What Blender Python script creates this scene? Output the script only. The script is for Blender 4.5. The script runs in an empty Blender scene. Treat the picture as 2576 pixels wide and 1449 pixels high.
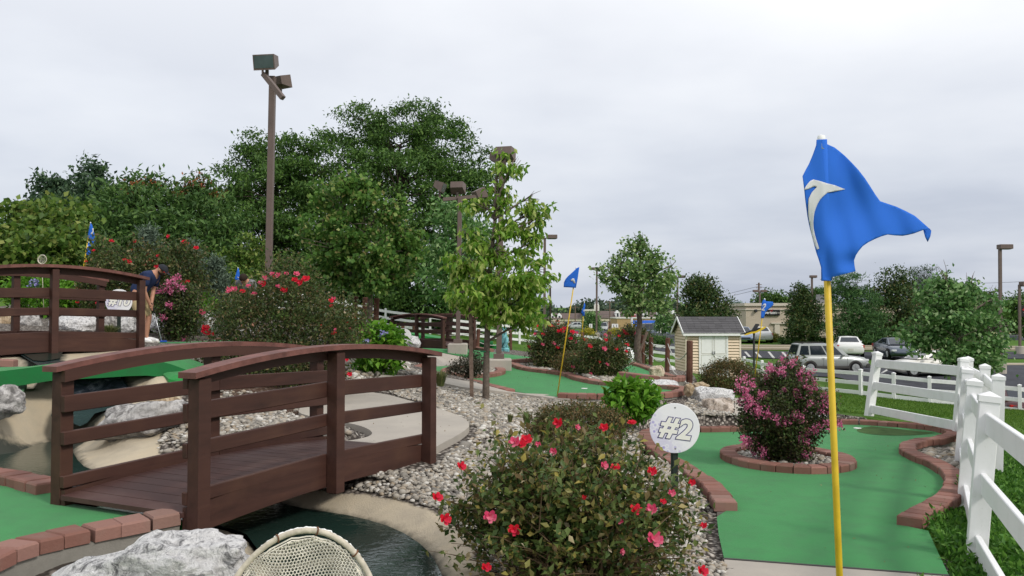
import bpy, bmesh, math, random
import numpy as np
from mathutils import Vector, Matrix, noise
from mathutils.geometry import delaunay_2d_cdt

S = bpy.context.scene
COL = S.collection
rng = np.random.default_rng(11)
random.seed(5)
rad = math.radians

# ---------------------------------------------------------------- camera
PITCH = rad(1.65)
CAM = Vector((0, 0, 1.7))
F = 2102.0
cam_data = bpy.data.cameras.new('camera')
cam_data.sensor_width = 36.0
cam_data.lens = 36.0 * F / 2576.0
cam_data.clip_start = 0.05
cam_data.clip_end = 6000
cam = bpy.data.objects.new('camera', cam_data)
COL.objects.link(cam)
cam.location = CAM
cam.rotation_euler = (math.pi / 2 + PITCH, 0, 0)
S.camera = cam

# ---------------------------------------------------------------- sky, sun, exposure
SUN_EL, SUN_AZ = rad(40), rad(134)          # azimuth clockwise from +Y (north): the sun stands to the right, a little behind
w = bpy.data.worlds.new('World')
S.world = w
w.use_nodes = True
nt = w.node_tree
nt.nodes.clear()
def wn(t, **kw):
    n = nt.nodes.new(t)
    for k, v in kw.items():
        setattr(n, k, v)
    return n
sky = wn('ShaderNodeTexSky', sky_type='NISHITA')
sky.sun_disc = False
sky.sun_elevation = SUN_EL
sky.sun_rotation = SUN_AZ
sky.air_density = 1.2
sky.dust_density = 2.0
bg_sky = wn('ShaderNodeBackground')
bg_sky.inputs['Strength'].default_value = 0.08
nt.links.new(sky.outputs[0], bg_sky.inputs['Color'])
tc = wn('ShaderNodeTexCoord')
sep = wn('ShaderNodeSeparateXYZ')
nt.links.new(tc.outputs['Generated'], sep.inputs[0])
def wmath(op, a, b=None, clamp=False):
    n = wn('ShaderNodeMath', operation=op, use_clamp=clamp)
    for i, x in enumerate((a, b)):
        if x is None:
            continue
        if isinstance(x, (int, float)):
            n.inputs[i].default_value = x
        else:
            nt.links.new(x, n.inputs[i])
    return n.outputs[0]
zz = wmath('ADD', wmath('MAXIMUM', sep.outputs[2], 0.0), 0.16)
comb = wn('ShaderNodeCombineXYZ')
nt.links.new(wmath('DIVIDE', sep.outputs[0], zz), comb.inputs[0])
nt.links.new(wmath('DIVIDE', sep.outputs[1], zz), comb.inputs[1])
def wnoise(scale, detail, rough, off):
    mp = wn('ShaderNodeMapping')
    mp.inputs['Location'].default_value = off
    nt.links.new(comb.outputs[0], mp.inputs[0])
    n = wn('ShaderNodeTexNoise')
    n.inputs['Scale'].default_value = scale
    n.inputs['Detail'].default_value = detail
    n.inputs['Roughness'].default_value = rough
    nt.links.new(mp.outputs[0], n.inputs['Vector'])
    return n.outputs['Fac']
n1 = wnoise(0.48, 5, 0.48, (3.1, 1.7, 0.0))
n2 = wnoise(1.7, 5, 0.5, (7.3, 4.1, 2.0))
cl = wmath('ADD', wmath('MULTIPLY', n1, 0.7), wmath('MULTIPLY', n2, 0.3))
ramp = wn('ShaderNodeValToRGB')
e = ramp.color_ramp.elements
e[0].position, e[0].color = 0.38, (0.42, 0.447, 0.515, 1)
e[1].position, e[1].color = 0.62, (0.80, 0.805, 0.815, 1)
m_ = ramp.color_ramp.elements.new(0.48); m_.color = (0.58, 0.602, 0.65, 1)
nt.links.new(cl, ramp.inputs[0])
# the overcast layer is thicker and bluer toward the horizon
hor = wn('ShaderNodeValToRGB')
e = hor.color_ramp.elements
e[0].position, e[0].color = 0.0, (0.275, 0.312, 0.395, 1)
e[1].position, e[1].color = 0.36, (0.78, 0.785, 0.80, 1)
m_ = hor.color_ramp.elements.new(0.12); m_.color = (0.385, 0.42, 0.495, 1)
nt.links.new(wmath('MAXIMUM', sep.outputs[2], 0.0), hor.inputs[0])
mixc = wn('ShaderNodeMix', data_type='RGBA')
mixc.inputs[0].default_value = 0.58
nt.links.new(ramp.outputs[0], mixc.inputs[6])
nt.links.new(hor.outputs[0], mixc.inputs[7])
bg_cl = wn('ShaderNodeBackground')
bg_cl.inputs['Strength'].default_value = 1.05
nt.links.new(mixc.outputs[2], bg_cl.inputs['Color'])
mixs = wn('ShaderNodeMixShader')
mixs.inputs[0].default_value = 0.92           # nearly full cloud cover over the clear sky
nt.links.new(bg_sky.outputs[0], mixs.inputs[1])
nt.links.new(bg_cl.outputs[0], mixs.inputs[2])
wo = wn('ShaderNodeOutputWorld')
nt.links.new(mixs.outputs[0], wo.inputs[0])

sl = bpy.data.lights.new('sun', 'SUN')
sl.energy = 1.5
sl.angle = rad(10)
sl.color = (1.0, 0.95, 0.87)
so = bpy.data.objects.new('sun', sl)
COL.objects.link(so)
sd = Vector((math.sin(SUN_AZ) * math.cos(SUN_EL), math.cos(SUN_AZ) * math.cos(SUN_EL), math.sin(SUN_EL)))
so.rotation_euler = sd.to_track_quat('Z', 'Y').to_euler()
so.location = (20, -10, 30)

S.view_settings.view_transform = 'Standard'
S.view_settings.look = 'None'
S.view_settings.exposure = 0.48
S.view_settings.gamma = 1.0
S.view_settings.use_curve_mapping = False
S.cycles.max_bounces = 6
S.cycles.transparent_max_bounces = 6
S.cycles.diffuse_bounces = 4

# ---------------------------------------------------------------- measuring helpers: photo point -> place
_cp, _sp = math.cos(PITCH), math.sin(PITCH)
def ray(u, v):
    a, b = (u - 1288.0) / F, (724.5 - v) / F
    return Vector((a, _cp - b * _sp, _sp + b * _cp))
def P(u, v, d):
    return CAM + ray(u, v) * d
def H(u, v, z):
    r = ray(u, v)
    return CAM + r * ((z - CAM.z) / r.z)
def HP(u, v, pl):                      # on the plane z = a + b x + c y
    r = ray(u, v)
    a, b, c = pl
    t = (a - CAM.z) / (r.z - b * r.x - c * r.y)
    return CAM + r * t

# ---------------------------------------------------------------- things and meshes
def tag(o, label=None, cat=None, group=None, kind=None):
    if label: o['label'] = label
    if cat: o['category'] = cat
    if group: o['group'] = group
    if kind: o['kind'] = kind
    return o
def empty(name, loc, label=None, cat=None, group=None, rz=0.0):
    o = bpy.data.objects.new(name, None)
    o.empty_display_size = 0.2
    o.location = loc
    o.rotation_euler = (0, 0, rz)
    COL.objects.link(o)
    return tag(o, label, cat, group)
def kids(o):
    return [c for c in o.children]
def copy_tree(o, parent=None):
    c = o.copy()
    COL.objects.link(c)
    if parent is not None:
        mpi = o.matrix_parent_inverse.copy()
        c.parent = parent
        c.matrix_parent_inverse = mpi
    for ch in kids(o):
        copy_tree(ch, c)
    return c
def link(name, me, parent=None, loc=None):
    o = bpy.data.objects.new(name, me)
    COL.objects.link(o)
    if parent is not None:
        o.parent = parent
    if loc is not None:
        o.location = loc
    return o

class MB:
    """collects boxes, bars, tubes; build() links them as one mesh object"""
    def __init__(s):
        s.v, s.f = [], []
    def add(s, vs, fs):
        o = len(s.v)
        s.v.extend(tuple(x) for x in vs)
        s.f.extend(tuple(i + o for i in f) for f in fs)
        return s
    def box(s, c, size, rot=None, bev=0.0):
        hx, hy, hz = size[0] / 2, size[1] / 2, size[2] / 2
        if bev <= 0:
            vs = [Vector((x * hx, y * hy, z * hz)) for z in (-1, 1) for y in (-1, 1) for x in (-1, 1)]
            fs = [(0, 2, 3, 1), (4, 5, 7, 6), (0, 1, 5, 4), (2, 6, 7, 3), (0, 4, 6, 2), (1, 3, 7, 5)]
        else:
            vs, fs = [], []
            rings = [(-hz, bev), (-hz + bev, 0), (hz - bev, 0), (hz, bev)]
            for z, b in rings:
                x, y = hx - b, hy - b
                c2 = min(bev, x, y) * 0.6
                vs += [Vector(p) for p in ((-x + c2, -y, z), (x - c2, -y, z), (x, -y + c2, z), (x, y - c2, z),
                                            (x - c2, y, z), (-x + c2, y, z), (-x, y - c2, z), (-x, -y + c2, z))]
            for r in range(3):
                for i in range(8):
                    j = (i + 1) % 8
                    fs.append((r * 8 + i, r * 8 + j, r * 8 + 8 + j, r * 8 + 8 + i))
            fs.append(tuple(range(7, -1, -1)))
            fs.append(tuple(range(24, 32)))
        M = Matrix.Translation(Vector(c))
        if rot is not None:
            M = M @ (rot.to_4x4() if isinstance(rot, Matrix) else Matrix.Rotation(rot, 4, 'Z'))
        return s.add([M @ p for p in vs], fs)
    def beam(s, p0, p1, w, h, bev=0.0, up=Vector((0, 0, 1))):
        p0, p1 = Vector(p0), Vector(p1)
        d = p1 - p0
        y = d.normalized()
        x = y.cross(up)
        if x.length < 1e-5:
            x = Vector((1, 0, 0))
        x.normalize()
        z = x.cross(y)
        R = Matrix((x, y, z)).transposed()
        return s.box((p0 + p1) / 2, (w, d.length, h), R, bev)
    def tube(s, pts, r, n=8, cap=True):
        pts = [Vector(p) for p in pts]
        k = len(pts)
        rs = r if isinstance(r, (list, tuple)) else [r] * k
        vs, fs = [], []
        t0 = (pts[1] - pts[0]).normalized()
        a = t0.cross(Vector((0, 0, 1)))
        if a.length < 1e-3:
            a = Vector((1, 0, 0))
        a.normalize()
        for i, p in enumerate(pts):
            t = (pts[min(i + 1, k - 1)] - pts[max(i - 1, 0)]).normalized()
            a = (a - t * a.dot(t))
            if a.length < 1e-6:
                a = t.orthogonal()
            a.normalize()
            b = t.cross(a)
            for j in range(n):
                q = 2 * math.pi * j / n
                vs.append(p + (a * math.cos(q) + b * math.sin(q)) * rs[i])
        for i in range(k - 1):
            for j in range(n):
                j2 = (j + 1) % n
                fs.append((i * n + j, i * n + j2, i * n + n + j2, i * n + n + j))
        if cap:
            fs.append(tuple(range(n - 1, -1, -1)))
            fs.append(tuple(range((k - 1) * n, k * n)))
        return s.add(vs, fs)
    def lathe(s, prof, c=(0, 0, 0), n=16, axis='Z'):
        vs, fs = [], []
        k = len(prof)
        for r, h in prof:
            for j in range(n):
                q = 2 * math.pi * j / n
                x, y = r * math.cos(q), r * math.sin(q)
                vs.append({'Z': (x, y, h), 'Y': (x, h, y), 'X': (h, x, y)}[axis])
        for i in range(k - 1):
            for j in range(n):
                j2 = (j + 1) % n
                fs.append((i * n + j, i * n + j2, i * n + n + j2, i * n + n + j))
        c = Vector(c)
        if prof[0][0] > 1e-4: fs.append(tuple(range(n - 1, -1, -1)))
        if prof[-1][0] > 1e-4: fs.append(tuple(range((k - 1) * n, k * n)))
        return s.add([c + Vector(p) for p in vs], fs)
    def prism(s, poly, axis0, axis1, thick, origin=(0, 0, 0)):
        """polygon in the plane axis0/axis1, thickened along their cross product"""
        a, b = Vector(axis0), Vector(axis1)
        nrm = a.cross(b).normalized()
        o = Vector(origin)
        k = len(poly)
        f = [o + a * x + b * y - nrm * thick / 2 for x, y in poly]
        g = [p + nrm * thick for p in f]
        fs = [tuple(range(k - 1, -1, -1)), tuple(range(k, 2 * k))]
        fs += [(i, (i + 1) % k, k + (i + 1) % k, k + i) for i in range(k)]
        return s.add(f + g, fs)
    def mesh(s, name, mat=None, smooth=False):
        me = bpy.data.meshes.new(name)
        me.from_pydata(s.v, [], s.f)
        if mat is not None:
            me.materials.append(mat)
        if smooth:
            me.polygons.foreach_set('use_smooth', [True] * len(me.polygons))
        me.update()
        return me
    def build(s, name, mat=None, parent=None, smooth=False, loc=None):
        return link(name, s.mesh(name, mat, smooth), parent, loc)

def np_mesh(name, V, Fq, mat, smooth=False):
    """V (n,3), Fq (m,k) with one polygon size"""
    me = bpy.data.meshes.new(name)
    n, (m, k) = len(V), Fq.shape
    me.vertices.add(n)
    me.vertices.foreach_set('co', np.ascontiguousarray(V, dtype=np.float32).ravel())
    me.loops.add(m * k)
    me.loops.foreach_set('vertex_index', np.ascontiguousarray(Fq, dtype=np.int32).ravel())
    me.polygons.add(m)
    me.polygons.foreach_set('loop_start', np.arange(0, m * k, k, dtype=np.int32))
    if smooth:
        me.polygons.foreach_set('use_smooth', np.ones(m, dtype=bool))
    me.materials.append(mat)
    me.update(calc_edges=True)
    me.validate()
    return me

# ---------------------------------------------------------------- materials
def lin(r, g, b):
    f = lambda c: (c / 255 / 12.92) if c / 255 <= 0.04045 else ((c / 255 + 0.055) / 1.055) ** 2.4
    return (f(r), f(g), f(b), 1.0)
class Mat:
    def __init__(s, name, rough=0.8, spec=0.3):
        s.m = bpy.data.materials.new(name)
        s.m.use_nodes = True
        s.t = s.m.node_tree
        s.b = s.t.nodes['Principled BSDF']
        s.b.inputs['Roughness'].default_value = rough
        s.b.inputs['Specular IOR Level'].default_value = spec
    def n(s, t, **kw):
        x = s.t.nodes.new(t)
        for k, v in kw.items():
            setattr(x, k, v)
        return x
    def l(s, a, b):
        s.t.links.new(a, b)
    def coord(s, kind='Object'):
        if kind == 'World':
            return s.n('ShaderNodeNewGeometry').outputs['Position']
        return s.n('ShaderNodeTexCoord').outputs[kind]
    def noise(s, scale, detail=4, rough=0.55, vec=None, kind='Object', stretch=None, dist=0.0):
        vec = vec if vec is not None else s.coord(kind)
        if stretch is not None:
            mp = s.n('ShaderNodeMapping')
            mp.inputs['Scale'].default_value = stretch
            s.l(vec, mp.inputs[0]); vec = mp.outputs[0]
        x = s.n('ShaderNodeTexNoise')
        x.inputs['Scale'].default_value = scale
        x.inputs['Detail'].default_value = detail
        x.inputs['Roughness'].default_value = rough
        x.inputs['Distortion'].default_value = dist
        s.l(vec, x.inputs['Vector'])
        return x.outputs['Fac']
    def voronoi(s, scale, vec=None, kind='Object', feature='F1', out='Distance'):
        vec = vec if vec is not None else s.coord(kind)
        x = s.n('ShaderNodeTexVoronoi', feature=feature)
        x.inputs['Scale'].default_value = scale
        s.l(vec, x.inputs['Vector'])
        return x.outputs[out]
    def ramp(s, fac, stops, interp='LINEAR'):
        r = s.n('ShaderNodeValToRGB')
        r.color_ramp.interpolation = interp
        el = r.color_ramp.elements
        while len(el) < len(stops):
            el.new(0.5)
        for i, (p, c) in enumerate(stops):
            el[i].position = p
            el[i].color = c if len(c) == 4 else (*c, 1)
        s.l(fac, r.inputs[0])
        return r.outputs[0]
    def mix(s, fac, a, b, mode='MIX'):
        x = s.n('ShaderNodeMix', data_type='RGBA', blend_type=mode)
        for i, q in ((0, fac), (6, a), (7, b)):
            if isinstance(q, (int, float)): x.inputs[i].default_value = q
            elif isinstance(q, tuple): x.inputs[i].default_value = q
            else: s.l(q, x.inputs[i])
        return x.outputs[2]
    def math(s, op, a, b=0.0, clamp=False):
        x = s.n('ShaderNodeMath', operation=op, use_clamp=clamp)
        for i, q in enumerate((a, b)):
            if isinstance(q, (int, float)): x.inputs[i].default_value = q
            else: s.l(q, x.inputs[i])
        return x.outputs[0]
    def island(s):
        return s.n('ShaderNodeNewGeometry').outputs['Random Per Island']
    def objrand(s):
        return s.n('ShaderNodeObjectInfo').outputs['Random']
    def color(s, c):
        if isinstance(c, tuple): s.b.inputs['Base Color'].default_value = c
        else: s.l(c, s.b.inputs['Base Color'])
        return s
    def bump(s, h, strength=0.3, dist=0.02):
        b = s.n('ShaderNodeBump')
        b.inputs['Strength'].default_value = strength
        b.inputs['Distance'].default_value = dist
        s.l(h, b.inputs['Height'])
        s.l(b.outputs[0], s.b.inputs['Normal'])
        return s

def simple(name, c, rough=0.7, spec=0.3, metal=0.0, var=0.12, scale=6.0, bump=0.0, bscale=60.0, kind='Object'):
    m = Mat(name, rough, spec)
    m.b.inputs['Metallic'].default_value = metal
    if var > 0:
        f = m.noise(scale, 5, 0.6, kind=kind)
        lo = tuple(x * (1 - var) for x in c[:3]) + (1,)
        hi = tuple(min(1, x * (1 + var)) for x in c[:3]) + (1,)
        m.color(m.ramp(f, [(0.3, lo), (0.7, hi)]))
    else:
        m.color(c)
    if bump > 0:
        m.bump(m.noise(bscale, 4, kind=kind), bump, 0.01)
    return m.m

def leaf_mat(name, stops, transl=0.35, rough=0.5, clump=None):
    """stops: colours of single leaves; each leaf takes one of its own"""
    m = Mat(name, rough, 0.25)
    c = m.ramp(m.island(), stops)
    if clump:
        f = m.noise(clump[0], 2, 0.5, kind='World')
        c = m.mix(m.ramp(f, [(0.42, (0, 0, 0, 1)), (0.62, (1, 1, 1, 1))]), c, m.mix(0.65, c, clump[1]))
    m.color(c)
    tr = m.n('ShaderNodeBsdfTranslucent')
    m.l(c, tr.inputs[0])
    mx = m.n('ShaderNodeMixShader')
    mx.inputs[0].default_value = transl
    out = m.t.nodes['Material Output']
    m.l(m.b.outputs[0], mx.inputs[1]); m.l(tr.outputs[0], mx.inputs[2])
    m.l(mx.outputs[0], out.inputs[0])
    return m.m

M = {}
def turf(name, base, hi):
    m = Mat(name, 0.9, 0.15)
    big = m.noise(0.9, 4, 0.6, kind='World')
    fine = m.noise(220, 2, 0.7, kind='World')
    c = m.mix(m.ramp(big, [(0.35, (0, 0, 0, 1)), (0.7, (1, 1, 1, 1))]), base, hi)
    mid = m.noise(4.5, 6, 0.7, kind='World')
    c = m.mix(m.ramp(mid, [(0.44, (0, 0, 0, 1)), (0.72, (0.8, 0.8, 0.8, 1))]), c, tuple(x * 0.68 + 0.012 for x in base[:3]) + (1,))
    grit = m.noise(95, 2, 0.9, kind='World')
    c = m.mix(m.ramp(grit, [(0.70, (0, 0, 0, 1)), (0.76, (0.7, 0.7, 0.7, 1))]), c, (0.07, 0.10, 0.045, 1))
    c = m.mix(m.math('MULTIPLY', fine, 0.45), c, tuple(x * 0.6 for x in base[:3]) + (1,))
    m.color(c)
    m.bump(fine, 0.35, 0.006)
    m.b.inputs['Sheen Weight'].default_value = 0.15
    return m.m
M['turf'] = turf('turf', (0.018, 0.212, 0.043, 1), (0.026, 0.256, 0.056, 1))
M['turf_dark'] = turf('turf_dark', (0.012, 0.13, 0.034, 1), (0.014, 0.15, 0.042, 1))

def grass_mat():
    m = Mat('grass', 0.95, 0.1)
    a = m.noise(0.35, 5, 0.6, kind='World'); b = m.noise(30, 3, 0.7, kind='World')
    c = m.ramp(a, [(0.3, (0.062, 0.125, 0.018, 1)), (0.7, (0.10, 0.185, 0.026, 1))])
    c = m.mix(m.math('MULTIPLY', b, 0.6), c, (0.035, 0.085, 0.012, 1))
    m.color(c); m.bump(b, 0.8, 0.05)
    return m.m
M['grass'] = grass_mat()
def pebble_bed():
    m = Mat('pebble_bed', 0.85, 0.2)
    vec = m.coord('World')
    cell = m.voronoi(22, vec, out='Color')
    dist = m.voronoi(22, vec)
    sepx = m.n('ShaderNodeSeparateColor'); m.l(cell, sepx.inputs[0])
    c = m.ramp(sepx.outputs[0], [(0.0, (0.10, 0.085, 0.075, 1)), (0.35, (0.21, 0.18, 0.155, 1)), (0.65, (0.34, 0.30, 0.26, 1)), (1.0, (0.50, 0.46, 0.41, 1))])
    c = m.mix(m.ramp(dist, [(0.25, (0, 0, 0, 1)), (0.62, (1, 1, 1, 1))]), c, (0.05, 0.042, 0.036, 1))
    m.color(c)
    inv = m.math('SUBTRACT', 1.0, dist)
    m.bump(inv, 1.0, 0.03)
    return m.m
M['pebble_bed'] = pebble_bed()
def pebble():
    m = Mat('pebble', 0.75, 0.3)
    c = m.ramp(m.island(), [(0.0, (0.13, 0.122, 0.112, 1)), (0.2, (0.24, 0.222, 0.195, 1)), (0.42, (0.36, 0.325, 0.27, 1)), (0.62, (0.44, 0.41, 0.36, 1)), (0.8, (0.33, 0.255, 0.17, 1)), (0.88, (0.54, 0.51, 0.46, 1)), (1.0, (0.70, 0.68, 0.63, 1))])
    f = m.noise(60, 4, 0.6, kind='World')
    m.color(m.mix(m.math('MULTIPLY', f, 0.4), c, (0.16, 0.14, 0.12, 1)))
    return m.m
M['pebble'] = pebble()
M['mulch'] = simple('mulch', (0.075, 0.045, 0.032, 1), 0.95, 0.1, var=0.5, scale=25, bump=1.0, bscale=50, kind='World')
M['soil'] = simple('soil', (0.035, 0.045, 0.02, 1), 0.95, 0.1, var=0.5, scale=2.0, bump=1.0, bscale=12, kind='World')
def concrete(name, c, stain, sc=1.6):
    m = Mat(name, 0.85, 0.2)
    a = m.noise(sc, 6, 0.65, kind='World'); b = m.noise(90, 4, 0.6, kind='World')
    k = m.mix(m.ramp(a, [(0.35, (0, 0, 0, 1)), (0.75, (1, 1, 1, 1))]), c, stain)
    k = m.mix(m.math('MULTIPLY', b, 0.3), k, tuple(x * 0.7 for x in c[:3]) + (1,))
    m.color(k); m.bump(b, 0.35, 0.01)
    return m.m
M['concrete'] = concrete('concrete', (0.44, 0.40, 0.345, 1), (0.34, 0.31, 0.275, 1))
M['concrete_dark'] = concrete('concrete_dark', (0.27, 0.255, 0.225, 1), (0.16, 0.15, 0.13, 1), 4)
def bank():
    m = Mat('bank_concrete', 0.85, 0.2)
    a = m.noise(2.2, 6, 0.65, kind='World'); b = m.noise(70, 4, 0.65, kind='World')
    k = m.ramp(a, [(0.3, (0.50, 0.40, 0.265, 1)), (0.5, (0.43, 0.36, 0.265, 1)), (0.72, (0.30, 0.265, 0.215, 1))])
    k = m.mix(m.math('MULTIPLY', b, 0.35), k, (0.23, 0.19, 0.14, 1))
    # a tide mark of algae where the shell meets the water (wear with its own level)
    at = m.n('ShaderNodeAttribute', attribute_name='wet')
    wob = m.math('ADD', at.outputs['Fac'], m.math('MULTIPLY', m.math('SUBTRACT', m.noise(9, 4, 0.6, kind='World'), 0.5), 0.5))
    k = m.mix(m.ramp(wob, [(0.35, (0, 0, 0, 1)), (0.62, (1, 1, 1, 1))]), k, (0.045, 0.048, 0.036, 1))
    m.color(k); m.bump(b, 0.4, 0.012)
    return m.m
M['bank'] = bank()
def water(name, c, rough=0.08, wave=9.0, st=0.18):
    m = Mat(name, rough, 0.5)
    f = m.noise(1.5, 4, 0.6, kind='World')
    m.color(m.mix(f, c, tuple(x * 1.7 for x in c[:3]) + (1,)))
    m.bump(m.noise(wave, 3, 0.6, kind='World', dist=0.6), st, 0.02)
    return m.m
M['water'] = water('water', (0.011, 0.024, 0.019, 1), 0.07, 17.0, 0.13)
M['water'].node_tree.nodes['Principled BSDF'].inputs['Specular IOR Level'].default_value = 0.38
M['water_teal'] = water('water_teal', (0.024, 0.040, 0.040, 1), 0.15, 14, 0.3)
def rapid():
    m = Mat('rapid_water', 0.25, 0.5)
    f = m.noise(7, 6, 0.7, kind='World', stretch=(1.0, 0.45, 1.0), dist=0.8)
    m.color(m.ramp(f, [(0.35, (0.035, 0.05, 0.065, 1)), (0.55, (0.09, 0.115, 0.15, 1)), (0.72, (0.40, 0.44, 0.50, 1))]))
    m.bump(f, 0.8, 0.05)
    return m.m
M['rapid'] = rapid()
def brown_wood():
    m = Mat('brown_wood', 0.62, 0.3)
    f = m.noise(9, 6, 0.65, stretch=(1, 0.12, 1), dist=0.4)
    c = m.ramp(f, [(0.25, (0.026, 0.011, 0.008, 1)), (0.5, (0.052, 0.0215, 0.0155, 1)), (0.8, (0.082, 0.036, 0.024, 1))])
    g = m.noise(2.2, 3, 0.6)
    c = m.mix(m.ramp(g, [(0.5, (0, 0, 0, 1)), (0.75, (0.6, 0.6, 0.6, 1))]), c, (0.085, 0.040, 0.024, 1))
    r = m.objrand()
    c = m.mix(m.math('MULTIPLY', r, 0.35), c, (0.075, 0.034, 0.025, 1))
    m.color(c); m.bump(f, 0.25, 0.01)
    return m.m
M['brown_wood'] = brown_wood()
M['rail_wood'] = simple('rail_wood', (0.150, 0.062, 0.050, 1), 0.6, 0.3, var=0.35, scale=8, bump=0.3, bscale=40)
def deck():
    m = Mat('deck_wood', 0.6, 0.3)
    f = m.noise(14, 6, 0.7, stretch=(0.15, 1.4, 1), dist=0.3)
    c = m.ramp(f, [(0.25, (0.040, 0.019, 0.017, 1)), (0.55, (0.066, 0.031, 0.027, 1)), (0.85, (0.100, 0.052, 0.045, 1))])
    c = m.mix(m.math('MULTIPLY', m.objrand(), 0.5), c, (0.088, 0.042, 0.036, 1))
    wear = m.noise(2.5, 4, 0.65, kind='World')
    c = m.mix(m.ramp(wear, [(0.5, (0, 0, 0, 1)), (0.75, (0.55, 0.55, 0.55, 1))]), c, (0.125, 0.078, 0.066, 1))
    m.color(c); m.bump(f, 0.3, 0.008)
    return m.m
M['deck_wood'] = deck()
def brick():
    m = Mat('paver_brick', 0.85, 0.2)
    r = m.objrand()
    c = m.ramp(r, [(0.0, (0.20, 0.098, 0.075, 1)), (0.35, (0.255, 0.122, 0.096, 1)), (0.7, (0.31, 0.15, 0.118, 1)), (0.88, (0.265, 0.165, 0.135, 1)), (1.0, (0.36, 0.18, 0.148, 1))])
    f = m.noise(55, 5, 0.65, kind='World'); g = m.noise(7, 4, 0.6, kind='World')
    c = m.mix(m.math('MULTIPLY', f, 0.35), c, (0.12, 0.06, 0.048, 1))
    c = m.mix(m.ramp(g, [(0.5, (0, 0, 0, 1)), (0.8, (0.5, 0.5, 0.5, 1))]), c, (0.24, 0.17, 0.14, 1))
    m.color(c); m.bump(f, 0.5, 0.008)
    return m.m
M['brick'] = brick()
def rock(name, a, b, c, vein=3.0):
    m = Mat(name, 0.9, 0.2)
    r = m.noise(vein, 8, 0.72, dist=1.6)
    q = m.noise(vein * 0.5, 5, 0.6)
    k = m.ramp(r, [(0.38, c), (0.47, b), (0.54, a), (0.66, a)])
    k = m.mix(m.ramp(q, [(0.45, (0, 0, 0, 1)), (0.7, (0.5, 0.5, 0.5, 1))]), k, b)
    fl = m.noise(vein * 4, 6, 0.8, dist=2.0)
    k = m.mix(m.ramp(fl, [(0.53, (0, 0, 0, 1)), (0.62, (0.42, 0.42, 0.42, 1))]), k, c)
    m.color(k)
    m.bump(m.noise(vein * 3, 8, 0.7, dist=1.0), 0.8, 0.05)
    return m.m
M['rock_white'] = rock('rock_white', (0.84, 0.83, 0.82, 1), (0.66, 0.65, 0.65, 1), (0.17, 0.17, 0.175, 1), 13.0)
M['rock_grey'] = rock('rock_grey', (0.58, 0.56, 0.54, 1), (0.31, 0.295, 0.285, 1), (0.12, 0.115, 0.11, 1), 4.5)
M['rock_tan'] = rock('rock_tan', (0.50, 0.41, 0.29, 1), (0.36, 0.26, 0.16, 1), (0.17, 0.13, 0.09, 1), 3.0)
M['rock_cream'] = rock('rock_cream', (0.66, 0.57, 0.44, 1), (0.54, 0.45, 0.33, 1), (0.24, 0.18, 0.12, 1), 5.0)
def vinyl():
    m = Mat('white_vinyl', 0.42, 0.4)
    a = m.noise(5, 6, 0.7, kind='World', stretch=(1, 1, 0.35)); b = m.noise(40, 4, 0.7, kind='World')
    c = m.mix(m.ramp(a, [(0.48, (0, 0, 0, 1)), (0.78, (0.55, 0.55, 0.55, 1))]), (0.80, 0.80, 0.80, 1), (0.60, 0.61, 0.58, 1))
    c = m.mix(m.ramp(b, [(0.62, (0, 0, 0, 1)), (0.75, (0.35, 0.35, 0.35, 1))]), c, (0.42, 0.43, 0.38, 1))
    m.color(c)
    return m.m
M['vinyl'] = vinyl()
M['asphalt'] = simple('asphalt', (0.050, 0.052, 0.062, 1), 0.9, 0.2, var=0.25, scale=1.5, bump=0.4, bscale=60, kind='World')
M['paint'] = simple('white_road_paint', (0.5, 0.5, 0.48, 1), 0.8, 0.2, var=0.25, scale=5, kind='World')
M['lamp_brown'] = simple('lamp_brown_paint', (0.135, 0.098, 0.085, 1), 0.5, 0.35, var=0.1)
M['lamp_glass'] = simple('lamp_glass', (0.075, 0.10, 0.105, 1), 0.15, 0.5, var=0.25, scale=3)
M['grey_metal'] = simple('grey_metal', (0.22, 0.22, 0.23, 1), 0.45, 0.5, 0.4)
M['dark_metal'] = simple('dark_metal', (0.03, 0.03, 0.033, 1), 0.5, 0.4)
M['bark'] = simple('bark', (0.13, 0.105, 0.085, 1), 0.95, 0.1, var=0.4, scale=14, bump=0.9, bscale=30)
M['bark_dark'] = simple('bark_dark', (0.055, 0.042, 0.034, 1), 0.95, 0.1, var=0.4, scale=14, bump=0.9, bscale=30)
M['stake_wood'] = simple('weathered_wood', (0.16, 0.115, 0.09, 1), 0.9, 0.1, var=0.35, scale=12, bump=0.6, bscale=40)
M['post_wood'] = simple('rope_post_wood', (0.115, 0.055, 0.038, 1), 0.85, 0.2, var=0.35, scale=8, bump=0.5, bscale=30)
M['rope'] = simple('rope', (0.50, 0.49, 0.45, 1), 0.9, 0.1, var=0.15, scale=50)
M['white'] = simple('white_paint', (0.80, 0.80, 0.79, 1), 0.55, 0.3, var=0.03)
M['off_white'] = simple('off_white', (0.62, 0.60, 0.54, 1), 0.6, 0.3, var=0.08)
M['black'] = simple('black_paint', (0.012, 0.012, 0.013, 1), 0.5, 0.3, var=0.0)
M['tyre'] = simple('tyre_rubber', (0.015, 0.015, 0.016, 1), 0.85, 0.2, var=0.1)
M['car_glass'] = simple('car_glass', (0.016, 0.022, 0.030, 1), 0.06, 0.6, var=0.0)
M['rim'] = simple('alloy_rim', (0.55, 0.56, 0.58, 1), 0.3, 0.5, 0.5, var=0.0)
M['tail_red'] = simple('tail_light_red', (0.42, 0.012, 0.010, 1), 0.2, 0.5, var=0.0)
M['head_clear'] = simple('head_light', (0.65, 0.66, 0.66, 1), 0.15, 0.5, var=0.0)
M['plastic_grey'] = simple('grey_plastic', (0.06, 0.058, 0.055, 1), 0.7, 0.3, var=0.05)
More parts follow.
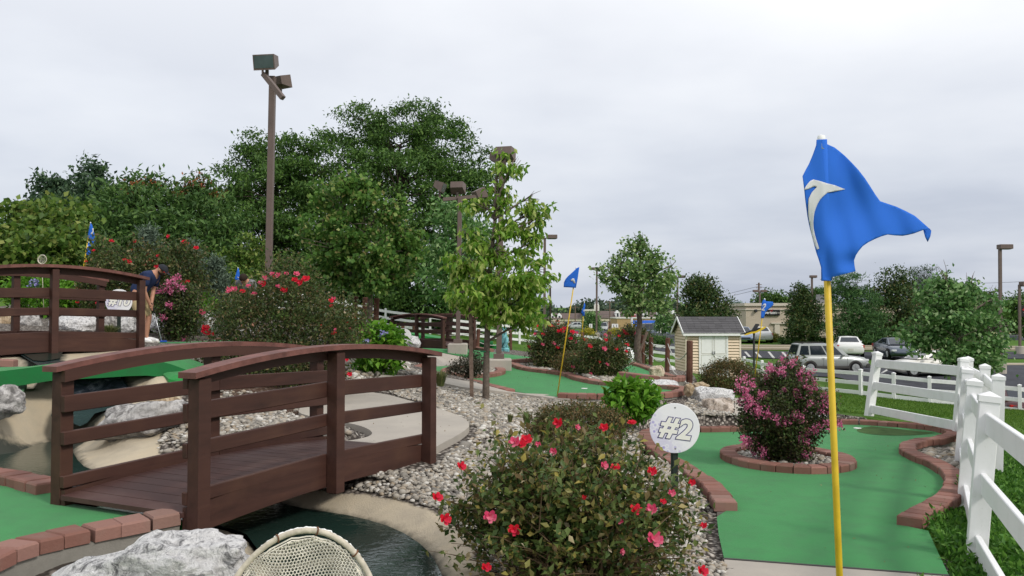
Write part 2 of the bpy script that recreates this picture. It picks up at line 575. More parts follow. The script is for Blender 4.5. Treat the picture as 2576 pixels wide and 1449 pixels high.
M['yellow'] = simple('yellow_paint', (0.68, 0.46, 0.022, 1), 0.4, 0.4, var=0.06, scale=10)
M['pole_yellow'] = simple('pole_yellow', (0.64, 0.43, 0.028, 1), 0.45, 0.35, var=0.12, scale=18)
def cloth(name, c):
    m = Mat(name, 0.75, 0.15)
    f = m.noise(5, 3, 0.5)
    c = m.mix(f, tuple(x * 0.9 for x in c[:3]) + (1,), tuple(min(1, x * 1.1) for x in c[:3]) + (1,))
    m.color(c)
    tr = m.n('ShaderNodeBsdfTranslucent'); m.l(c, tr.inputs[0])
    mx = m.n('ShaderNodeMixShader'); mx.inputs[0].default_value = 0.22
    m.l(m.b.outputs[0], mx.inputs[1]); m.l(tr.outputs[0], mx.inputs[2]); m.l(mx.outputs[0], m.t.nodes['Material Output'].inputs[0])
    wv = m.n('ShaderNodeTexWave'); wv.inputs['Scale'].default_value = 260
    m.bump(m.noise(500, 2, 0.5), 0.15, 0.001)
    return m.m
M['flag_blue'] = cloth('flag_blue', (0.036, 0.185, 0.74, 1))
M['flag_white'] = cloth('flag_white', (0.78, 0.78, 0.80, 1))
# ---------------------------------------------------------------- the lie of the land
PL_A = (0.14, 0.0, -0.028)            # putting green 2
PL_B = (-0.077, 0.0, 0.018)           # putting green 1
CP = [  # photo point + distance -> surveyed ground point
 (2000,1410,5.75),(1830,1440,5.5),(2388,1449,5.5),(2600,1449,5.5),(2440,1300,7.65),(2560,1200,9.5),(2500,1100,14),(2150,1042,17),(2250,1040,17),(2390,1050,15.5),
 (1700,1090,11.8),(1850,1075,12.4),(2109,1062,13.6),(2300,1075,13.6),
 (1215,1449,4.75),(1180,1340,5.5),(1093,1275,6.0),(966,1228,6.4),(870,1208,6.55),(700,1190,6.95),(560,1165,7.4),(430,1135,7.9),(398,1116,8.3),(440,1062,9.2),
 (475,1000,10.2),(425,966,10.4),(480,962,10.4),(500,940,11.2),(420,915,11.6),(345,880,12.6),(330,872,13.6),(180,852,14),(0,850,14),(-150,870,12.5),(-100,962,9.7),(0,992,9.2),(64,985,9.4),(30,998,9.1),(-60,1002,9.05),(100,1010,9.4),(-60,1080,8.8),(0,1087,8.9),(130,1060,9.6),
 (199,1085,9.46),(220,1069,9.47),(238,1046,9.66),(286,1032,9.8),(339,1003,10.4),(180,1010,10.1),(190,957,10.5),(300,957,10.8),(312,973,10.6),(345,954,10.55),(390,947,10.5),(372,966,10.38),(345,985,10.3),(100,960,9.75),(128,959,9.85),(92,1000,9.6),(110,1030,9.6),
 (140,912,11.4),(80,914,11.2),(60,866,13),(-60,868,12.8),(200,890,12.3),(267,893,12.4),(300,1150,8.1),(250,1110,8.8),(330,1090,8.9),(0,951,9.4),
 (390,862,16),(545,860,16.5),(450,900,13.2),(500,905,13),(560,1040,10.2),(700,1020,10.8),(800,1000,11.5),(860,1110,8.0),(1095,1130,7.75),(1190,1068,9.4),(1050,1010,12.0),(945,979,13.4),(866,992,12.8),
 (1222,1006,13.85),(1290,992,15.1),(1390,999,15.3),(1550,1000,15.2),(1720,1000,15.0),(1040,934,17.0),(950,925,15.0),(1060,912,20),(1255,906,22.5),(1150,887,24.5),(1050,880,26.5),(985,885,27.5),
 (1330,932,20),(1450,945,18),(1570,962,16.3),(1607,912,28),(1745,972,24),(1735,967,19.5),(1680,934,25.6),(1638,922,29),(1757,951,36),(1862,952,36.5),(1700,948,37.5),(1780,1056,13.4),(1870,1034,15),(1850,998,17.5),
 (265,728,38),(120,735,36),(300,720,47),(700,765,55),(970,824,50),(1082,842,50),(1307,866,52),(1525,886,52),(1690,921,49),(1900,962,41),(2165,1007,34),(2248,1013,34),(2400,1023,33),(2560,1030,33),
 (1950,904.6,58),(1950,872,70),(1900,858,80),(2450,902,58),(2450,872,70),(2100,952,45),(2500,948,45),(1600,842,100),(1400,842,100),(2300,838,100),(1600,832,150),(1300,832,150),(2000,830,150),(2560,876,108),(2560,870,140),(2540,1058,36),(2620,1062,36),(1500,828,250),(2000,832,250),(1300,826,250),
]
PTS = [tuple(P(*c)) for c in CP]
for u, v in ((1700,1150),(2000,1300),(2150,1230),(2350,1170),(1850,1250),(2000,1120),(2200,1100)):
    PTS.append(tuple(HP(u, v, PL_A)))
for u, v in ((1150,930),(1300,950),(1500,975),(1650,985),(1250,925),(1400,960)):
    PTS.append(tuple(HP(u, v, PL_B)))
PTS += [(0,0.5,0),(1.5,1.5,0),(-1.5,2.2,0.05),(0.4,4.4,0.0),(-0.2,3.6,0.0),(-1.0,3.3,0.02),(-2.0,3.2,0.1),(-3.4,3.2,0.2),(-4.5,5,0.36),(-3.2,5.2,0.36),(-2.5,4.6,0.34),(-8,5,0.6),(-10,10,1.1),(3,3,0),(6,6,-0.2),(8,12,-0.5),(12,8,-0.6),
        (-1.85,5.05,0.3),(-1.2,6.2,0.12),(0.0,6.0,0.08),(0.5,7.0,0.05),(0.2,8.5,0.14),(0.9,10.3,0.08),(-0.2,10.5,0.22),
        (-12,20,1.6),(-20,20,2.4),(-14,28,2.0),(-9,24,1.5),(-5,20,1.0),(-4,30,0.9),(-30,45,3.6),(-12,70,2.5),(-40,80,5),(-60,50,5),(0,80,-0.5),
        (60,60,-1.6),(50,30,-1.8),(30,18,-1.4),(100,120,-1.2),(-150,200,7),(-400,400,10),(-30,330,-2.5),(200,330,-3.0),(0,700,4),(400,700,3),(-300,900,12),(2500,2500,0),(-2500,2500,15),(2500,-500,-1),(-2500,-500,8),(0,-60,0),(100,0,-1),(-100,0,4),(0,2500,5)]
PTS = np.array(PTS, dtype=float)
_n = len(PTS)
_d = np.hypot(PTS[:, None, 0] - PTS[None, :, 0], PTS[:, None, 1] - PTS[None, :, 1])
_A = np.zeros((_n + 3, _n + 3))
_A[:_n, :_n] = _d
_A[:_n, :_n] += np.eye(_n) * -0.02
_A[:_n, _n] = 1; _A[:_n, _n + 1:] = PTS[:, :2]
_A[_n:, :_n] = _A[:_n, _n:].T
_W = np.linalg.solve(_A, np.r_[PTS[:, 2], 0, 0, 0])
def hbase(x, y):
    x = np.asarray(x, float); y = np.asarray(y, float)
    sh = x.shape; x = x.ravel(); y = y.ravel()
    out = np.empty(len(x))
    for i in range(0, len(x), 8000):
        xx, yy = x[i:i + 8000], y[i:i + 8000]
        r = np.hypot(xx[:, None] - PTS[None, :, 0], yy[:, None] - PTS[None, :, 1])
        out[i:i + 8000] = r @ _W[:_n] + _W[_n] + _W[_n + 1] * xx + _W[_n + 2] * yy
    return out.reshape(sh)
def inside(x, y, poly):
    p = np.asarray(poly, float)
    x = np.asarray(x, float); y = np.asarray(y, float)
    c = np.zeros(x.shape, bool)
    j = len(p) - 1
    for i in range(len(p)):
        xi, yi, xj, yj = p[i, 0], p[i, 1], p[j, 0], p[j, 1]
        if yi != yj:
            c ^= ((yi > y) != (yj > y)) & (x < (xj - xi) * (y - yi) / (yj - yi) + xi)
        j = i
    return c
def sdist(x, y, poly):
    """signed distance to a polygon, negative inside"""
    p = np.asarray(poly, float)[:, :2]
    x = np.asarray(x, float); y = np.asarray(y, float)
    d = np.full(x.shape, 1e9)
    for i in range(len(p)):
        a, b = p[i], p[(i + 1) % len(p)]
        e = b - a
        L = max(e @ e, 1e-9)
        t = np.clip(((x - a[0]) * e[0] + (y - a[1]) * e[1]) / L, 0, 1)
        d = np.minimum(d, np.hypot(x - a[0] - t * e[0], y - a[1] - t * e[1]))
    return np.where(inside(x, y, p), -d, d)
def smooth_poly(pts, it=2, closed=True):
    p = [np.array(q[:2], float) for q in pts]
    for _ in range(it):
        q = []
        n = len(p)
        for i in range(n if closed else n - 1):
            a, b = p[i], p[(i + 1) % n]
            q += [a * 0.75 + b * 0.25, a * 0.25 + b * 0.75]
        if not closed:
            q = [p[0]] + q + [p[-1]]
        p = q
    return [tuple(a) for a in p]

Q = lambda *c: tuple(P(*c))[:2]
ZW = 0.20
POND = [tuple(H(u, v, ZW))[:2] for u, v in ((1118,1465),(1105,1430),(1075,1380),(1000,1330),(900,1300),(820,1287),(740,1275))] + \
       [tuple(H(u, v, ZW))[:2] for u, v in ((560,1225),(380,1189),(290,1186),(220,1182),(188,1150),(176,1112),(130,1106),(0,1151))] + \
       [(-6.4,8.35),(-7.2,7.5),(-5.6,6.95),(-3.8,6.65),(-3.05,6.1),(-2.3,6.0),(-1.85,5.8),(-1.62,5.35),(-1.3,4.75),(-0.95,4.3),(-0.55,4.3)]
POND = smooth_poly(POND, 1)
STREAM = [Q(*c) for c in ((201,1088,9.4),(220,1069,9.47),(238,1046,9.66),(286,1032,9.8),(339,1003,10.4),(318,974,10.6),(305,955,10.85),(300,948,11.3),(150,925,11.4),(150,912,11.45),(158,890,12.3),(190,866,13.3),(60,862,13.4),(-80,866,12.9),(-80,890,12.0),(40,894,11.9),(82,915,11.1),(120,945,10.6),(165,990,10.2),(140,1040,9.75),(128,1064,9.6),(150,1085,9.45))]
BANK = [Q(*c) for c in ((1225,1465,4.6),(1215,1430,4.85),(1180,1340,5.5),(1093,1275,6.0),(966,1228,6.4),(870,1208,6.55),(700,1190,6.95),(560,1165,7.4),(430,1137,7.85),(398,1117,8.3),(410,1080,8.9),(440,1040,9.5),(470,990,10.2),(425,962,10.42),(405,942,10.8),(300,930,11.2),(267,905,12.0),(345,880,12.7),(330,866,13.9),(180,850,14.2),(0,850,14.2),(-150,868,12.8),(-110,900,11.6),(0,920,11.2),(-40,960,9.6),(-120,1010,9.0),(-300,1110,8.4))] + \
       [(-8.4,7.6),(-7.9,6.8),(-5.5,6.5),(-3.9,6.3),(-3.1,5.8),(-2.1,5.35),(-1.85,4.9),(-1.5,4.3),(-1.05,3.8),(-0.5,3.8)]
BANK = smooth_poly(BANK, 1)

def zA(x, y): return PL_A[0] + PL_A[1] * x + PL_A[2] * y
def zB(x, y): return PL_B[0] + PL_B[1] * x + PL_B[2] * y
def on_plane(uv, pl, dz=0.0):
    p = (pl[0] + dz, pl[1], pl[2])
    return [HP(u, v, p) for u, v in uv]
A_L = on_plane([(1827,1262),(1822,1254),(1789,1216),(1752,1190),(1710,1163),(1667,1138),(1636,1112),(1624,1096),(1626,1085),(1645,1078),(1690,1075),(1740,1074),(1811,1073),(1877,1071),(1960,1065),(2040,1058),(2109,1055)], PL_A, 0.08)
A_R = on_plane([(2109,1055),(2166,1056),(2232,1060),(2297,1065),(2345,1070),(2385,1078),(2398,1088),(2363,1099),(2312,1106),(2284,1115),(2286,1130),(2319,1146),(2345,1155),(2388,1179),(2404,1204),(2390,1238),(2350,1264),(2306,1288),(2288,1300)], PL_A, 0.08)
A_poly = [(p.x, p.y) for p in A_L] + [(p.x, p.y) for p in A_R[1:]]
A_poly += [tuple(HP(u, v, PL_A))[:2] for u, v in ((2335,1335),(2360,1390),(2388,1449),(2388,1452))] + [tuple(HP(u, v, PL_A))[:2] for u, v in ((1822,1407),(1808,1345),(1803,1300))]
IS_A = (HP(1976, 1159, PL_A).x, HP(1976, 1159, PL_A).y)
B_F = on_plane([(1405,988),(1440,989),(1480,990),(1522,990),(1570,989),(1640,988),(1690,985),(1716,979),(1722,973),(1700,970),(1660,967),(1610,966),(1550,961),(1500,956),(1455,947),(1432,939),(1410,934),(1376,930),(1340,926),(1310,920),(1292,913),(1270,910),(1240,910)], PL_B, 0.08)
B_L = on_plane([(1284,979),(1262,974),(1237,968),(1215,962),(1194,956),(1150,949),(1124,945),(1085,941),(1053,937),(1033,931),(1036,924),(1052,919),(1072,914)], PL_B, 0.08)
B_poly = [(p.x, p.y) for p in B_L] + [tuple(HP(u, v, PL_B))[:2] for u, v in ((1098,908),(1181,906),(1240,911))] + [(p.x, p.y) for p in reversed(B_F)] + [tuple(HP(u, v, PL_B))[:2] for u, v in ((1385,996),(1330,990),(1286,984))]
IS_B = tuple(HP(1191, 938, PL_B))[:2]
D_F = [P(-60, 1402, 4.1), P(22, 1367, 4.33), P(78, 1354, 4.46), P(144, 1340, 4.6), P(218, 1325, 4.73), P(290, 1311, 4.84), P(370, 1296, 4.95), P(440, 1283, 5.06)]
D_B = [Vector((-5.2, 6.75, .5)), P(-120, 1172, 6.5), P(-60, 1178, 6.4), P(20, 1187, 6.27), P(75, 1199, 6.08), P(128, 1212, 5.88)]
D_poly = [(p.x, p.y) for p in D_F] + [(-1.93, 5.1), (-3.0, 5.62)] + [(p.x, p.y) for p in reversed(D_B)] + [(-6.5, 5.5), (-5, 3.2), (-3.4, 3.5)]
PAD = [Q(*c) for c in ((742,1130,7.62),(860,1105,8.15),(905,1098,8.3),(940,1085,8.6),(930,1066,9.0),(895,1052,9.4),(840,1046,9.7),(790,1040,10.0),(740,1020,10.6),(780,1000,11.6),(866,991,12.8),(945,979,13.3),(1054,1010,11.6),(1150,1036,10.35),(1187,1060,9.45),(1165,1085,8.75),(1095,1121,7.82),(1080,1128,7.55))]
PADZ = 0.44
PADS = smooth_poly(PAD, 2)
WALK1 = [Q(*c) for c in ((925,982,13.4),(960,975,13.9),(1080,968,14.7),(1160,975,14.6),(1290,990,14.9),(1390,999,14.7),(1560,1003,14.55),(1560,999,14.8),(1390,993,15.3),(1286,982,15.5),(1200,970,15.6),(1100,962,15.6),(960,970,14.3))]
LOWG = [tuple(H(u, v, 0.80))[:2] for u, v in ((-60,996),(20,993),(56,985),(68,966),(40,956),(-60,952))]
FLAT = [(LOWG, lambda x, y: 0.80 + 0 * x, 0.05), (A_poly, zA, 0.05), (B_poly, zB, 0.05), (D_poly, lambda x, y: 0.43 + 0 * x, 0.06), (PADS, lambda x, y: PADZ + 0 * x, 0.07)]

def hfull(x, y):
    x = np.asarray(x, float); y = np.asarray(y, float)
    h = hbase(x, y)
    near = (np.abs(x + 3) < 9) & (y > 2) & (y < 17)
    if near.any():
        xn, yn = x[near], y[near]
        hn = h[near]
        s = sdist(xn, yn, POND)
        k_ = 0.08 + 0.37 * np.clip((xn + 5.0) / 1.2, 0, 1)
        c = ZW - 0.02 + 0.36 * np.clip(s, 0, k_) + 1.4 * np.maximum(0, s - k_)
        c = np.where(s < 0, ZW - 0.03 + 1.2 * s, c)
        hn = np.minimum(hn, np.maximum(c, -0.5))
        h[near] = hn
    m = (np.abs(x) < 12) & (y > 2) & (y < 32)
    for poly, zf, dz in FLAT:
        if not m.any(): break
        xm, ym = x[m], y[m]
        s = sdist(xm, ym, poly)
        h[m] = np.where(s < 0.16, np.minimum(h[m], zf(xm, ym) - dz), h[m])
    return h
def hz(x, y):
    return float(hfull(np.array([x]), np.array([y]))[0])
def G(u, v, dmin=3.0, dmax=200.0):
    """where the sight line of a photo point meets the ground"""
    r = ray(u, v)
    ds = np.geomspace(dmin, dmax, 500)
    x, y, z = r.x * ds, r.y * ds, CAM.z + r.z * ds
    k = np.nonzero(z < hfull(x, y))[0]
    i = int(k[0]) if len(k) else len(ds) - 1
    return CAM + r * float(ds[i])
def ground_at(u, d):
    """ground point in the direction of column u at distance d"""
    x, y = (u - 1288.0) / F * d, d * _cp
    return Vector((x, y, hz(x, y)))

# ---------------------------------------------------------------- ground sheet
def axis(lo, hi, fine, c0, c1, grow):
    a = list(np.arange(c0, c1 + 1e-6, fine))
    s = fine
    x = c1
    while x < hi:
        s *= grow; x += s; a.append(min(x, hi))
    s = fine; x = c0
    while x > lo:
        s *= grow; x -= s; a.insert(0, max(x, lo))
    return np.array(a)
def merge_axis(a, b, lo, hi):
    return np.unique(np.round(np.r_[a[(a < lo) | (a > hi)], b[(b >= lo) & (b <= hi)]], 4))
gx = merge_axis(axis(-2600, 2600, 0.14, -9, 7, 1.10), np.arange(-7.0, 0.3, 0.07), -7.0, 0.3)
gy = merge_axis(axis(-60, 2600, 0.14, 2.5, 22, 1.10), np.arange(3.8, 12.0, 0.08), 3.8, 12.0)
X, Y = np.meshgrid(gx, gy)
Z = hfull(X, Y)
nx, ny = len(gx), len(gy)
V = np.stack([X.ravel(), Y.ravel(), Z.ravel()], 1)
ii = (np.arange(ny - 1)[:, None] * nx + np.arange(nx - 1)[None, :]).ravel()
Fq = np.stack([ii, ii + 1, ii + nx + 1, ii + nx], 1)

COURSE = [(3.3,5.0),(2.6,9.5),(3.9,12.5),(4.9,13.6),(6.6,14.4),(6.0,15.6),(2.5,16.5),(5.0,20.5),(6.0,29),(2,36),(-2,33),(-8,33),(-14,24),(-12,14),(-9,9),(-8,4),(-3,2.5),(0,3.0),(2.6,3.6)]
MULCH = [Q(*c) for c in ((520,1065,9.4),(700,1100,8.2),(840,1060,9.2),(880,1000,12),(900,930,15),(700,900,16),(500,930,12.5))]
WOODS = [(-70,34),(-30,36),(-16,44),(-9,49),(-1.5,53),(-2,75),(-30,100),(-90,80)]
def ground_mat():
    m = Mat('ground', 0.92, 0.12)
    def at(n): return m.n('ShaderNodeAttribute', attribute_name=n).outputs['Fac']
    wob = m.math('MULTIPLY', m.math('SUBTRACT', m.noise(5, 4, 0.6, kind='World'), 0.5), 0.16)
    def mask(n, soft=0.03):
        return m.math('MULTIPLY', m.math('ADD', m.math('SUBTRACT', 0.0, at(n)), wob), 1 / soft, clamp=True)
    a = m.noise(0.35, 5, 0.6, kind='World'); b = m.noise(30, 3, 0.7, kind='World')
    c = m.ramp(a, [(0.3, (0.062, 0.135, 0.016, 1)), (0.7, (0.10, 0.195, 0.024, 1))])
    c = m.mix(m.math('MULTIPLY', b, 0.6), c, (0.035, 0.085, 0.012, 1))
    # pebble underlay
    vec = m.coord('World')
    cell = m.voronoi(22, vec, out='Color'); dist = m.voronoi(22, vec)
    sp = m.n('ShaderNodeSeparateColor'); m.l(cell, sp.inputs[0])
    pc = m.ramp(sp.outputs[0], [(0.0, (0.11, 0.095, 0.085, 1)), (0.35, (0.22, 0.19, 0.165, 1)), (0.65, (0.36, 0.32, 0.28, 1)), (1.0, (0.52, 0.48, 0.43, 1))])
    pc = m.mix(m.ramp(dist, [(0.25, (0, 0, 0, 1)), (0.62, (1, 1, 1, 1))]), pc, (0.05, 0.042, 0.036, 1))
    c = m.mix(mask('pebble'), c, pc)
    mu = m.noise(40, 4, 0.7, kind='World')
    c = m.mix(mask('mulch', 0.2), c, m.mix(0.75, pc, m.ramp(mu, [(0.3, (0.03, 0.018, 0.013, 1)), (0.7, (0.13, 0.07, 0.045, 1))])))
    c = m.mix(mask('woods', 2.0), c, m.ramp(mu, [(0.3, (0.018, 0.022, 0.010, 1)), (0.7, (0.05, 0.05, 0.022, 1))]))
    # concrete stream shell
    ba = m.noise(2.2, 6, 0.65, kind='World'); bb = m.noise(70, 4, 0.65, kind='World')
    k = m.ramp(ba, [(0.3, (0.56, 0.465, 0.33, 1)), (0.5, (0.50, 0.43, 0.32, 1)), (0.74, (0.38, 0.33, 0.26, 1))])
    k = m.mix(m.math('MULTIPLY', bb, 0.28), k, (0.26, 0.22, 0.165, 1))
    wet = m.math('ADD', at('wet'), m.math('MULTIPLY', m.math('SUBTRACT', m.noise(9, 4, 0.6, kind='World'), 0.5), 0.55))
    k = m.mix(m.ramp(wet, [(0.3, (0, 0, 0, 1)), (0.65, (1, 1, 1, 1))]), k, (0.050, 0.054, 0.045, 1))
    bm = mask('bank')
    c = m.mix(bm, c, k)
    m.color(c)
    pm = mask('pebble')
    hgt = m.mix(pm, b, m.math('SUBTRACT', 1.0, dist))
    hgt = m.mix(bm, hgt, m.math('MULTIPLY', bb, 0.3))
    m.bump(hgt, 0.7, 0.03)
    return m.m
me = np_mesh('ground', V, Fq, ground_mat(), smooth=True)
def attr(name, vals):
    a = me.attributes.new(name, 'FLOAT', 'POINT')
    a.data.foreach_set('value', np.ascontiguousarray(vals, dtype=np.float32))
xf, yf, zf_ = V[:, 0], V[:, 1], V[:, 2]
attr('pebble', sdist(xf, yf, COURSE))
attr('mulch', sdist(xf, yf, MULCH))
attr('woods', sdist(xf, yf, WOODS))
attr('bank', sdist(xf, yf, BANK))
sdp = sdist(xf, yf, POND)
wetv = np.clip(0.60 - sdp * 3.5, 0, 1)
LEDGE = [Q(*c) for c in ((-80,1096,8.8),(0,1086,8.95),(130,1058,9.65),(205,1070,9.6),(190,1095,9.3),(130,1106,9.2),(0,1152,8.6))]
wetv = np.maximum(wetv, np.clip(0.62 - sdist(xf, yf, LEDGE) * 3, 0, 1))
wetv = np.maximum(wetv, np.clip(0.60 - sdist(xf, yf, STREAM) * 3.5, 0, 1))
attr('wet', wetv)
tag(link('ground', me), kind='structure')

# ---------------------------------------------------------------- draped sheets
def sheet(name, poly, zf, mat, step=0.5, dz=0.0, skirt=0.0, parent=None, smooth=True, skirt_mat=None):
    p = [Vector((q[0], q[1])) for q in poly]
    n = len(p)
    xs = [q.x for q in p]; ys = [q.y for q in p]
    pts = list(p)
    if step:
        ax, ay = np.meshgrid(np.arange(min(xs) + step / 2, max(xs), step), np.arange(min(ys) + step / 2, max(ys), step))
        ax, ay = ax.ravel(), ay.ravel()
        keep = sdist(ax, ay, [(q.x, q.y) for q in p]) < -step * 0.35
        pts += [Vector((a, b)) for a, b in zip(ax[keep], ay[keep])]
    vs, _, fs, _, _, _ = delaunay_2d_cdt(pts, [(i, (i + 1) % n) for i in range(n)], [list(range(n))], 1, 1e-5)
    x = np.array([q.x for q in vs]); y = np.array([q.y for q in vs])
    z = zf(x, y) + dz
    verts = [Vector(t) for t in zip(x, y, z)]
    fl = []
    for f in fs:
        a, b, c = (verts[i] for i in f[:3])
        fl.append(tuple(f) if (b - a).cross(c - a).z > 0 else tuple(reversed(f)))
    me = bpy.data.meshes.new(name)
    if skirt > 0:
        cnt = {}
        for f in fl:
            for i in range(len(f)):
                e = (f[i], f[(i + 1) % len(f)])
                cnt[e] = 1
        bnd = [e for e in cnt if (e[1], e[0]) not in cnt]
        low = {}
        for a, b in bnd:
            for i in (a, b):
                if i not in low:
                    low[i] = len(verts)
                    verts.append(verts[i] - Vector((0, 0, skirt)))
        nf = len(fl)
        fl += [(b, a, low[a], low[b]) for a, b in bnd]
    me.from_pydata([tuple(q) for q in verts], [], fl)
    me.materials.append(mat)
    if skirt_mat is not None and skirt > 0:
        me.materials.append(skirt_mat)
        for i in range(nf, len(fl)):
            me.polygons[i].material_index = 1
    if smooth and skirt == 0:
        me.polygons.foreach_set('use_smooth', [True] * len(me.polygons))
    me.update()
    return link(name, me, parent)

tag(sheet('putting_green', A_poly, zA, M['turf'], 0.6), kind='structure')
tag(sheet('putting_green', B_poly, zB, M['turf'], 0.8), kind='structure')
tag(sheet('putting_green', D_poly, lambda x, y: 0.43 + 0 * x, M['turf'], 0.5, skirt=0.05), kind='structure')
tag(sheet('putting_green', [Q(*c) for c in ((398,943,10.75),(424,965,10.4),(540,966,10.45),(580,945,11.2),(500,926,11.6),(430,909,11.9),(405,915,11.3))], lambda x, y: hfull(x, y), M['turf'], 0.25, 0.06, skirt=0.15), kind='structure')
tag(sheet('putting_green', [Q(*c) for c in ((395,863,15.75),(570,865,15.75),(640,852,17.6),(430,850.5,17.6))], lambda x, y: 1.12 + 0.0 * x, M['turf'], 0.5, 0.0, skirt=0.25), kind='structure')
tag(sheet('putting_green', LOWG, lambda x, y: 0.80 + 0 * x, M['turf'], 0.3, 0.0, skirt=0.12), kind='structure')
# green strips farther up the course
tag(sheet('putting_green', [Q(*c) for c in ((1060,896,24),(1210,897,23.2),(1250,903,22.3),(1390,899,23.2),(1395,893,24.2),(1235,891,25.5),(1160,884,27.5),(1040,880,27.5))], lambda x, y: hfull(x, y), M['turf'], 0.7, 0.08, skirt=0.2), kind='structure')
tag(sheet('putting_green', [Q(*c) for c in ((1175,878,30),(1280,880,30),(1285,874,32),(1160,872,32))], lambda x, y: hfull(x, y), M['turf'], 0.7, 0.12, skirt=0.2), kind='structure')
tag(sheet('putting_green', [Q(*c) for c in ((985,876,30),(1120,878,30),(1115,870,32.5),(980,866,32.5))], lambda x, y: hfull(x, y), M['turf'], 0.7, 0.12, skirt=0.2), kind='structure')
C_poly = [Q(*c) for c in ((1560,957,17.6),(1660,962,17.2),(1706,955,18.2),(1712,945,19.6),(1690,932,22.4),(1630,918,24.8),(1590,915,25.5),(1555,925,23))]
tag(sheet('putting_green', C_poly, lambda x, y: hfull(x, y), M['turf'], 0.5, 0.10, skirt=0.25), kind='structure')
# worn, algae-stained patches on the turf
M['stain'] = simple('turf_stain', (0.055, 0.10, 0.032, 1), 0.95, 0.1, var=0.3, scale=5, kind='World')
st = [HP(2200 + 105 * math.cos(t) + 60, 1083 + 13 * math.sin(t), PL_A) for t in np.linspace(0, 2 * math.pi, 26)[:-1]]
tag(sheet('turf_stain', [(p.x, p.y) for p in st if sdist(np.array([p.x]), np.array([p.y]), A_poly)[0] < -0.12], zA, M['stain'], 0.3, 0.004), kind='structure')
# concrete
tag(sheet('concrete_landing', PADS, lambda x, y: PADZ + 0 * x, M['concrete'], 0.5, 0, skirt=0.16), kind='structure')
tag(sheet('concrete_path', WALK1, lambda x, y: hfull(x, y), M['concrete'], 0.3, 0.05, skirt=0.08), kind='structure')
tag(sheet('concrete_path', [Q(*c) for c in ((1040,905,21.5),(1060,897,23.6),(1215,898,23),(1200,905,21.8),(1100,906,21.4))], lambda x, y: hfull(x, y), M['concrete'], 0.5, 0.07, skirt=0.1), kind='structure')
tag(sheet('concrete_path', [tuple(HP(u, v, PL_A))[:2] for u, v in ((1822,1409.5),(2388,1452),(2500,1700),(1830,1700))], zA, M['concrete'], 0.4, 0.006, skirt=0.08), kind='structure')
tag(sheet('concrete_path', [Q(*c) for c in ((1848,1048,13.9),(1930,1054,13.6),(2000,1050,13.9),(1990,1030,15.6),(1900,1015,16.6),(1850,1016,16.3))], lambda x, y: hfull(x, y), M['concrete'], 0.3, 0.05, skirt=0.08), kind='structure')
tag(sheet('concrete_path', [Q(*c) for c in ((350,876,14.6),(600,882,14.2),(600,866,15.7),(355,863.5,15.7))], lambda x, y: 1.09 + 0 * x, M['concrete'], 0.5, 0.0, skirt=0.3), kind='structure')
strip = MB()
a, b = HP(1822, 1408, PL_A), HP(2388, 1451, PL_A)
strip.beam(a + Vector((0, 0, .006)), b + Vector((0, 0, .006)), 0.022, 0.012)
tag(strip.build('edge_strip', M['plastic_grey']), 'dark rubber strip closing the near edge of the green turf', 'edge strip')
# water
def flat(z): return lambda x, y: z + 0 * x
tag(sheet('pond_water', POND, flat(ZW), M['water'], 0.6), kind='structure')
tag(sheet('stream_water', STREAM, lambda x, y: hbase(x, y), M['water_teal'], 0.18, 0.03), kind='structure')
RAP = [Q(*c) for c in ((182,1000,10.1),(335,1000,10.35),(312,974,10.6),(300,955,10.85),(160,950,10.6),(165,985,10.2))]
tag(sheet('rapid_water', RAP, lambda x, y: hbase(x, y), M['rapid'], 0.16, 0.045), kind='structure')
UPW = [Q(*c) for c in ((60,864,13.5),(190,866,13.35),(160,890,12.3),(150,912,11.5),(110,925,11.2),(84,914,11.2),(45,895,11.95),(-80,889,12.05),(-80,868,12.85))]
tag(sheet('stream_water', UPW, lambda x, y: hbase(x, y), M['water'], 0.18, 0.042), kind='structure')
RAP2 = [Q(*c) for c in ((-60,872,12.7),(60,868,13),(95,872,12.8),(90,890,12.0),(40,890,12.0),(-60,888,12.1))]
tag(sheet('rapid_water', RAP2, lambda x, y: hbase(x, y), M['rapid'], 0.16, 0.056), kind='structure')
# roads and verges beyond the lower fence
rd = lambda x, y: hfull(x, y)
LOT1 = [Q(*c) for c in ((1560,880,66),(1700,884,64),(2000,884,64),(2600,884,64),(2600,906,57.5),(2200,906,57.5),(1990,905,57.8),(1850,904,58),(1690,904,57))]
LOT2 = [Q(*c) for c in ((1960,0,46.2),(2090,0,46.0),(2210,0,43.0),(2400,0,42.4),(2640,0,41.5),(2640,0,53),(2300,0,53.5),(2060,0,53),(1975,0,51))]
DRIVE = [Q(*c) for c in ((2120,0,39.8),(2210,0,39.6),(2640,0,38.2),(2640,0,35.8),(2400,0,36.3),(2235,0,36.6),(2150,0,37.4))]
STREET = [Q(*c) for c in ((1280,846,98),(1480,848,93),(1520,862,80),(1600,878,68),(1700,884,64),(1700,850,88),(1580,836,130),(1575,832,165),(1500,832,165),(1505,838,125),(1280,836,130))]
MALL = [Q(*c) for c in ((1560,832,150),(2000,832,150),(2000,848,98),(1640,852,90))]
for p_ in (LOT1, LOT2, DRIVE, STREET, MALL):
    tag(sheet('asphalt_road', p_, rd, M['asphalt'], 2.0, 0.05), kind='structure')
M['tan_walk'] = concrete('pavement_concrete', (0.40, 0.34, 0.26, 1), (0.33, 0.28, 0.22, 1), 0.6)
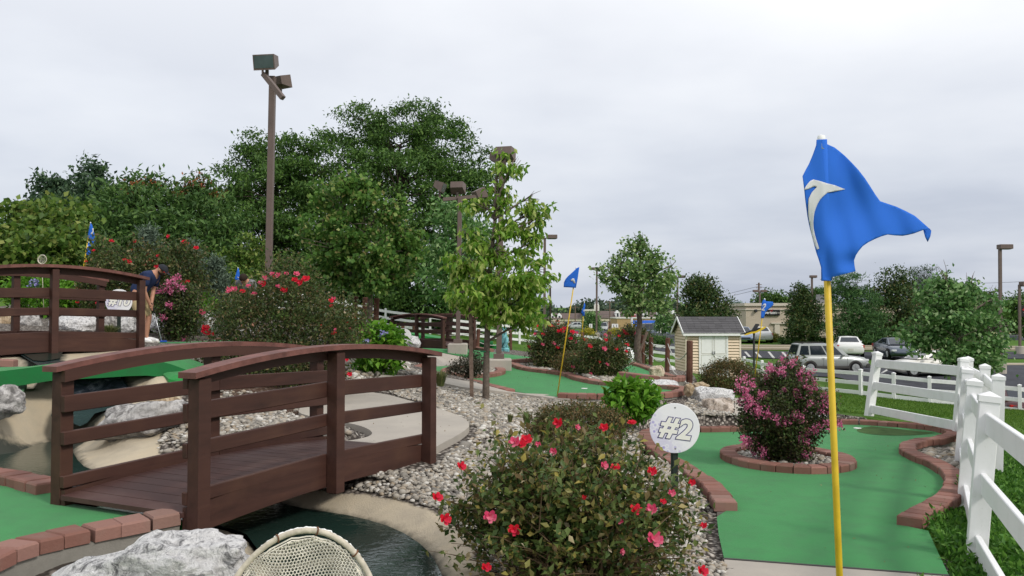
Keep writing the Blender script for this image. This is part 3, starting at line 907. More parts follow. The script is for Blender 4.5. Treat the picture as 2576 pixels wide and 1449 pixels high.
for a0, a1 in (((1860,882,66.5),(2600,882,66.5)), ((1840,876,69.5),(2600,875.5,69.5))):
    p0, p1 = ground_at(a0[0], a0[2]), ground_at(a1[0], a1[2])
    nrm = Vector((0, 0.55, 0))
    pl = [p0 - nrm, p1 - nrm, p1 + nrm, p0 + nrm]
    tag(sheet('pavement', [tuple(q)[:2] for q in pl], rd, M['tan_walk'], 2.0, 0.14, skirt=0.14), kind='structure')
for a0, a1 in (((1870,0,48),(1990,0,44)), ((2410,0,31),(2640,0,29)), ((2420,0,53.5),(2640,0,53.5))):
    p0, p1 = ground_at(a0[0], a0[2]), ground_at(a1[0], a1[2])
    nrm = Vector((0.15, 0.6, 0))
    pl = [p0 - nrm, p1 - nrm, p1 + nrm, p0 + nrm]
    tag(sheet('pavement', [tuple(q)[:2] for q in pl], rd, M['tan_walk'], 2.0, 0.06, skirt=0.1), kind='structure')
gl = MB()
for u in (1885, 1912, 1945, 1980, 2205, 2240, 2280, 2330, 2390, 2450):
    q0, q1 = ground_at(u, 58.6), ground_at(u - 13, 63.5)
    for q in (q0, q1): q.z += 0.075
    d_ = (q1 - q0).normalized(); s_ = Vector((d_.y, -d_.x, 0)) * 0.09
    gl.add([q0 - s_, q0 + s_, q1 + s_, q1 - s_], [(0, 1, 2, 3)])
tag(gl.build('road_markings', M['paint']), kind='structure')
lm = MB()
for u0, d0, u1, d1 in ((2226, 37.6, 2250, 38.6), (2330, 37.2, 2352, 38.2), (2215, 47.5, 2240, 51.0)):
    q0, q1 = ground_at(u0, d0), ground_at(u1, d1)
    for q in (q0, q1): q.z += 0.075
    d_ = (q1 - q0).normalized(); s_ = Vector((d_.y, -d_.x, 0)) * 0.07
    lm.add([q0 - s_, q0 + s_, q1 + s_, q1 - s_], [(0, 1, 2, 3)])
tag(lm.build('road_markings', M['paint']), kind='structure')

# ---------------------------------------------------------------- brick edgings
def resample(pts, step):
    pts = [Vector(p) for p in pts]
    # Catmull-Rom then even spacing
    dense = []
    n = len(pts)
    for i in range(n - 1):
        p0, p1, p2, p3 = pts[max(i - 1, 0)], pts[i], pts[i + 1], pts[min(i + 2, n - 1)]
        for k in range(10):
            t = k / 10
            dense.append(0.5 * ((2 * p1) + (p2 - p0) * t + (2 * p0 - 5 * p1 + 4 * p2 - p3) * t * t + (3 * p1 - p0 - 3 * p2 + p3) * t ** 3))
    dense.append(pts[-1])
    L = [0.0]
    for a, b in zip(dense, dense[1:]):
        L.append(L[-1] + (b - a).length)
    m = max(2, round(L[-1] / step))
    out = []
    j = 0
    for i in range(m + 1):
        s = L[-1] * i / m
        while j < len(L) - 2 and L[j + 1] < s: j += 1
        f = (s - L[j]) / max(L[j + 1] - L[j], 1e-9)
        out.append(dense[j].lerp(dense[j + 1], f))
    return out
NBRICK = 0
def edging(label, pts, width=0.20, step=0.17, high=0.09, foot=0.35, closed=False, name='brick_edging', gap=0.005, cat='brick edging', jit=0.004):
    global NBRICK
    c = resample(pts, step)
    if closed:
        c = c[:-1]
    n = len(c)
    c0 = sum(c, Vector()) / n
    root = empty(name, (c0.x, c0.y, min(p.z for p in c) - high), label, cat)
    side = []
    for i in range(n):
        a, b = (c[(i - 1) % n], c[(i + 1) % n]) if closed else (c[max(i - 1, 0)], c[min(i + 1, n - 1)])
        t = b - a; t.z = 0; t.normalize()
        side.append(Vector((t.y, -t.x, 0)))
    for i in range(n if closed else n - 1):
        j = (i + 1) % n
        p, q = c[i], c[j]
        t = (q - p).normalized() * gap
        sh = Vector((random.gauss(0, jit), random.gauss(0, jit), random.gauss(0, jit * 0.6)))
        hw = width / 2 * random.uniform(0.97, 1.03)
        A = [p + t - side[i] * hw + sh, q - t - side[j] * hw + sh, q - t + side[j] * hw + sh, p + t + side[i] * hw + sh]
        mid = sum(A, Vector()) / 4
        bv = 0.012
        def ins(v, k): return mid + (v - mid) * (1 - k)
        ring0 = [v - Vector((0, 0, high)) for v in A]
        ring1 = [v - Vector((0, 0, bv)) for v in A]
        ring2 = [ins(v, 0.10) for v in A]
        vs = [v - mid for v in ring0 + ring1 + ring2]
        fs = []
        for r in (0, 4):
            for k in range(4):
                fs.append((r + k, r + (k + 1) % 4, r + 4 + (k + 1) % 4, r + 4 + k))
        fs += [(8, 9, 10, 11), (3, 2, 1, 0)]
        if ((A[1] - A[0]).cross(A[3] - A[0])).z < 0:
            fs = [tuple(reversed(f)) for f in fs]
        o = MB().add(vs, fs).build('brick', M['brick'], root)
        o.location = mid - root.location
        NBRICK += 1
    if foot > 0:
        fb = MB()
        vs, fs = [], []
        for i in range(n):
            for s_, dz in ((-1, 0), (1, 0), (1, -foot), (-1, -foot)):
                vs.append(c[i] + side[i] * s_ * (width / 2 - 0.018) - Vector((0, 0, high + 0.003)) + Vector((0, 0, dz)) - root.location)
        for i in range(n if closed else n - 1):
            j = (i + 1) % n
            for k in range(4):
                fs.append((i * 4 + k, j * 4 + k, j * 4 + (k + 1) % 4, i * 4 + (k + 1) % 4))
        if not closed:
            fs += [(0, 1, 2, 3), (n * 4 - 1, n * 4 - 2, n * 4 - 3, n * 4 - 4)]
        fb.add(vs, fs).build('footing', M['concrete_dark'], root)
    return root
edging('curving red paver edging left of the green, behind the number 2 sign', A_L)
edging('winding S-shaped red paver edging beside the white rail fence', A_R)
ringA = [Vector((IS_A[0] + 0.68 * math.cos(t), IS_A[1] + 0.93 * math.sin(t), zA(IS_A[0] + 0.68 * math.cos(t), IS_A[1] + 0.93 * math.sin(t)) + 0.085)) for t in np.linspace(0, 2 * math.pi, 33)]
edging('oval ring of red pavers round the pink flowering crape myrtle', ringA, closed=True, step=0.165)
edging('red paver edging round the right end of the middle green with the leaning flagpole', B_F)
edging('red paver edging along the left side of the middle green behind the weathered stake', B_L)
ringB = [Vector((IS_B[0] + 0.66 * math.cos(t), IS_B[1] + 1.25 * math.sin(t), zB(IS_B[0], IS_B[1] + 1.25 * math.sin(t)) + 0.085)) for t in np.linspace(0, 2 * math.pi, 33)]
edging('oval ring of red pavers round the small dark shrub on the middle green', ringB, closed=True, step=0.18)
edging('front row of large red pavers on the concrete wall behind the big white boulder', D_F, width=0.19, step=0.16, high=0.075, foot=0.30)
edging('row of red pavers between the near green and the pond, left of the footbridge', D_B, width=0.2, step=0.165, high=0.085, foot=0.35)
edging('short row of red pavers by the pebbles at the right foot of the turf hump', [P(358,897,11.7), P(400,904,11.55), P(440,913,11.4), P(480,922,11.25), P(520,932,11.1)], step=0.17, foot=0.25)
edging('two red pavers at the far side of the turf by the foaming stream', [P(-40,898,10.7), P(0,902,10.75), P(42,904,10.8)], step=0.18, foot=0.2)
edging('low paver edging behind the putting green where the man stands', [P(430,851,17.6), P(480,850,17.6), P(540,850,17.6), P(640,851,17.6)], step=0.19, foot=0.2)
edging('red paver edging of the back green beside the cream boulder and rope posts', [Vector((x, y, hz(x, y) + 0.19)) for x, y in (C_poly[0], C_poly[1], C_poly[2], C_poly[3], C_poly[4], C_poly[5], C_poly[6])], foot=0.25)
edging('red paver edging beyond the lamp post with the concrete base', [Vector((q.x, q.y, q.z + 0.17)) for q in (ground_at(1275, 22.0), ground_at(1340, 22.4), ground_at(1385, 22.9), ground_at(1400, 23.6), ground_at(1380, 24.4))], foot=0.2)
edging('straight low paver edging along the far green strip beyond the lamp bases', [Vector((q.x, q.y, q.z + 0.17)) for q in (ground_at(1035, 27.7), ground_at(1160, 27.7), ground_at(1235, 25.8))], foot=0.2)
print('bricks', NBRICK)
# ---------------------------------------------------------------- wooden footbridges
BL, BW = 2.6, 1.245
def arch(y, h):            # rise of the bow at distance y along the bridge
    return h * (1 - ((y - BL / 2) / (BL / 2)) ** 2)
def make_bridge(loc, rz, label, full=True):
    root = empty('footbridge', loc, label, 'footbridge', 'arched brown wooden footbridges', rz)
    ps = 0.095
    for side, x0 in ((1, 0.0), (-1, -BW)):
        for y in (0.0, BL / 2, BL):
            top = 0.915 + arch(y, 0.10)
            b = MB().box((x0, y, (top + (-0.02)) / 2), (ps, ps, top + 0.02), bev=0.006)
            b.build('post', M['brown_wood'], root)
        # straight rails between the posts, on the inner faces
        for (z0, z1, nm) in ((0.650, 0.762, 'rail'), (0.435, 0.525, 'rail'), (0.155, 0.235, 'kick_rail')):
            for ya, yb in ((0.0, BL / 2), (BL / 2, BL)):
                ra, rb = arch(ya, 0.035), arch(yb, 0.035)
                zc = (z0 + z1) / 2
                xi = x0 - side * (ps / 2 + 0.021)
                e0 = -0.05 if ya == 0 else 0.002
                e1 = 0.05 if yb == BL else -0.002
                MB().beam((xi, ya + e0, zc + ra), (xi, yb + e1, zc + rb), 0.04, z1 - z0, 0.005).build(nm, M['brown_wood'], root)
        # bowed handrail: flat cap board over a curved rib
        n = 16
        for nm, w_, h_, dz, dx, mat, ext in (('handrail', 0.145, 0.036, 0.953, 0.0, M['rail_wood'], 0.10), ('handrail_rib', 0.04, 0.075, 0.896, -side * (ps / 2 + 0.021), M['brown_wood'], 0.05)):
            vs, fs = [], []
            for i in range(n + 1):
                y = -ext + (BL + 2 * ext) * i / n
                z = dz + arch(y, 0.10)
                for xx, zz in ((-w_ / 2, -h_ / 2), (w_ / 2, -h_ / 2), (w_ / 2, h_ / 2), (-w_ / 2, h_ / 2)):
                    vs.append((x0 + dx + xx, y, z + zz))
            for i in range(n):
                for k in range(4):
                    fs.append((i * 4 + k, i * 4 + (k + 1) % 4, i * 4 + 4 + (k + 1) % 4, i * 4 + 4 + k))
            fs += [(3, 2, 1, 0), (n * 4, n * 4 + 1, n * 4 + 2, n * 4 + 3)]
            MB().add(vs, fs).build(nm, mat, root)
        # bowed side beam, sawn in two lengths
        for ya, yb in ((-0.04, BL / 2 - 0.003), (BL / 2 + 0.003, BL + 0.04)):
            vs, fs = [], []
            k_ = 6
            for i in range(k_ + 1):
                y = ya + (yb - ya) * i / k_
                z = arch(y, 0.055)
                xo = x0 - side * (ps / 2 + 0.022)
                for xx, zz in ((-0.02, -0.03), (0.02, -0.03), (0.02, 0.145), (-0.02, 0.145)):
                    vs.append((xo + xx, y, z + zz))
            for i in range(k_):
                for k in range(4):
                    fs.append((i * 4 + k, i * 4 + (k + 1) % 4, i * 4 + 4 + (k + 1) % 4, i * 4 + 4 + k))
            fs += [(3, 2, 1, 0), (k_ * 4, k_ * 4 + 1, k_ * 4 + 2, k_ * 4 + 3)]
            MB().add(vs, fs).build('beam', M['brown_wood'], root)
    nb = 20
    pl = None
    for i in range(nb):
        ya = -0.06 + (BL + 0.12) * i / nb
        yb = -0.06 + (BL + 0.12) * (i + 1) / nb - 0.006
        za, zb_ = 0.118 + arch(ya, 0.055), 0.118 + arch(yb, 0.055)
        x0, x1 = -BW + 0.075, -0.075
        vs = [(x0, ya, za - .03), (x1, ya, za - .03), (x1, yb, zb_ - .03), (x0, yb, zb_ - .03), (x0, ya, za), (x1, ya, za), (x1, yb, zb_), (x0, yb, zb_)]
        MB().add(vs, [(3, 2, 1, 0), (4, 5, 6, 7), (0, 1, 5, 4), (1, 2, 6, 5), (2, 3, 7, 6), (3, 0, 4, 7)]).build('plank', M['deck_wood'], root)
    return root
bridge1 = make_bridge(P(499, 1337, 5.0), -rad(26.2), 'brown arched wooden footbridge crossing the pond to the concrete landing, beside the big rose bush')
bridge2 = copy_tree(bridge1)
p1 = P(353, 873, 13.0)
e2 = Vector((0.6, 0.8, 0))
bridge2.location = p1 - e2 * BL - Vector((0, 0, 0.06))
bridge2.scale = (1, 1, 1.2)
bridge2.rotation_euler = (0, 0, -math.atan2(0.6, 0.8))
bridge2['label'] = 'brown arched wooden footbridge over the foaming stream, in front of the round number 10 sign'
bridge3 = copy_tree(bridge1)
pa = P(1122, 880, 25.3)
e3 = Vector((-0.69, 0.724, 0))
bridge3.location = pa + Vector((0, 0, 0.03))
bridge3.rotation_euler = (0, 0, math.atan2(0.69, 0.724))
bridge3['label'] = 'small far brown wooden footbridge behind the round sign back and lamp base'
# this bridge opens to the right of its first post
for ch in list(bridge3.children):
    pass
bridge3.location = bridge3.location + Vector((0.724, 0.69, 0)) * BW * 0.9

# ---------------------------------------------------------------- turf hump over the stream
hump = empty('turf_bridge', P(200, 940, 10.2), 'humped green turf crossing over the rapid water, left of the red pavers', 'turf hump')
ne = [P(*c) for c in ((-120,938,9.2),(-40,936,9.4),(0,934,9.5),(66,926,9.7),(130,917,9.9),(200,913,10.05),(265,910,10.2),(320,907,10.35),(371,906,10.5),(402,909,10.6),(430,916,10.7),(460,927,10.8),(486,938,10.9))]
vs, fs = [], []
for p in ne:
    q = p + Vector((-0.08, 0.95, 0.0))
    for a in (p + Vector((0.01, -0.05, -0.19)), p, p.lerp(q, 0.5) + Vector((0, 0, .012)), q, q + Vector((0, 0.03, -0.19))):
        vs.append(a - hump.location)
for i in range(len(ne) - 1):
    for k in range(4):
        fs.append((i * 5 + k, i * 5 + 5 + k, i * 5 + 6 + k, i * 5 + 1 + k))
MB().add(vs, fs[0::4]).build('turf_skirt', M['turf_dark'], hump)
MB().add(vs, [f for i, f in enumerate(fs) if i % 4]).build('turf_deck', M['turf'], hump)

# ---------------------------------------------------------------- white vinyl rail fences
def vinyl_fence(label, posts, rails, h, ps=0.127, rh=0.15, rw=0.04, group=None, links=None, capped=True):
    """posts: (base point, lean as (dx, dy) per metre); rails: heights of rail centres"""
    root = empty('rail_fence', posts[0][0], label, 'fence', group)
    o = root.location
    n = len(posts)
    for i, (b, ln) in enumerate(posts):
        a = posts[max(i - 1, 0)][0]; c = posts[min(i + 1, n - 1)][0]
        d = c - a
        rz = math.atan2(d.y, d.x)
        up = Vector((ln[0], ln[1], 1)).normalized()
        x = Vector((math.cos(rz), math.sin(rz), 0)); x = (x - up * x.dot(up)).normalized()
        R = Matrix((x, up.cross(x), up)).transposed()
        m = MB().box(b - o + up * (h / 2 - 0.15), (ps, ps, h + 0.3), R, 0.006)
        post = m.build('post', M['vinyl'], root)
        if capped:
            cb = MB()
            c0 = b - o + up * h
            hw = ps / 2 + 0.007
            vs = [c0 + R @ Vector(q) for q in ((-hw, -hw, -0.03), (hw, -hw, -0.03), (hw, hw, -0.03), (-hw, hw, -0.03), (-hw, -hw, 0.012), (hw, -hw, 0.012), (hw, hw, 0.012), (-hw, hw, 0.012), (0, 0, 0.045))]
            cb.add(vs, [(3, 2, 1, 0), (0, 1, 5, 4), (1, 2, 6, 5), (2, 3, 7, 6), (3, 0, 4, 7), (4, 5, 8), (5, 6, 8), (6, 7, 8), (7, 4, 8)])
            cb.build('cap', M['vinyl'], post)
    for i, j in (links or [(k, k + 1) for k in range(n - 1)]):
        (b0, l0), (b1, l1) = posts[i], posts[j]
        for zr in rails:
            p0 = b0 - o + Vector((l0[0], l0[1], 1)).normalized() * zr
            p1 = b1 - o + Vector((l1[0], l1[1], 1)).normalized() * zr
            d = (p1 - p0).normalized()
            MB().beam(p0 + d * (ps / 2 - 0.012), p1 - d * (ps / 2 - 0.012), rw, rh, 0.005).build('rail', M['vinyl'], root)
    return root
lean = (0.10, 0.0)
def fp(utop, vtop, d, h, ln=lean):
    t = P(utop, vtop, d)
    return (t - Vector((ln[0], ln[1], 1)).normalized() * h, ln)
hN = 1.20
N1 = fp(2489, 1000, 5.9, hN); N2 = fp(2452, 962, 7.9, hN); Mm = fp(2424, 905, 13.0, hN); L_ = fp(2206, 900, 15.5, 1.12, (0.15, 0))
mid = ((N2[0] + Mm[0]) / 2, lean); mid[0].z -= 0.03
N0 = (N1[0] + Vector((-0.95, -2.36, 0.02)), lean)
vinyl_fence('near white vinyl rail fence with leaning capped posts beside the number 2 green', [N0, N1, N2, mid, Mm, L_], (1.02, 0.60, 0.165), hN)
O_ = fp(2478, 922, 12.0, hN, (0.03, 0)); N3 = fp(2512, 949, 9.7, hN, (0.04, 0))
vinyl_fence('short white rail fence return, two posts right behind the leaning fence corner', [(Mm[0] + Vector((0.22, 0.12, 0)), (0.03, 0)), O_, N3], (1.02, 0.60, 0.165), hN, links=[(0, 1), (1, 2)])
far_posts = [(110,648,37),(190,651,38),(300,658,39),(390,674,41),(480,690,43),(570,706,45),(660,723,47),(760,741,49),(870,757,50),(970,777,50),(1082,792,50.5),(1195,806,51),(1307,817,52),(1418,832,52),(1525,848,51.5),(1640,862,50),(1740,874,49),(1810,887,48),(1872,898,46),(1917,908,42.5),(1964,915,40),(2022,921,37.5),(2090,925,35.5),(2165,930,34),(2248,939,33.2),(2338,948,32.4),(2420,954,32),(2490,962,31.6),(2565,969,31),(2660,980,30.5)]
vinyl_fence('long white three-rail fence running along the trees and down to the car park', [(P(u, v, d) - Vector((0, 0, 1.2)), (0, 0)) for u, v, d in far_posts], (1.05, 0.66, 0.27), 1.2)

# ---------------------------------------------------------------- flags
def cloth_piece(name, uv, d, mat, parent, ripple, step=14, off=0.0, thick=0.0016, ref=None):
    """a piece of cloth: outline in photo units hung at distance d(u,v)"""
    n = len(uv)
    us = [a[0] for a in uv]; vs_ = [a[1] for a in uv]
    ax, ay = np.meshgrid(np.arange(min(us) + step / 2, max(us), step), np.arange(min(vs_) + step / 2, max(vs_), step))
    ax, ay = ax.ravel(), ay.ravel()
    k = sdist(ax, ay, uv) < -step * 0.3
    pts = [Vector(a) for a in uv] + [Vector((a, b)) for a, b in zip(ax[k], ay[k])]
    v2, _, fs, _, _, _ = delaunay_2d_cdt(pts, [(i, (i + 1) % n) for i in range(n)], [list(range(n))], 1, 1e-6)
    vv = [P(q.x, q.y, d + ripple(q.x, q.y) + off) - parent.location for q in v2]
    out = []
    for f in fs:
        a, b, c = (vv[i] for i in f[:3])
        out.append(tuple(f) if (b - a).cross(c - a).y < 0 else tuple(reversed(f)))
    me = bpy.data.meshes.new(name)
    me.from_pydata([tuple(q) for q in vv], [], out)
    me.materials.append(mat)
    me.polygons.foreach_set('use_smooth', [True] * len(me.polygons))
    o = link(name, me, parent)
    if thick:
        sm = o.modifiers.new('thickness', 'SOLIDIFY'); sm.thickness = thick; sm.offset = 0
    return o
def pole(root, b, t, r, mat, n=10, cap=True):
    MB().tube([b - root.location, t - root.location], r, n).build('pole', mat, root, smooth=True)
    if cap:
        MB().lathe([(0.0, 0.012), (r * 1.1, 0.008), (r * 1.25, -0.004), (r * 1.25, -0.03), (0.0, -0.03)][::-1], t - root.location, 10).build('pole_cap', M['white'], root, smooth=True)
GF = 'blue numbered hole flags on yellow poles'
# the big flag close to the camera
gb = P(2118, 1560, 2.36); gb = Vector((gb.x, gb.y, 0.05)) + Vector((0.02, 0, 0))
r_ = ray(2116, 1560)
tp = P(2066, 349, 2.3)
lowp = P(2112, 1449, 2.33)
dirn = (lowp - tp).normalized()
gb = tp + dirn * ((tp.z - 0.03) / -dirn.z)
fl1 = empty('hole_flag', gb, 'large rippling blue flag with white numeral on the yellow pole nearest the camera', 'flag', GF)
pole(fl1, gb, tp, 0.0093, M['pole_yellow'])
fz = lambda X, Y: (1981 + 0.27343 * X, 327 + 0.27343 * Y)
big = [(268,90),(310,86),(355,95),(350,125),(430,160),(480,198),(530,240),(595,305),(650,365),(710,443),(760,520),(805,592),(850,655),(925,680),(1000,705),(1085,745),(1170,790),(1230,842),(1290,895),(1322,925),(1306,912),(1255,918),(1160,953),(1110,965),(1060,974),(990,970),(920,962),(860,980),(800,1005),(740,1035),(690,1070),(655,1112),(630,1150),(612,1200),(616,1250),(625,1300),(515,1328),(405,1355),(402,1388),(312,1388),(310,1265),(290,1200),(265,1130),(240,1035),(215,940),(198,870),(185,800),(175,720),(165,640),(155,540),(140,425),(170,365),(200,310),(235,225),(265,140)]
glyph = [(152,552),(168,520),(190,490),(210,468),(238,455),(300,470),(360,490),(430,507),(530,545),(450,562),(370,575),(330,608),(300,640),(278,678),(262,715),(250,752),(243,790),(238,850),(240,900),(250,955),(265,1010),(292,1090),(270,1102),(250,1055),(235,1010),(215,930),(203,860),(194,805),(190,760),(190,700),(195,630),(225,572),(272,522),(250,518),(228,525),(195,543)]
def ripple1(u, v):
    x, y = (u - 1981) / 0.27343, (v - 327) / 0.27343
    pole_x = 310 + (y - 90) * 0.035
    a = (x - pole_x)
    s = 0.000118 * a + 0.018 * math.sin(a / 150.0 + y / 330.0) * min(1, abs(a) / 130)
    s += 0.012 * math.sin((x * 0.6 + y) / 145.0) * min(1, abs(a) / 200)
    s += 0.005 * math.sin((x * 1.2 - y * 0.5) / 55.0) * min(1, abs(a) / 250)
    s -= 0.020 * math.exp(-((x - 420) ** 2) / 9000 - ((y - 1050) ** 2) / 60000)
    s += 0.016 * math.exp(-((x - 560) ** 2) / 7000 - ((y - 1220) ** 2) / 6000)
    return s - 0.012
cl1 = cloth_piece('cloth', [fz(*q) for q in big], 2.3, M['flag_blue'], fl1, ripple1, 6)
nm_ = cloth_piece('numeral', [fz(*q) for q in glyph], 2.3, M['flag_white'], fl1, ripple1, 4, off=-0.004, thick=0.0008)
nm_.parent = cl1
tipf = [(1250,917),(1306,905),(1322,930),(1313,980),(1290,1028),(1268,985)]
cloth_piece('folded_tip', [fz(*q) for q in tipf], 2.3, M['flag_blue'], fl1, lambda u, v: ripple1(u, v) + 0.012, 6)
sl_ = MB().tube([P(2068, 352, 2.3) - gb, P(2081, 706, 2.315) - gb], 0.0135, 10)
sl_.build('sleeve', M['flag_blue'], fl1, smooth=True)

def numeral(c, root, g, d, rp):
    n_ = cloth_piece('numeral', g, d, M['flag_white'], root, rp, 5, off=-0.008, thick=0.001)
    n_.parent = c
def small_flag(label, base, top, d, outline, glyphs, amp=0.02, r=0.011):
    b, t = P(*base, d), P(*top, d)
    root = empty('hole_flag', b, label, 'flag', GF)
    pole(root, b - (t - b).normalized() * 0.05, t, r, M['pole_yellow'], 8)
    u0 = min(q[0] for q in outline)
    rp = lambda u, v: amp * math.sin((u - u0) * d / 120.0 + v * d / 260.0) - 0.045
    c = cloth_piece('cloth', outline, d, M['flag_blue'], root, rp, 5)
    for g in glyphs:
        numeral(c, root, g, d, rp)
    return root
f3 = lambda X, Y: (1288 + 0.3472 * X, 534.6 + 0.3472 * Y)
small_flag('blue flag flying left from a leaning yellow pole on the middle green', (1402, 995), (1450, 673), 15.0,
           [f3(*q) for q in ((488,395),(470,402),(430,440),(405,462),(388,482),(376,507),(374,541),(420,543),(463,546),(476,480))],
           [[f3(*q) for q in ((425,490),(436,478),(450,478),(461,512),(447,512),(441,493),(432,500))]])
f1 = lambda X, Y: (0.6289 * (2050 + X / 3.623), 0.6289 * (1130 + Y / 3.623))
small_flag('narrow furled blue flag with a white numeral above the red roses', f1(995, 900), f1(1042, 280), 23.0,
           [f1(*q) for q in ((1042,285),(1030,340),(1005,410),(995,440),(1015,455),(1012,485),(1045,485),(1048,400),(1056,330))],
           [[f1(*q) for q in ((1028,405),(1036,390),(1044,400),(1042,425),(1032,428))]])
f2 = lambda X, Y: (1698 + 0.17358 * X, 710.7 + 0.17358 * Y)
small_flag('blue flag with a white 2 above the clipped bush beside the shed', f2(1153, 1400), f2(1300, 236), 17.8,
           [f2(*q) for q in ((1275,255),(1300,246),(1320,272),(1420,280),(1430,320),(1390,362),(1345,395),(1312,432),(1298,480),(1286,520),(1245,520),(1247,460),(1250,400),(1252,340),(1256,300))],
           [[f2(*q) for q in ((1262,340),(1282,312),(1306,303),(1322,318),(1316,345),(1290,375),(1272,392),(1298,394),(1296,412),(1255,410),(1256,390),(1290,350),(1300,330),(1290,326),(1274,350))]])
f6 = lambda X, Y: (0.25176 * X, 503.1 + 0.25176 * Y)
small_flag('upper of two drooping blue flags by the left bridge, with white numeral', f6(768, 1080), f6(905, 224), 21.0,
           [f6(*q) for q in ((903,228),(920,247),(932,290),(942,335),(950,400),(956,458),(930,442),(902,402),(876,366),(884,320),(890,288))],
           [[f6(*q) for q in ((918,288),(934,282),(936,310),(925,345),(906,346),(908,328),(922,318),(924,300))]])
small_flag('lower of two drooping blue flags by the left bridge, behind the first', f6(832, 760), f6(888, 420), 23.5,
           [f6(*q) for q in ((884,425),(905,432),(910,480),(912,520),(890,550),(862,550),(866,480))],
           [[f6(*q) for q in ((872,455),(882,452),(880,480),(870,484))]])
f8 = lambda X, Y: (534.6 + 0.0651 * X, 660.4 + 0.0651 * Y)
small_flag('blue drooping flag rising behind the tall rose bush near the lamp post', f8(700, 1900), f8(985, 200), 23.0,
           [f8(*q) for q in ((985,205),(1022,245),(1040,380),(1052,500),(1042,720),(962,722),(925,690),(850,640),(880,540),(940,330))],
           [[f8(*q) for q in ((950,545),(1010,575),(1030,610),(980,595))]])

# ---------------------------------------------------------------- round hole signs
def text_mesh(txt, size, shear=0.0, offset=0.0, extrude=0.002, spacing=1.0):
    c = bpy.data.curves.new('lettering', 'FONT')
    c.body = txt; c.size = size; c.shear = shear; c.offset = offset; c.extrude = extrude
    c.align_x = 'CENTER'; c.align_y = 'CENTER'; c.space_character = spacing
    c.resolution_u = 6
    o = bpy.data.objects.new('lettering', c)
    COL.objects.link(o)
    dg = bpy.context.evaluated_depsgraph_get()
    me = bpy.data.meshes.new_from_object(o.evaluated_get(dg))
    bpy.data.objects.remove(o)
    return me
def lettering(txt, size, mat, parent, M4, **kw):
    me = text_mesh(txt, size, **kw)
    me.materials.clear(); me.materials.append(mat)
    me.transform(M4)
    return link('lettering', me, parent)
def golf_print():
    m = Mat('golf_ball_print', 0.35, 0.4)
    oc = m.coord('Object')
    sp = m.n('ShaderNodeSeparateXYZ'); m.l(oc, sp.inputs[0])
    v = m.voronoi(22, oc)
    # printed dimples, only in the lower left crescent of the disc
    g = m.math('ADD', m.math('MULTIPLY', sp.outputs[0], -2.6), m.math('MULTIPLY', sp.outputs[2], -1.9))
    g = m.math('ADD', g, m.math('MULTIPLY', m.math('SUBTRACT', m.noise(9, 2), 0.5), 0.25))
    k = m.math('MULTIPLY', m.ramp(g, [(0.02, (0, 0, 0, 1)), (0.45, (1, 1, 1, 1))]), m.ramp(v, [(0.12, (1, 1, 1, 1)), (0.42, (0.08, 0.08, 0.08, 1)), (0.6, (0.35, 0.35, 0.35, 1))]))
    m.color(m.mix(k, (0.80, 0.80, 0.82, 1), (0.34, 0.30, 0.62, 1)))
    return m.m
M['golf_print'] = golf_print()
M['ink'] = simple('purple_ink', (0.055, 0.05, 0.17, 1), 0.5, 0.3, var=0)
M['cream_ink'] = simple('cream_ink', (0.80, 0.79, 0.72, 1), 0.5, 0.3, var=0)
M['sign_post'] = simple('green_steel_post', (0.022, 0.032, 0.028, 1), 0.45, 0.5, 0.3, var=0.2)
def round_sign(label, c, r, post_z, face=1, txt=None, rz=0.0, tsize=0.2):
    root = empty('hole_sign', (c.x, c.y, post_z), label, 'sign', 'round golf ball hole signs', rz)
    z = c.z - post_z
    d = MB().lathe([(0, -0.004), (r - 0.003, -0.004), (r, -0.002), (r, 0.002), (r - 0.003, 0.004), (0, 0.004)], (0, 0, 0), 48, 'Y')
    o = d.build('disc', M['golf_print'] if txt else M['white'], root, loc=(0, 0, z))
    if txt:
        R = Matrix.Rotation(math.pi / 2, 4, 'X') @ Matrix.Rotation(-rad(7), 4, 'Z')
        for i, (ch, dx, dz) in enumerate(txt):
            T = Matrix.Translation((dx, -0.006, dz))
            lettering(ch, tsize, M['ink'], o, T @ R, shear=0.16, offset=0.0155, extrude=0.001)
            lettering(ch, tsize, M['cream_ink'], o, Matrix.Translation((dx, -0.008, dz)) @ R, shear=0.16, offset=0.0085, extrude=0.001)
        for s in (-1, 1):
            MB().lathe([(0, -0.0075), (0.007, -0.0065), (0.008, -0.004), (0, -0.004)], (0.005, 0, s * r * 0.82), 10, 'Y').build('bolt', M['grey_metal'], o)
    # U-channel post: web and two flanges
    yp = 0.018 if face > 0 else -0.018
    top = z + (r * 0.9 if face > 0 else r * 0.95)
    p = MB().box((0, yp, top / 2 - 0.15), (0.028, 0.004, top + 0.3))
    for s in (-1, 1):
        p.box((s * 0.024, yp + 0.009 * face, top / 2 - 0.15), (0.018, 0.004, top + 0.3))
        p.box((s * 0.0145, yp + 0.0045 * face, top / 2 - 0.15), (0.003, 0.0125, top + 0.3))
    p.build('post', M['sign_post'], root)
    return root
c2 = P(1697, 1077, 7.5)
round_sign('round white number 2 golf ball sign on a green post behind the flowering rose bush', c2, 0.2235, hz(c2.x, c2.y), 1, [('#', -0.058, 0.012), ('2', 0.083, -0.020)], rz=rad(-3), tsize=0.245)
c10 = P(299, 759, 15.0)
round_sign('round white number 10 golf ball sign behind the rails of the left footbridge', c10, 0.225, 1.12, 1, [('#', -0.105, 0.006), ('1', 0.018, -0.004), ('0', 0.125, -0.006)], rz=rad(12), tsize=0.205)
cb = P(1015, 846, 23.4)
round_sign('plain white back of a round sign with a dark post, beside the hydrangea', cb, 0.225, hz(cb.x, cb.y), -1)

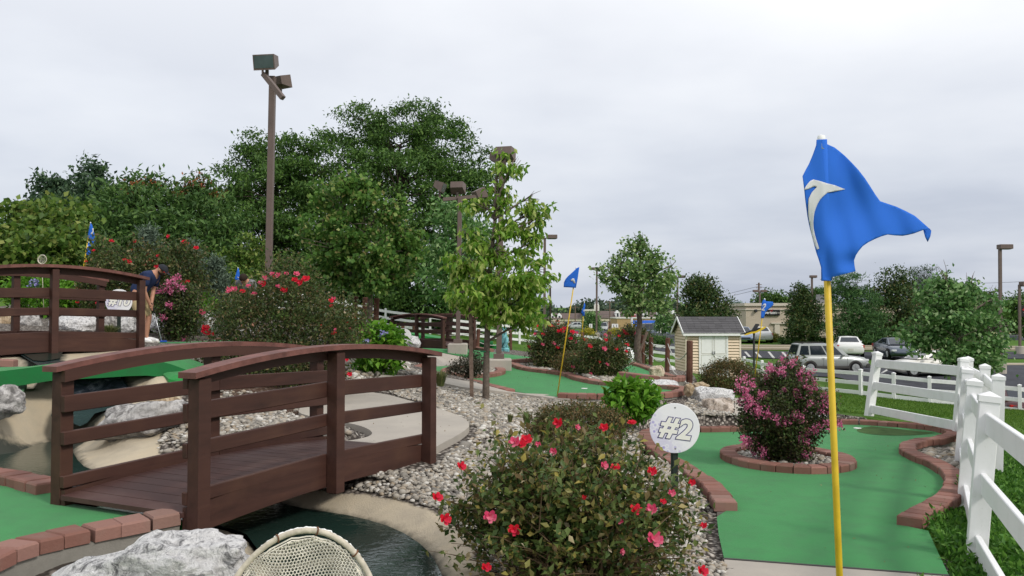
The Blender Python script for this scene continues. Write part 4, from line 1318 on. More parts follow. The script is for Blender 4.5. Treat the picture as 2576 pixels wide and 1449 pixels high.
# ---------------------------------------------------------------- lamp posts
def flood_head(parent, c, rz, tilt, s=1.0):
    R = Matrix.Rotation(rz, 4, 'Z') @ Matrix.Rotation(tilt, 4, 'X')
    m = MB()
    # wedge-shaped housing: deep at the top, front face is the lens (-y)
    vs = [(-.25, -.16, -.17), (.25, -.16, -.17), (.25, -.16, .17), (-.25, -.16, .17), (-.21, .17, -.06), (.21, .17, -.06), (.21, .17, .15), (-.21, .17, .15)]
    m.add([R @ (Vector(v) * s) for v in vs], [(0, 1, 2, 3), (5, 4, 7, 6), (3, 2, 6, 7), (1, 0, 4, 5), (0, 3, 7, 4), (2, 1, 5, 6)])
    h = m.build('floodlight', M['lamp_brown'], parent, loc=c)
    MB().add([R @ (Vector(v) * s) for v in ((-.225, -.165, -.125), (.225, -.165, -.125), (.225, -.165, .145), (-.225, -.165, .145))], [(0, 1, 2, 3)]).build('lens', M['lamp_glass'], h)
    MB().box((0, 0.03, -0.26 * s), (0.07 * s, 0.05 * s, 0.22 * s)).build('bracket', M['lamp_brown'], h)
    return h
def flood_lamp(label, base, top, pw, arm, heads, block=None):
    root = empty('lamp_post', base, label, 'lamp post', 'brown floodlight poles among the greens')
    o = root.location
    MB().beam(Vector((0, 0, -0.1 if block is None else 0.3)), top - o, pw, pw, 0.008, up=Vector((0, 1, 0))).build('pole', M['lamp_brown'], root)
    if arm:
        a, b, w = arm
        MB().beam(a - o, b - o, w, w, 0.006).build('arm', M['lamp_brown'], root)
    for c, rz, tilt, s in heads:
        flood_head(root, c - o, rz, tilt, s)
    if block:
        bw, bh = block
        MB().box((0, 0, bh / 2 - 0.15), (bw, bw, bh + 0.3), bev=0.03).build('concrete_base', M['concrete'], root)
        MB().box((0, 0, bh + 0.06), (pw * 2.0, pw * 2.0, 0.12), bev=0.005).build('base_plate', M['lamp_brown'], root)
    return root
t1 = P(686, 192, 17.5)
b1 = P(672, 860, 17.5)
flood_lamp('tall brown floodlight pole standing behind the big rose bush, in front of the woods', b1, t1, 0.125,
           (P(663, 186, 17.2), P(712, 247, 17.0), 0.10),
           [(P(671, 158, 17.2), rad(-8), rad(12), 0.92), (P(705, 207, 17.8), rad(150), rad(-14), 0.80), (P(660, 160, 18.1), rad(-65), rad(10), 0.60)])
t2 = P(1157, 497, 24.0); b2 = ground_at(1152, 24.0)
flood_lamp('brown floodlight pole with three angled heads on a crossbar, on a square concrete base', b2, t2, 0.12,
           (P(1114, 502, 24), P(1228, 492, 24.2), 0.10),
           [(P(1106, 470, 24), rad(80), rad(20), 0.82), (P(1151, 472, 24), rad(170), rad(14), 0.86), (P(1206, 489, 24.3), rad(115), rad(-25), 0.9)], (0.55, 0.30))
t3 = P(1262, 408, 20.5); b3 = ground_at(1255, 20.5)
flood_lamp('brown floodlight pole rising through the yellow-green tree on its own concrete block', b3, t3, 0.13,
           None, [(P(1270, 388, 20.4), rad(165), rad(10), 0.95), (P(1248, 400, 20.6), rad(80), rad(8), 0.80)], (0.62, 0.32))
def shoebox_lamp(label, base, top, pw, heads, base_h=0.0, hs=1.0):
    root = empty('street_lamp', base, label, 'street lamp', 'car park lamp posts')
    o = root.location
    MB().beam(Vector((0, 0, -0.2)), top - o, pw, pw, 0.0, up=Vector((0, 1, 0))).build('pole', M['lamp_brown'], root)
    for side in heads:
        dx = 0.46 * hs * side if abs(side) == 1 else side
        hb = MB().box((top - o) + Vector((dx, 0, 0.05)), (0.72 * hs, 0.42 * hs, 0.26 * hs), bev=0.02).build('lamp_head', M['lamp_brown'], root)
        MB().box((top - o) + Vector((dx, 0, 0.05 - 0.14 * hs)), (0.55 * hs, 0.3 * hs, 0.03), bev=0.01).build('lens', M['lamp_glass'], hb)
    if base_h:
        MB().lathe([(0.3, -0.3), (0.3, base_h - .03), (0.27, base_h)], (0, 0, 0), 14).build('concrete_base', M['concrete'], root)
    return root
def lamp_at(label, u, d, vtop, pw, heads, hs, bh=0.6):
    b = ground_at(u, d)
    shoebox_lamp(label, b, P(u + 1.5, vtop, d), pw, heads, bh, hs)
lamp_at('dark pole with two flat shoebox heads just right of the yellow-green tree', 1369, 44, 598, 0.13, (1, -1), 0.80)
lamp_at('distant twin-head lamp post left of the young maple, seen above the stores', 1500, 78, 677, 0.16, (1, -1), 0.85)
lamp_at('distant twin-head lamp post half hidden behind the young maple', 1703, 84, 697, 0.16, (1, -1), 0.95)
lamp_at('single-head lamp post standing in front of the clipped pear tree', 2041, 76, 697, 0.15, (0.12,), 0.85)
lamp_at('tall single-head lamp post beyond the leafy maple near the motel', 2514, 47, 623, 0.145, (0.28,), 1.0)
lamp_at('lamp post at the far right with concrete foot beside the dark car', 2563, 62, 716, 0.15, (0.55,), 1.25)
lamp_at('short lamp post with two flat arms behind the beige store roof', 1910, 100, 733, 0.17, (1, -1), 1.0)

# ---------------------------------------------------------------- rope posts
def rope_fence(label, items, ropes, r=0.055):
    """items: (u, vtop, vbase, d, lean px)"""
    root = empty('rope_fence', P(items[0][0], items[0][2], items[0][3]), label, 'rope fence', 'rope fences round the rock beds')
    o = root.location
    tops = []
    for u, vt, vb, d, ln in items:
        b, t = P(u, vb, d), P(u + ln, vt, d)
        MB().tube([b - o - Vector((0, 0, .15)), t - o - (t - b).normalized() * 0.02, t - o], [r, r, r * 0.85], 10).build('post', M['post_wood'], root)
        tops.append((b, t))
    for i, j in ropes:
        for f in (0.84, 0.42):
            p, q = tops[i][0].lerp(tops[i][1], f), tops[j][0].lerp(tops[j][1], f)
            L = (q - p).length
            pts = [p.lerp(q, k / 10) - Vector((0, 0, 0.10 * L * 4 * (k / 10) * (1 - k / 10) * 0.6)) - o for k in range(11)]
            MB().tube(pts, 0.013, 6).build('rope', M['rope'], root, smooth=True)
    return root
rope_fence('four brown posts joined by sagging rope in front of the beige shed', [(1616,843,918,29.5,2),(1636,848,924,28.5,2),(1678,850,935,25.6,2),(1734,857,967,19.5,1)], [(0, 1), (1, 2), (2, 3)], 0.075)
rope_fence('three short brown rope posts behind the red rose bushes', [(1463,836,880,34,2),(1532,834,878,34,2),(1556,836,880,34,2)], [(1, 2)], 0.075)
rope_fence('cluster of three leaning brown rope posts under the redbud tree', [(887,745,832,24.5,8),(913,748,832,25.5,6),(944,750,836,24,4)], [(1, 2)], 0.08)
rope_fence('brown rope posts behind the far footbridge', [(1012,812,862,31,2),(1040,815,864,31,2),(1200,828,882,29,4),(1284,830,880,31,0)], [(0, 1), (1, 2), (2, 3)], 0.065)
sk = MB().tube([P(1605, 900, 27.4), P(1628, 834, 27.4)], [0.03, 0.05], 8).build('tree_stake', M['stake_wood'])
tag(sk, 'pale leaning wooden stake beside the young maple trunk', 'stake')
sk2 = MB().box((0, 0, 0.75), (0.062, 0.062, 1.66), bev=0.004).build('tree_stake', M['stake_wood'], loc=P(1187, 1010, 13.7))
sk2.rotation_euler = (0, rad(-1.0), 0)
tag(sk2, 'grey weathered square stake standing left of the yellow-green dogwood trunk', 'stake')

# ---------------------------------------------------------------- garden shed
M['siding'] = simple('beige_siding', (0.70, 0.56, 0.41, 1), 0.55, 0.3, var=0.03, scale=1)
M['siding_trim'] = simple('siding_trim', (0.76, 0.66, 0.53, 1), 0.55, 0.3, var=0.03, scale=1)
def shingle_mat():
    m = Mat('grey_shingle', 0.95, 0.1)
    f = m.noise(9, 5, 0.7, stretch=(0.35, 3, 3))
    c = m.ramp(m.objrand(), [(0, (0.065, 0.063, 0.066, 1)), (1, (0.098, 0.095, 0.10, 1))])
    m.color(m.mix(m.ramp(f, [(0.3, (0, 0, 0, 1)), (0.75, (0.8, 0.8, 0.8, 1))]), c, (0.12, 0.118, 0.122, 1)))
    m.bump(m.noise(80, 3), 0.5, 0.01)
    return m.m
M['shingle'] = shingle_mat()
C0 = P(1726, 951, 36.0)
shed = empty('garden_shed', C0, 'small beige garden shed with white double doors and grey shingle roof', 'shed', rz=rad(3.2))
W_, D_, HW, HR = 2.40, 1.83, 2.02, 2.62
MB().box((W_ / 2, D_ / 2, HW / 2 - .1), (W_ - 0.06, D_ - 0.06, HW + .2)).build('wall', M['siding'], shed)
gab = MB().prism([(0.03, HW), (D_ - 0.03, HW), (D_ / 2, HR - .06)], (0, 1, 0), (0, 0, 1), W_ - 0.06, (W_ / 2, 0, 0)); gab.build('gable', M['siding'], shed)
nb = 16
lap = HW / nb
def board(x0, x1, z, side):
    """one lap of siding; the lower edge stands out"""
    if side == 'front':
        vs = [(x0, -0.026, z + .024), (x1, -0.026, z + .024), (x1, 0.034, z + .024), (x0, 0.034, z + .024), (x0, 0.020, z + lap), (x1, 0.020, z + lap)]
    else:
        vs = [(-0.026, x1, z + .024), (-0.026, x0, z + .024), (0.034, x0, z + .024), (0.034, x1, z + .024), (0.020, x1, z + lap), (0.020, x0, z + lap)]
    return MB().add(vs, [(3, 2, 1, 0), (0, 1, 5, 4), (0, 4, 3), (1, 2, 5)])
dx0, dx1 = 0.62, 1.78
for i in range(nb):
    z = i * lap
    board(0.05, dx0 - 0.04, z, 'front').build('siding_board', M['siding'], shed)
    board(dx1 + 0.04, W_ - 0.05, z, 'front').build('siding_board', M['siding'], shed)
    board(0.05, D_ - 0.05, z, 'side').build('siding_board', M['siding'], shed)
for i in range(5):
    z = HW + i * lap
    k = 0.05 + (i + 0.6) * lap * (D_ / 2) / (HR - HW)
    board(k, D_ - k, z, 'side').build('siding_board', M['siding'], shed)
for x, y in ((0.02, 0.02), (W_ - 0.02, 0.02), (0.02, D_ - 0.02)):
    MB().box((x, y, HW / 2), (0.075, 0.075, HW)).build('corner_trim', M['siding_trim'], shed)
for x0, x1 in ((dx0, (dx0 + dx1) / 2 - 0.004), ((dx0 + dx1) / 2 + 0.004, dx1)):
    dr = MB().box(((x0 + x1) / 2, 0.01, 1.0), (x1 - x0, 0.075, 1.92)).build('door', M['white'], shed)
    for z0, z1 in ((1.06, 1.90), (0.10, 1.0)):
        for b_ in (((x0 + x1) / 2, z0, x1 - x0 - .1, .018), ((x0 + x1) / 2, z1, x1 - x0 - .1, .018)):
            MB().box((b_[0], -0.034, b_[1]), (b_[2], 0.014, b_[3])).build('door_moulding', M['off_white'], dr)
        for xx in (x0 + 0.05, x1 - 0.05):
            MB().box((xx, -0.034, (z0 + z1) / 2), (0.014, 0.014, z1 - z0)).build('door_moulding', M['off_white'], dr)
    xm = (dx0 + dx1) / 2
    s = -1 if x0 < xm - 0.1 else 1
    MB().beam((xm + s * 0.03, -0.032, 0.98), (xm + s * 0.52, -0.032, 0.10), 0.012, 0.02).build('door_brace', M['off_white'], dr)
    MB().box((xm + s * 0.05, -0.05, 1.09), (0.02, 0.03, 0.12)).build('handle', M['grey_metal'], dr)
MB().box(((dx0 + dx1) / 2, -0.05, 1.03), (0.10, 0.03, 0.03)).build('latch', M['grey_metal'], shed)
for b_ in ((dx0 - 0.03, 0.985, 0.06, 1.97), (dx1 + 0.03, 0.985, 0.06, 1.97)):
    MB().box((b_[0], -0.005, b_[1]), (b_[2], 0.085, b_[3])).build('door_frame', M['white'], shed)
MB().box(((dx0 + dx1) / 2, -0.005, 1.985), (dx1 - dx0 + 0.12, 0.085, 0.045)).build('door_frame', M['white'], shed)
ov = 0.16
ang = math.atan2(HR - HW, D_ / 2)
for s in (-1, 1):
    yE = -ov if s < 0 else D_ + ov
    zE = HW - math.tan(ang) * ov
    p0 = Vector((W_ / 2, yE, zE)); p1 = Vector((W_ / 2, D_ / 2, HR))
    rp = MB().beam(p0, p1, W_ + 2 * ov, 0.03).build('roof', M['shingle'], shed)
    rows = 7
    dvec = (p1 - p0) / rows
    nrm = Vector((0, s * 1.0 * math.sin(ang) * 1, math.cos(ang)))
    nrm = Vector((0, -math.sin(ang) if s < 0 else math.sin(ang), math.cos(ang)))
    if s < 0:
        for r in range(rows):
            x = -ov
            k = 0
            while x < W_ + ov - 0.02:
                wd = min(random.uniform(0.28, 0.34), W_ + ov - x)
                a = p0 + dvec * r - dvec * 0.08
                cpt = Vector((x + wd / 2, a.y + dvec.y * 0.55, a.z + dvec.z * 0.55)) + nrm * (0.021 + 0.0)
                sh = MB().beam(cpt - dvec * 0.55 + nrm * 0.007, cpt + dvec * 0.50 - nrm * 0.005, wd - 0.006, 0.012).build('shingle', M['shingle'], rp)
                x += wd
    fa = MB().beam(Vector((-ov, yE, zE - 0.03)), Vector((W_ + ov, yE, zE - 0.03)), 0.03, 0.13).build('fascia', M['white'], shed)
    for x in (-ov, W_ + ov):
        MB().beam(Vector((x, yE, zE - .02)), Vector((x, D_ / 2, HR - .02)), 0.03, 0.11).build('barge_board', M['white'], shed)
print('shed done')
# ---------------------------------------------------------------- plants
def unit(v):
    return v / np.maximum(np.linalg.norm(v, axis=1, keepdims=True), 1e-9)
def leaf_geo(p, size, aspect=0.5, bias=(0, 0, 0), up=0.6, fold=0.10, curl=0.0):
    """one bent leaf (2 faces) at every point"""
    n = len(p)
    s = np.asarray(size, float)
    if s.ndim == 0: s = np.full(n, float(s))
    s = (s * rng.uniform(0.7, 1.3, n))[:, None]
    d = unit(rng.normal(size=(n, 3)) + np.asarray(bias, float))
    nn = unit(rng.normal(size=(n, 3)) + np.array([0, 0, up * 2.0]))
    wv = unit(np.cross(d, nn)); nn = np.cross(wv, d)
    v0 = p
    v1 = p + d * s * .42 + wv * s * aspect / 2 + nn * s * fold
    v2 = p + d * s - nn * s * curl
    v3 = p + d * s * .42 - wv * s * aspect / 2 + nn * s * fold
    V = np.stack([v0, v1, v2, v3], 1).reshape(-1, 3)
    b = np.arange(n)[:, None] * 4
    Fq = np.concatenate([b + np.array([0, 1, 2]), b + np.array([0, 2, 3])], 1).reshape(-1, 3)
    return V, Fq
def foliage(name, p, size, mat, parent, aspect=0.5, bias=(0, 0, 0), up=0.6, fold=0.10, curl=0.0):
    V, Fq = leaf_geo(np.asarray(p) - np.array(parent.location), size, aspect, bias, up, fold, curl)
    o = link(name, np_mesh(name, V, Fq, mat), parent)
    o['kind'] = 'stuff'
    return o
def shell(n, c, r, inner=0.55, seed=None, lumps=0.25):
    """points near the surface of a lumpy ellipsoid"""
    d = unit(rng.normal(size=(n, 3)))
    k = rng.uniform(0, 1, n) ** 0.45 * (1 - inner) + inner
    ph = rng.uniform(0, 6.28, 6)
    lump = 1 + lumps * (np.sin(d[:, 0] * 5 + ph[0]) * np.sin(d[:, 2] * 5 + ph[1]) + 0.6 * np.sin(d[:, 1] * 7 + ph[2] + d[:, 2] * 4))
    return np.array(c) + d * (k * lump)[:, None] * np.array(r)
def clumps(centers, per, spread, flat=0.6):
    n = len(centers)
    c = np.repeat(centers, per, axis=0)
    g = rng.normal(size=(n * per, 3)) * spread
    g[:, 2] *= flat
    return c + g
def limb(m, a, b, r0, r1, n=6, sag=0.1, k=5):
    a, b = Vector(a), Vector(b)
    L = (b - a).length
    off = Vector((random.uniform(-1, 1), random.uniform(-1, 1), random.uniform(0, 0.6))) * L * sag
    pts = [a.lerp(b, i / k) + off * math.sin(math.pi * i / k) for i in range(k + 1)]
    m.tube(pts, [r0 + (r1 - r0) * i / k for i in range(k + 1)], n, cap=True)
def tree(name, label, u, d, lobes, leaf, n_clump, per, mat, trunk_r, trunk_mat='bark', vbase=None, spread=0.35, aspect=0.5, bias=(0, 0, -0.2), up=0.6, curl=0.0, cat='tree', group=None, depth_k=0.85, forks=None, fold=0.1, flat=0.6, inner=0.5, trunk_top=0.75, twig=True, branchy=0.0):
    """lobes: (u, v, ru, rv, nearer/farther m) crown masses in photo units at the tree's distance"""
    base = ground_at(u, d) if vbase is None else P(u, vbase, d)
    root = empty(name, base, label, cat, group)
    k = d / F
    cs, rs = [], []
    for lo in lobes:
        cs.append(P(lo[0], lo[1], d + (lo[4] if len(lo) > 4 else 0)))
        rs.append((lo[2] * k, (lo[2] + lo[3]) / 2 * k * depth_k, lo[3] * k))
    area = np.array([r[0] * r[2] for r in rs]); area = area / area.sum()
    allc = []
    for c, r, a in zip(cs, rs, area):
        m = max(4, int(n_clump * a))
        if branchy:
            ends = shell(max(4, int(m * branchy)), c, r, 0.75)
            ax = np.array([base.x * .3 + c.x * .7, base.y * .3 + c.y * .7, max(c.z - 0.55 * abs(c.x - base.x) - r[2] * 0.9, base.z + 0.25 * (c.z - base.z))])
            pick = rng.integers(len(ends), size=m)
            t = rng.uniform(0.25, 1.0, m) ** 0.7
            allc.append(ax + (ends[pick] - ax) * t[:, None])
        else:
            allc.append(shell(m, c, r, inner))
    C = np.concatenate(allc)
    pts = clumps(C, per, spread, flat)
    foliage('crown', pts, leaf, mat, root, aspect, bias, up, fold, curl)
    tm = MB()
    top = max(c.z + r[2] * 0.3 for c, r in zip(cs, rs))
    cx = sum((c * (r[0] * r[2]) for c, r in zip(cs, rs)), Vector()) / sum(r[0] * r[2] for r in rs)
    tz = base.z + (top - base.z) * trunk_top
    tp_ = Vector((cx.x, cx.y, tz)) - base
    tp_ = Vector((tp_.x * 0.6, tp_.y * 0.6, tp_.z))
    sp = [Vector((0, 0, -0.25)), Vector((0, 0, 0.05))] + [tp_ * f + Vector((random.uniform(-1, 1), random.uniform(-1, 1), 0)) * trunk_r * 0.5 for f in (0.2, 0.4, 0.6, 0.8)] + [tp_]
    tm.tube(sp, [trunk_r * f for f in (1.35, 1.12, 0.95, 0.82, 0.66, 0.48, 0.25)], 9)
    for c, r in zip(cs, rs):
        e = c - base
        f = min(0.85, max(0.22, (e.z - 0.55 * max(abs(e.x), 0.5)) / max(tp_.z, 0.1)))
        st = tp_ * f
        limb(tm, st, e, trunk_r * 0.45, trunk_r * 0.16)
        if twig:
            for _ in range(7):
                q = unit(rng.normal(size=(1, 3)))[0] * np.array(r) * 0.85
                limb(tm, e - (e - st) * random.uniform(0.0, 0.5), e + Vector(q), trunk_r * 0.16, trunk_r * 0.04, 4, 0.08, 3)
    tm.build('trunk', M[trunk_mat], root, smooth=True)
    return root, C

G_ = lambda *c: tuple((x[0], (*x[1], 1)) for x in c)
L = {}
L['locust'] = leaf_mat('locust_leaf', G_((0, (0.034, 0.075, 0.017)), (0.5, (0.067, 0.143, 0.028)), (0.85, (0.110, 0.211, 0.041)), (1, (0.161, 0.259, 0.058))), 0.3, 0.55)
L['dark'] = leaf_mat('dark_leaf', G_((0, (0.026, 0.063, 0.018)), (0.5, (0.053, 0.122, 0.029)), (0.9, (0.099, 0.188, 0.040)), (1, (0.164, 0.251, 0.050))), 0.3, 0.55)
L['vine'] = leaf_mat('vine_leaf', G_((0, (0.029, 0.062, 0.033)), (0.5, (0.058, 0.111, 0.055)), (1, (0.104, 0.169, 0.081))), 0.3, 0.5)
L['sumac'] = leaf_mat('sumac_leaf', G_((0, (0.037, 0.083, 0.022)), (0.6, (0.079, 0.162, 0.040)), (1, (0.132, 0.219, 0.054))), 0.3, 0.5)
L['yellowgreen'] = leaf_mat('yellow_green_leaf', G_((0, (0.042, 0.093, 0.017)), (0.5, (0.102, 0.185, 0.030)), (0.85, (0.184, 0.264, 0.050)), (1, (0.304, 0.332, 0.092))), 0.4, 0.5)
L['redbud'] = leaf_mat('redbud_leaf', G_((0, (0.048, 0.12, 0.022)), (0.55, (0.105, 0.225, 0.040)), (0.82, (0.19, 0.31, 0.065)), (0.94, (0.34, 0.40, 0.13)), (1, (0.42, 0.34, 0.14))), 0.42, 0.5)
L['dogwood'] = leaf_mat('dogwood_leaf', G_((0, (0.085, 0.205, 0.018)), (0.4, (0.165, 0.325, 0.032)), (0.75, (0.32, 0.47, 0.08)), (1, (0.58, 0.62, 0.22))), 0.45, 0.42)
L['maple'] = leaf_mat('maple_leaf', G_((0, (0.079, 0.161, 0.048)), (0.5, (0.151, 0.271, 0.076)), (0.85, (0.284, 0.397, 0.144)), (1, (0.531, 0.609, 0.301))), 0.35, 0.45)
L['maple2'] = leaf_mat('maple_leaf_dark', G_((0, (0.060, 0.150, 0.045)), (0.5, (0.122, 0.254, 0.071)), (0.85, (0.225, 0.375, 0.131)), (1, (0.450, 0.562, 0.300))), 0.35, 0.45)
L['pear'] = leaf_mat('pear_leaf', G_((0, (0.030, 0.065, 0.020)), (0.6, (0.057, 0.108, 0.030)), (0.9, (0.115, 0.142, 0.041)), (1, (0.162, 0.115, 0.041))), 0.25, 0.5)
L['pine'] = leaf_mat('pine_needle', G_((0, (0.034, 0.095, 0.031)), (0.5, (0.069, 0.166, 0.050)), (1, (0.147, 0.259, 0.082))), 0.2, 0.6)
L['juniper'] = leaf_mat('juniper_needle', G_((0, (0.056, 0.087, 0.060)), (0.5, (0.107, 0.153, 0.108)), (1, (0.204, 0.265, 0.190))), 0.2, 0.6)
L['rose'] = leaf_mat('rose_leaf', G_((0, (0.042, 0.082, 0.022)), (0.35, (0.085, 0.135, 0.034)), (0.62, (0.15, 0.195, 0.052)), (0.80, (0.16, 0.105, 0.048)), (0.92, (0.27, 0.26, 0.075)), (0.98, (0.42, 0.34, 0.08)), (1, (0.55, 0.47, 0.36))), 0.38, 0.42)
L['rosefar'] = leaf_mat('rose_leaf_dull', G_((0, (0.036, 0.062, 0.020)), (0.4, (0.066, 0.100, 0.030)), (0.7, (0.11, 0.145, 0.042)), (0.88, (0.135, 0.092, 0.042)), (0.985, (0.24, 0.20, 0.09)), (1, (0.40, 0.32, 0.22))), 0.35, 0.45)
L['myrtle'] = leaf_mat('crape_myrtle_leaf', G_((0, (0.029, 0.034, 0.015)), (0.5, (0.065, 0.070, 0.029)), (0.8, (0.072, 0.144, 0.034)), (1, (0.152, 0.105, 0.046))), 0.3, 0.4)
L['barberry'] = leaf_mat('barberry_leaf', G_((0, (0.052, 0.058, 0.021)), (0.5, (0.101, 0.107, 0.034)), (0.75, (0.137, 0.091, 0.039)), (1, (0.247, 0.150, 0.058))), 0.3, 0.5)
L['hydrangea'] = leaf_mat('hydrangea_leaf', G_((0, (0.055, 0.165, 0.012)), (0.5, (0.115, 0.285, 0.022)), (0.85, (0.19, 0.39, 0.04)), (1, (0.29, 0.48, 0.07))), 0.4, 0.4)
L['yellowbush'] = leaf_mat('yellow_bush_leaf', G_((0, (0.20, 0.20, 0.02)), (0.6, (0.42, 0.38, 0.04)), (1, (0.6, 0.52, 0.08))), 0.35, 0.5)
L['clipped'] = leaf_mat('clipped_bush_leaf', G_((0, (0.07, 0.09, 0.015)), (0.6, (0.15, 0.16, 0.03)), (1, (0.26, 0.23, 0.05))), 0.3, 0.5)
L['fern'] = leaf_mat('groundcover_leaf', G_((0, (0.035, 0.11, 0.014)), (0.5, (0.075, 0.20, 0.025)), (1, (0.15, 0.31, 0.05))), 0.35, 0.5)
L['tuft'] = leaf_mat('ornamental_grass_blade', G_((0, (0.07, 0.10, 0.03)), (0.5, (0.13, 0.165, 0.05)), (1, (0.30, 0.27, 0.12))), 0.3, 0.6)
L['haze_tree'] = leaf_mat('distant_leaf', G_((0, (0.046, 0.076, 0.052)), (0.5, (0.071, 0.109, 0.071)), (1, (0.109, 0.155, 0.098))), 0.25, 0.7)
L['darkpurple'] = leaf_mat('dark_shrub_leaf', G_((0, (0.035, 0.030, 0.022)), (0.5, (0.062, 0.070, 0.040)), (1, (0.11, 0.085, 0.06))), 0.3, 0.5)

# --- the dark wood at the left
GW = 'trees of the wood behind the long white fence'
tree('locust_tree', 'tallest dark green broad-crowned tree of the wood, behind the redbud', 1010, 60,
     [(1010,360,110,95,0),(900,385,100,90,2),(1110,410,110,95,-1),(860,460,110,90,-2),(1000,480,150,110,-4),(1150,520,95,95,-2),(1180,460,62,60,0),(950,300,75,42,1),(1060,305,60,45,1),(1090,620,120,110,-4),(880,590,120,110,-5),(990,680,150,90,-6),(1170,650,75,90,-3)],
     0.27, 430, 165, L['locust'], 0.45, 'bark_dark', spread=0.46, flat=0.5, inner=0.62, group=GW, aspect=0.42)
tree('locust_tree', 'second dark green tree of the wood, just right of the tall lamp pole', 700, 57,
     [(715,400,80,70,0),(640,430,70,70,1),(760,440,70,80,-1),(680,500,110,90,-3),(610,520,60,60,-1),(760,560,90,90,-3),(660,610,120,90,-5),(590,600,60,70,-2),(740,690,110,70,-5)],
     0.26, 270, 165, L['locust'], 0.40, 'bark_dark', spread=0.43, flat=0.5, inner=0.62, group=GW, aspect=0.42)
tree('vine_tree', 'dark vine-smothered tree with two bumps standing above the left wood', 180, 50,
     [(118,462,30,22,0),(232,446,34,32,0),(165,490,62,34,0),(230,500,50,45,-1),(150,540,70,50,-2),(225,570,70,60,-3)],
     0.30, 230, 44, L['vine'], 0.25, 'bark_dark', spread=0.32, group=GW, inner=0.6)
tree('sumac_tree', 'feathery sumac with rusty seed heads in the left wood', 370, 47,
     [(365,470,55,26,0),(330,500,70,45,0),(400,520,80,50,-1),(300,550,70,60,-2),(380,590,100,60,-3),(300,640,80,70,-4),(420,650,80,60,-4)],
     0.36, 300, 40, L['sumac'], 0.18, 'bark_dark', spread=0.42, group=GW, aspect=0.36)
tree('sumac_tree', 'orange-tipped sumac nearest the tall lamp pole', 500, 48,
     [(495,468,34,22,0),(470,505,65,40,0),(530,510,50,36,0),(500,560,80,60,-2),(560,600,60,70,-3),(470,640,70,60,-4),(540,690,70,60,-4)],
     0.34, 260, 40, L['sumac'], 0.18, 'bark_dark', spread=0.4, group=GW, aspect=0.36)
tree('yellow_green_tree', 'yellow-green broad-leaved small tree at the far left above the bridge', 50, 30,
     [(25,545,45,36,0),(80,560,65,45,0),(140,590,70,55,-1),(40,610,75,60,-1),(100,640,100,55,-2),(20,680,80,50,-2),(190,640,60,50,-1),(170,530,50,36,1)],
     0.22, 230, 34, L['yellowgreen'], 0.12, 'bark', spread=0.26, group=GW, aspect=0.75)
tree('bright_tree', 'small yellow-green tree at the foot of the wood left of the lamp pole', 610, 36,
     [(625,625,45,35,0),(590,660,45,40,0),(650,680,50,45,0),(600,715,60,40,-1)],
     0.19, 90, 34, L['yellowgreen'], 0.07, 'bark', spread=0.2, group=GW, aspect=0.6)
tree('bright_tree', 'bright green sapling at the wood edge between the two shorter lamp poles', 1130, 46,
     [(1140,540,50,50,0),(1190,600,60,60,0),(1110,640,60,60,0),(1160,710,90,60,-1)],
     0.30, 120, 34, L['maple2'], 0.12, 'bark_dark', spread=0.35, group=GW, aspect=0.5)
for nm_, uvs_ in (('sumac_tree', ((345,462),(372,456),(388,470),(330,486))), ('sumac_tree.001', ((490,455),(505,450),(478,466),(515,470),(540,490),(455,480),(438,490),(552,486),(470,475)))):
    t_ = bpy.data.objects[nm_]
    dd = 46.2 if nm_ == 'sumac_tree' else 47.2
    bloom_pts = np.concatenate([clumps(np.array([tuple(P(u, v, dd + random.uniform(-.6, .6)))]), 26, .22, .8) for u, v in uvs_])
    V_, F_ = leaf_geo(bloom_pts - np.array(t_.location), .20, .5)
    o_ = link('seed_heads', np_mesh('seed_heads', V_, F_, leaf_mat('rusty_seed', G_((0, (0.20, 0.06, 0.025)), (1, (0.36, 0.13, 0.05))), .2, .7)), t_); o_['kind'] = 'stuff'
# dark undergrowth under the trees
for i, (u, d, lo) in enumerate((
    (60, 44, [(-20,700,90,60),(80,690,100,60),(60,640,110,70)]), (250, 47, [(230,690,110,60),(300,700,80,50),(220,620,90,70)]), (460, 49, [(420,720,90,50),(510,730,100,50),(560,690,80,60)]),
    (690, 54, [(640,750,100,50),(740,750,100,60),(800,700,90,70)]), (900, 54, [(850,745,100,60),(930,740,90,70),(1000,760,90,50)]), (1130, 54, [(1080,770,90,60),(1170,780,90,60),(1240,770,60,70),(1300,790,60,40)]))):
    tree('undergrowth_shrub', ['dark undergrowth at the far left behind the first bridge', 'dark undergrowth behind the left red rose hedge', 'dark undergrowth behind the grey junipers', 'dark undergrowth behind the tall lamp pole', 'dark undergrowth behind the redbud trunk', 'dark undergrowth along the white fence behind the far bridge'][i],
         u, d, lo, 0.34, 120, 42, L['dark'], 0.08, 'bark_dark', spread=0.5, group='undergrowth of the wood', cat='shrub', twig=False)
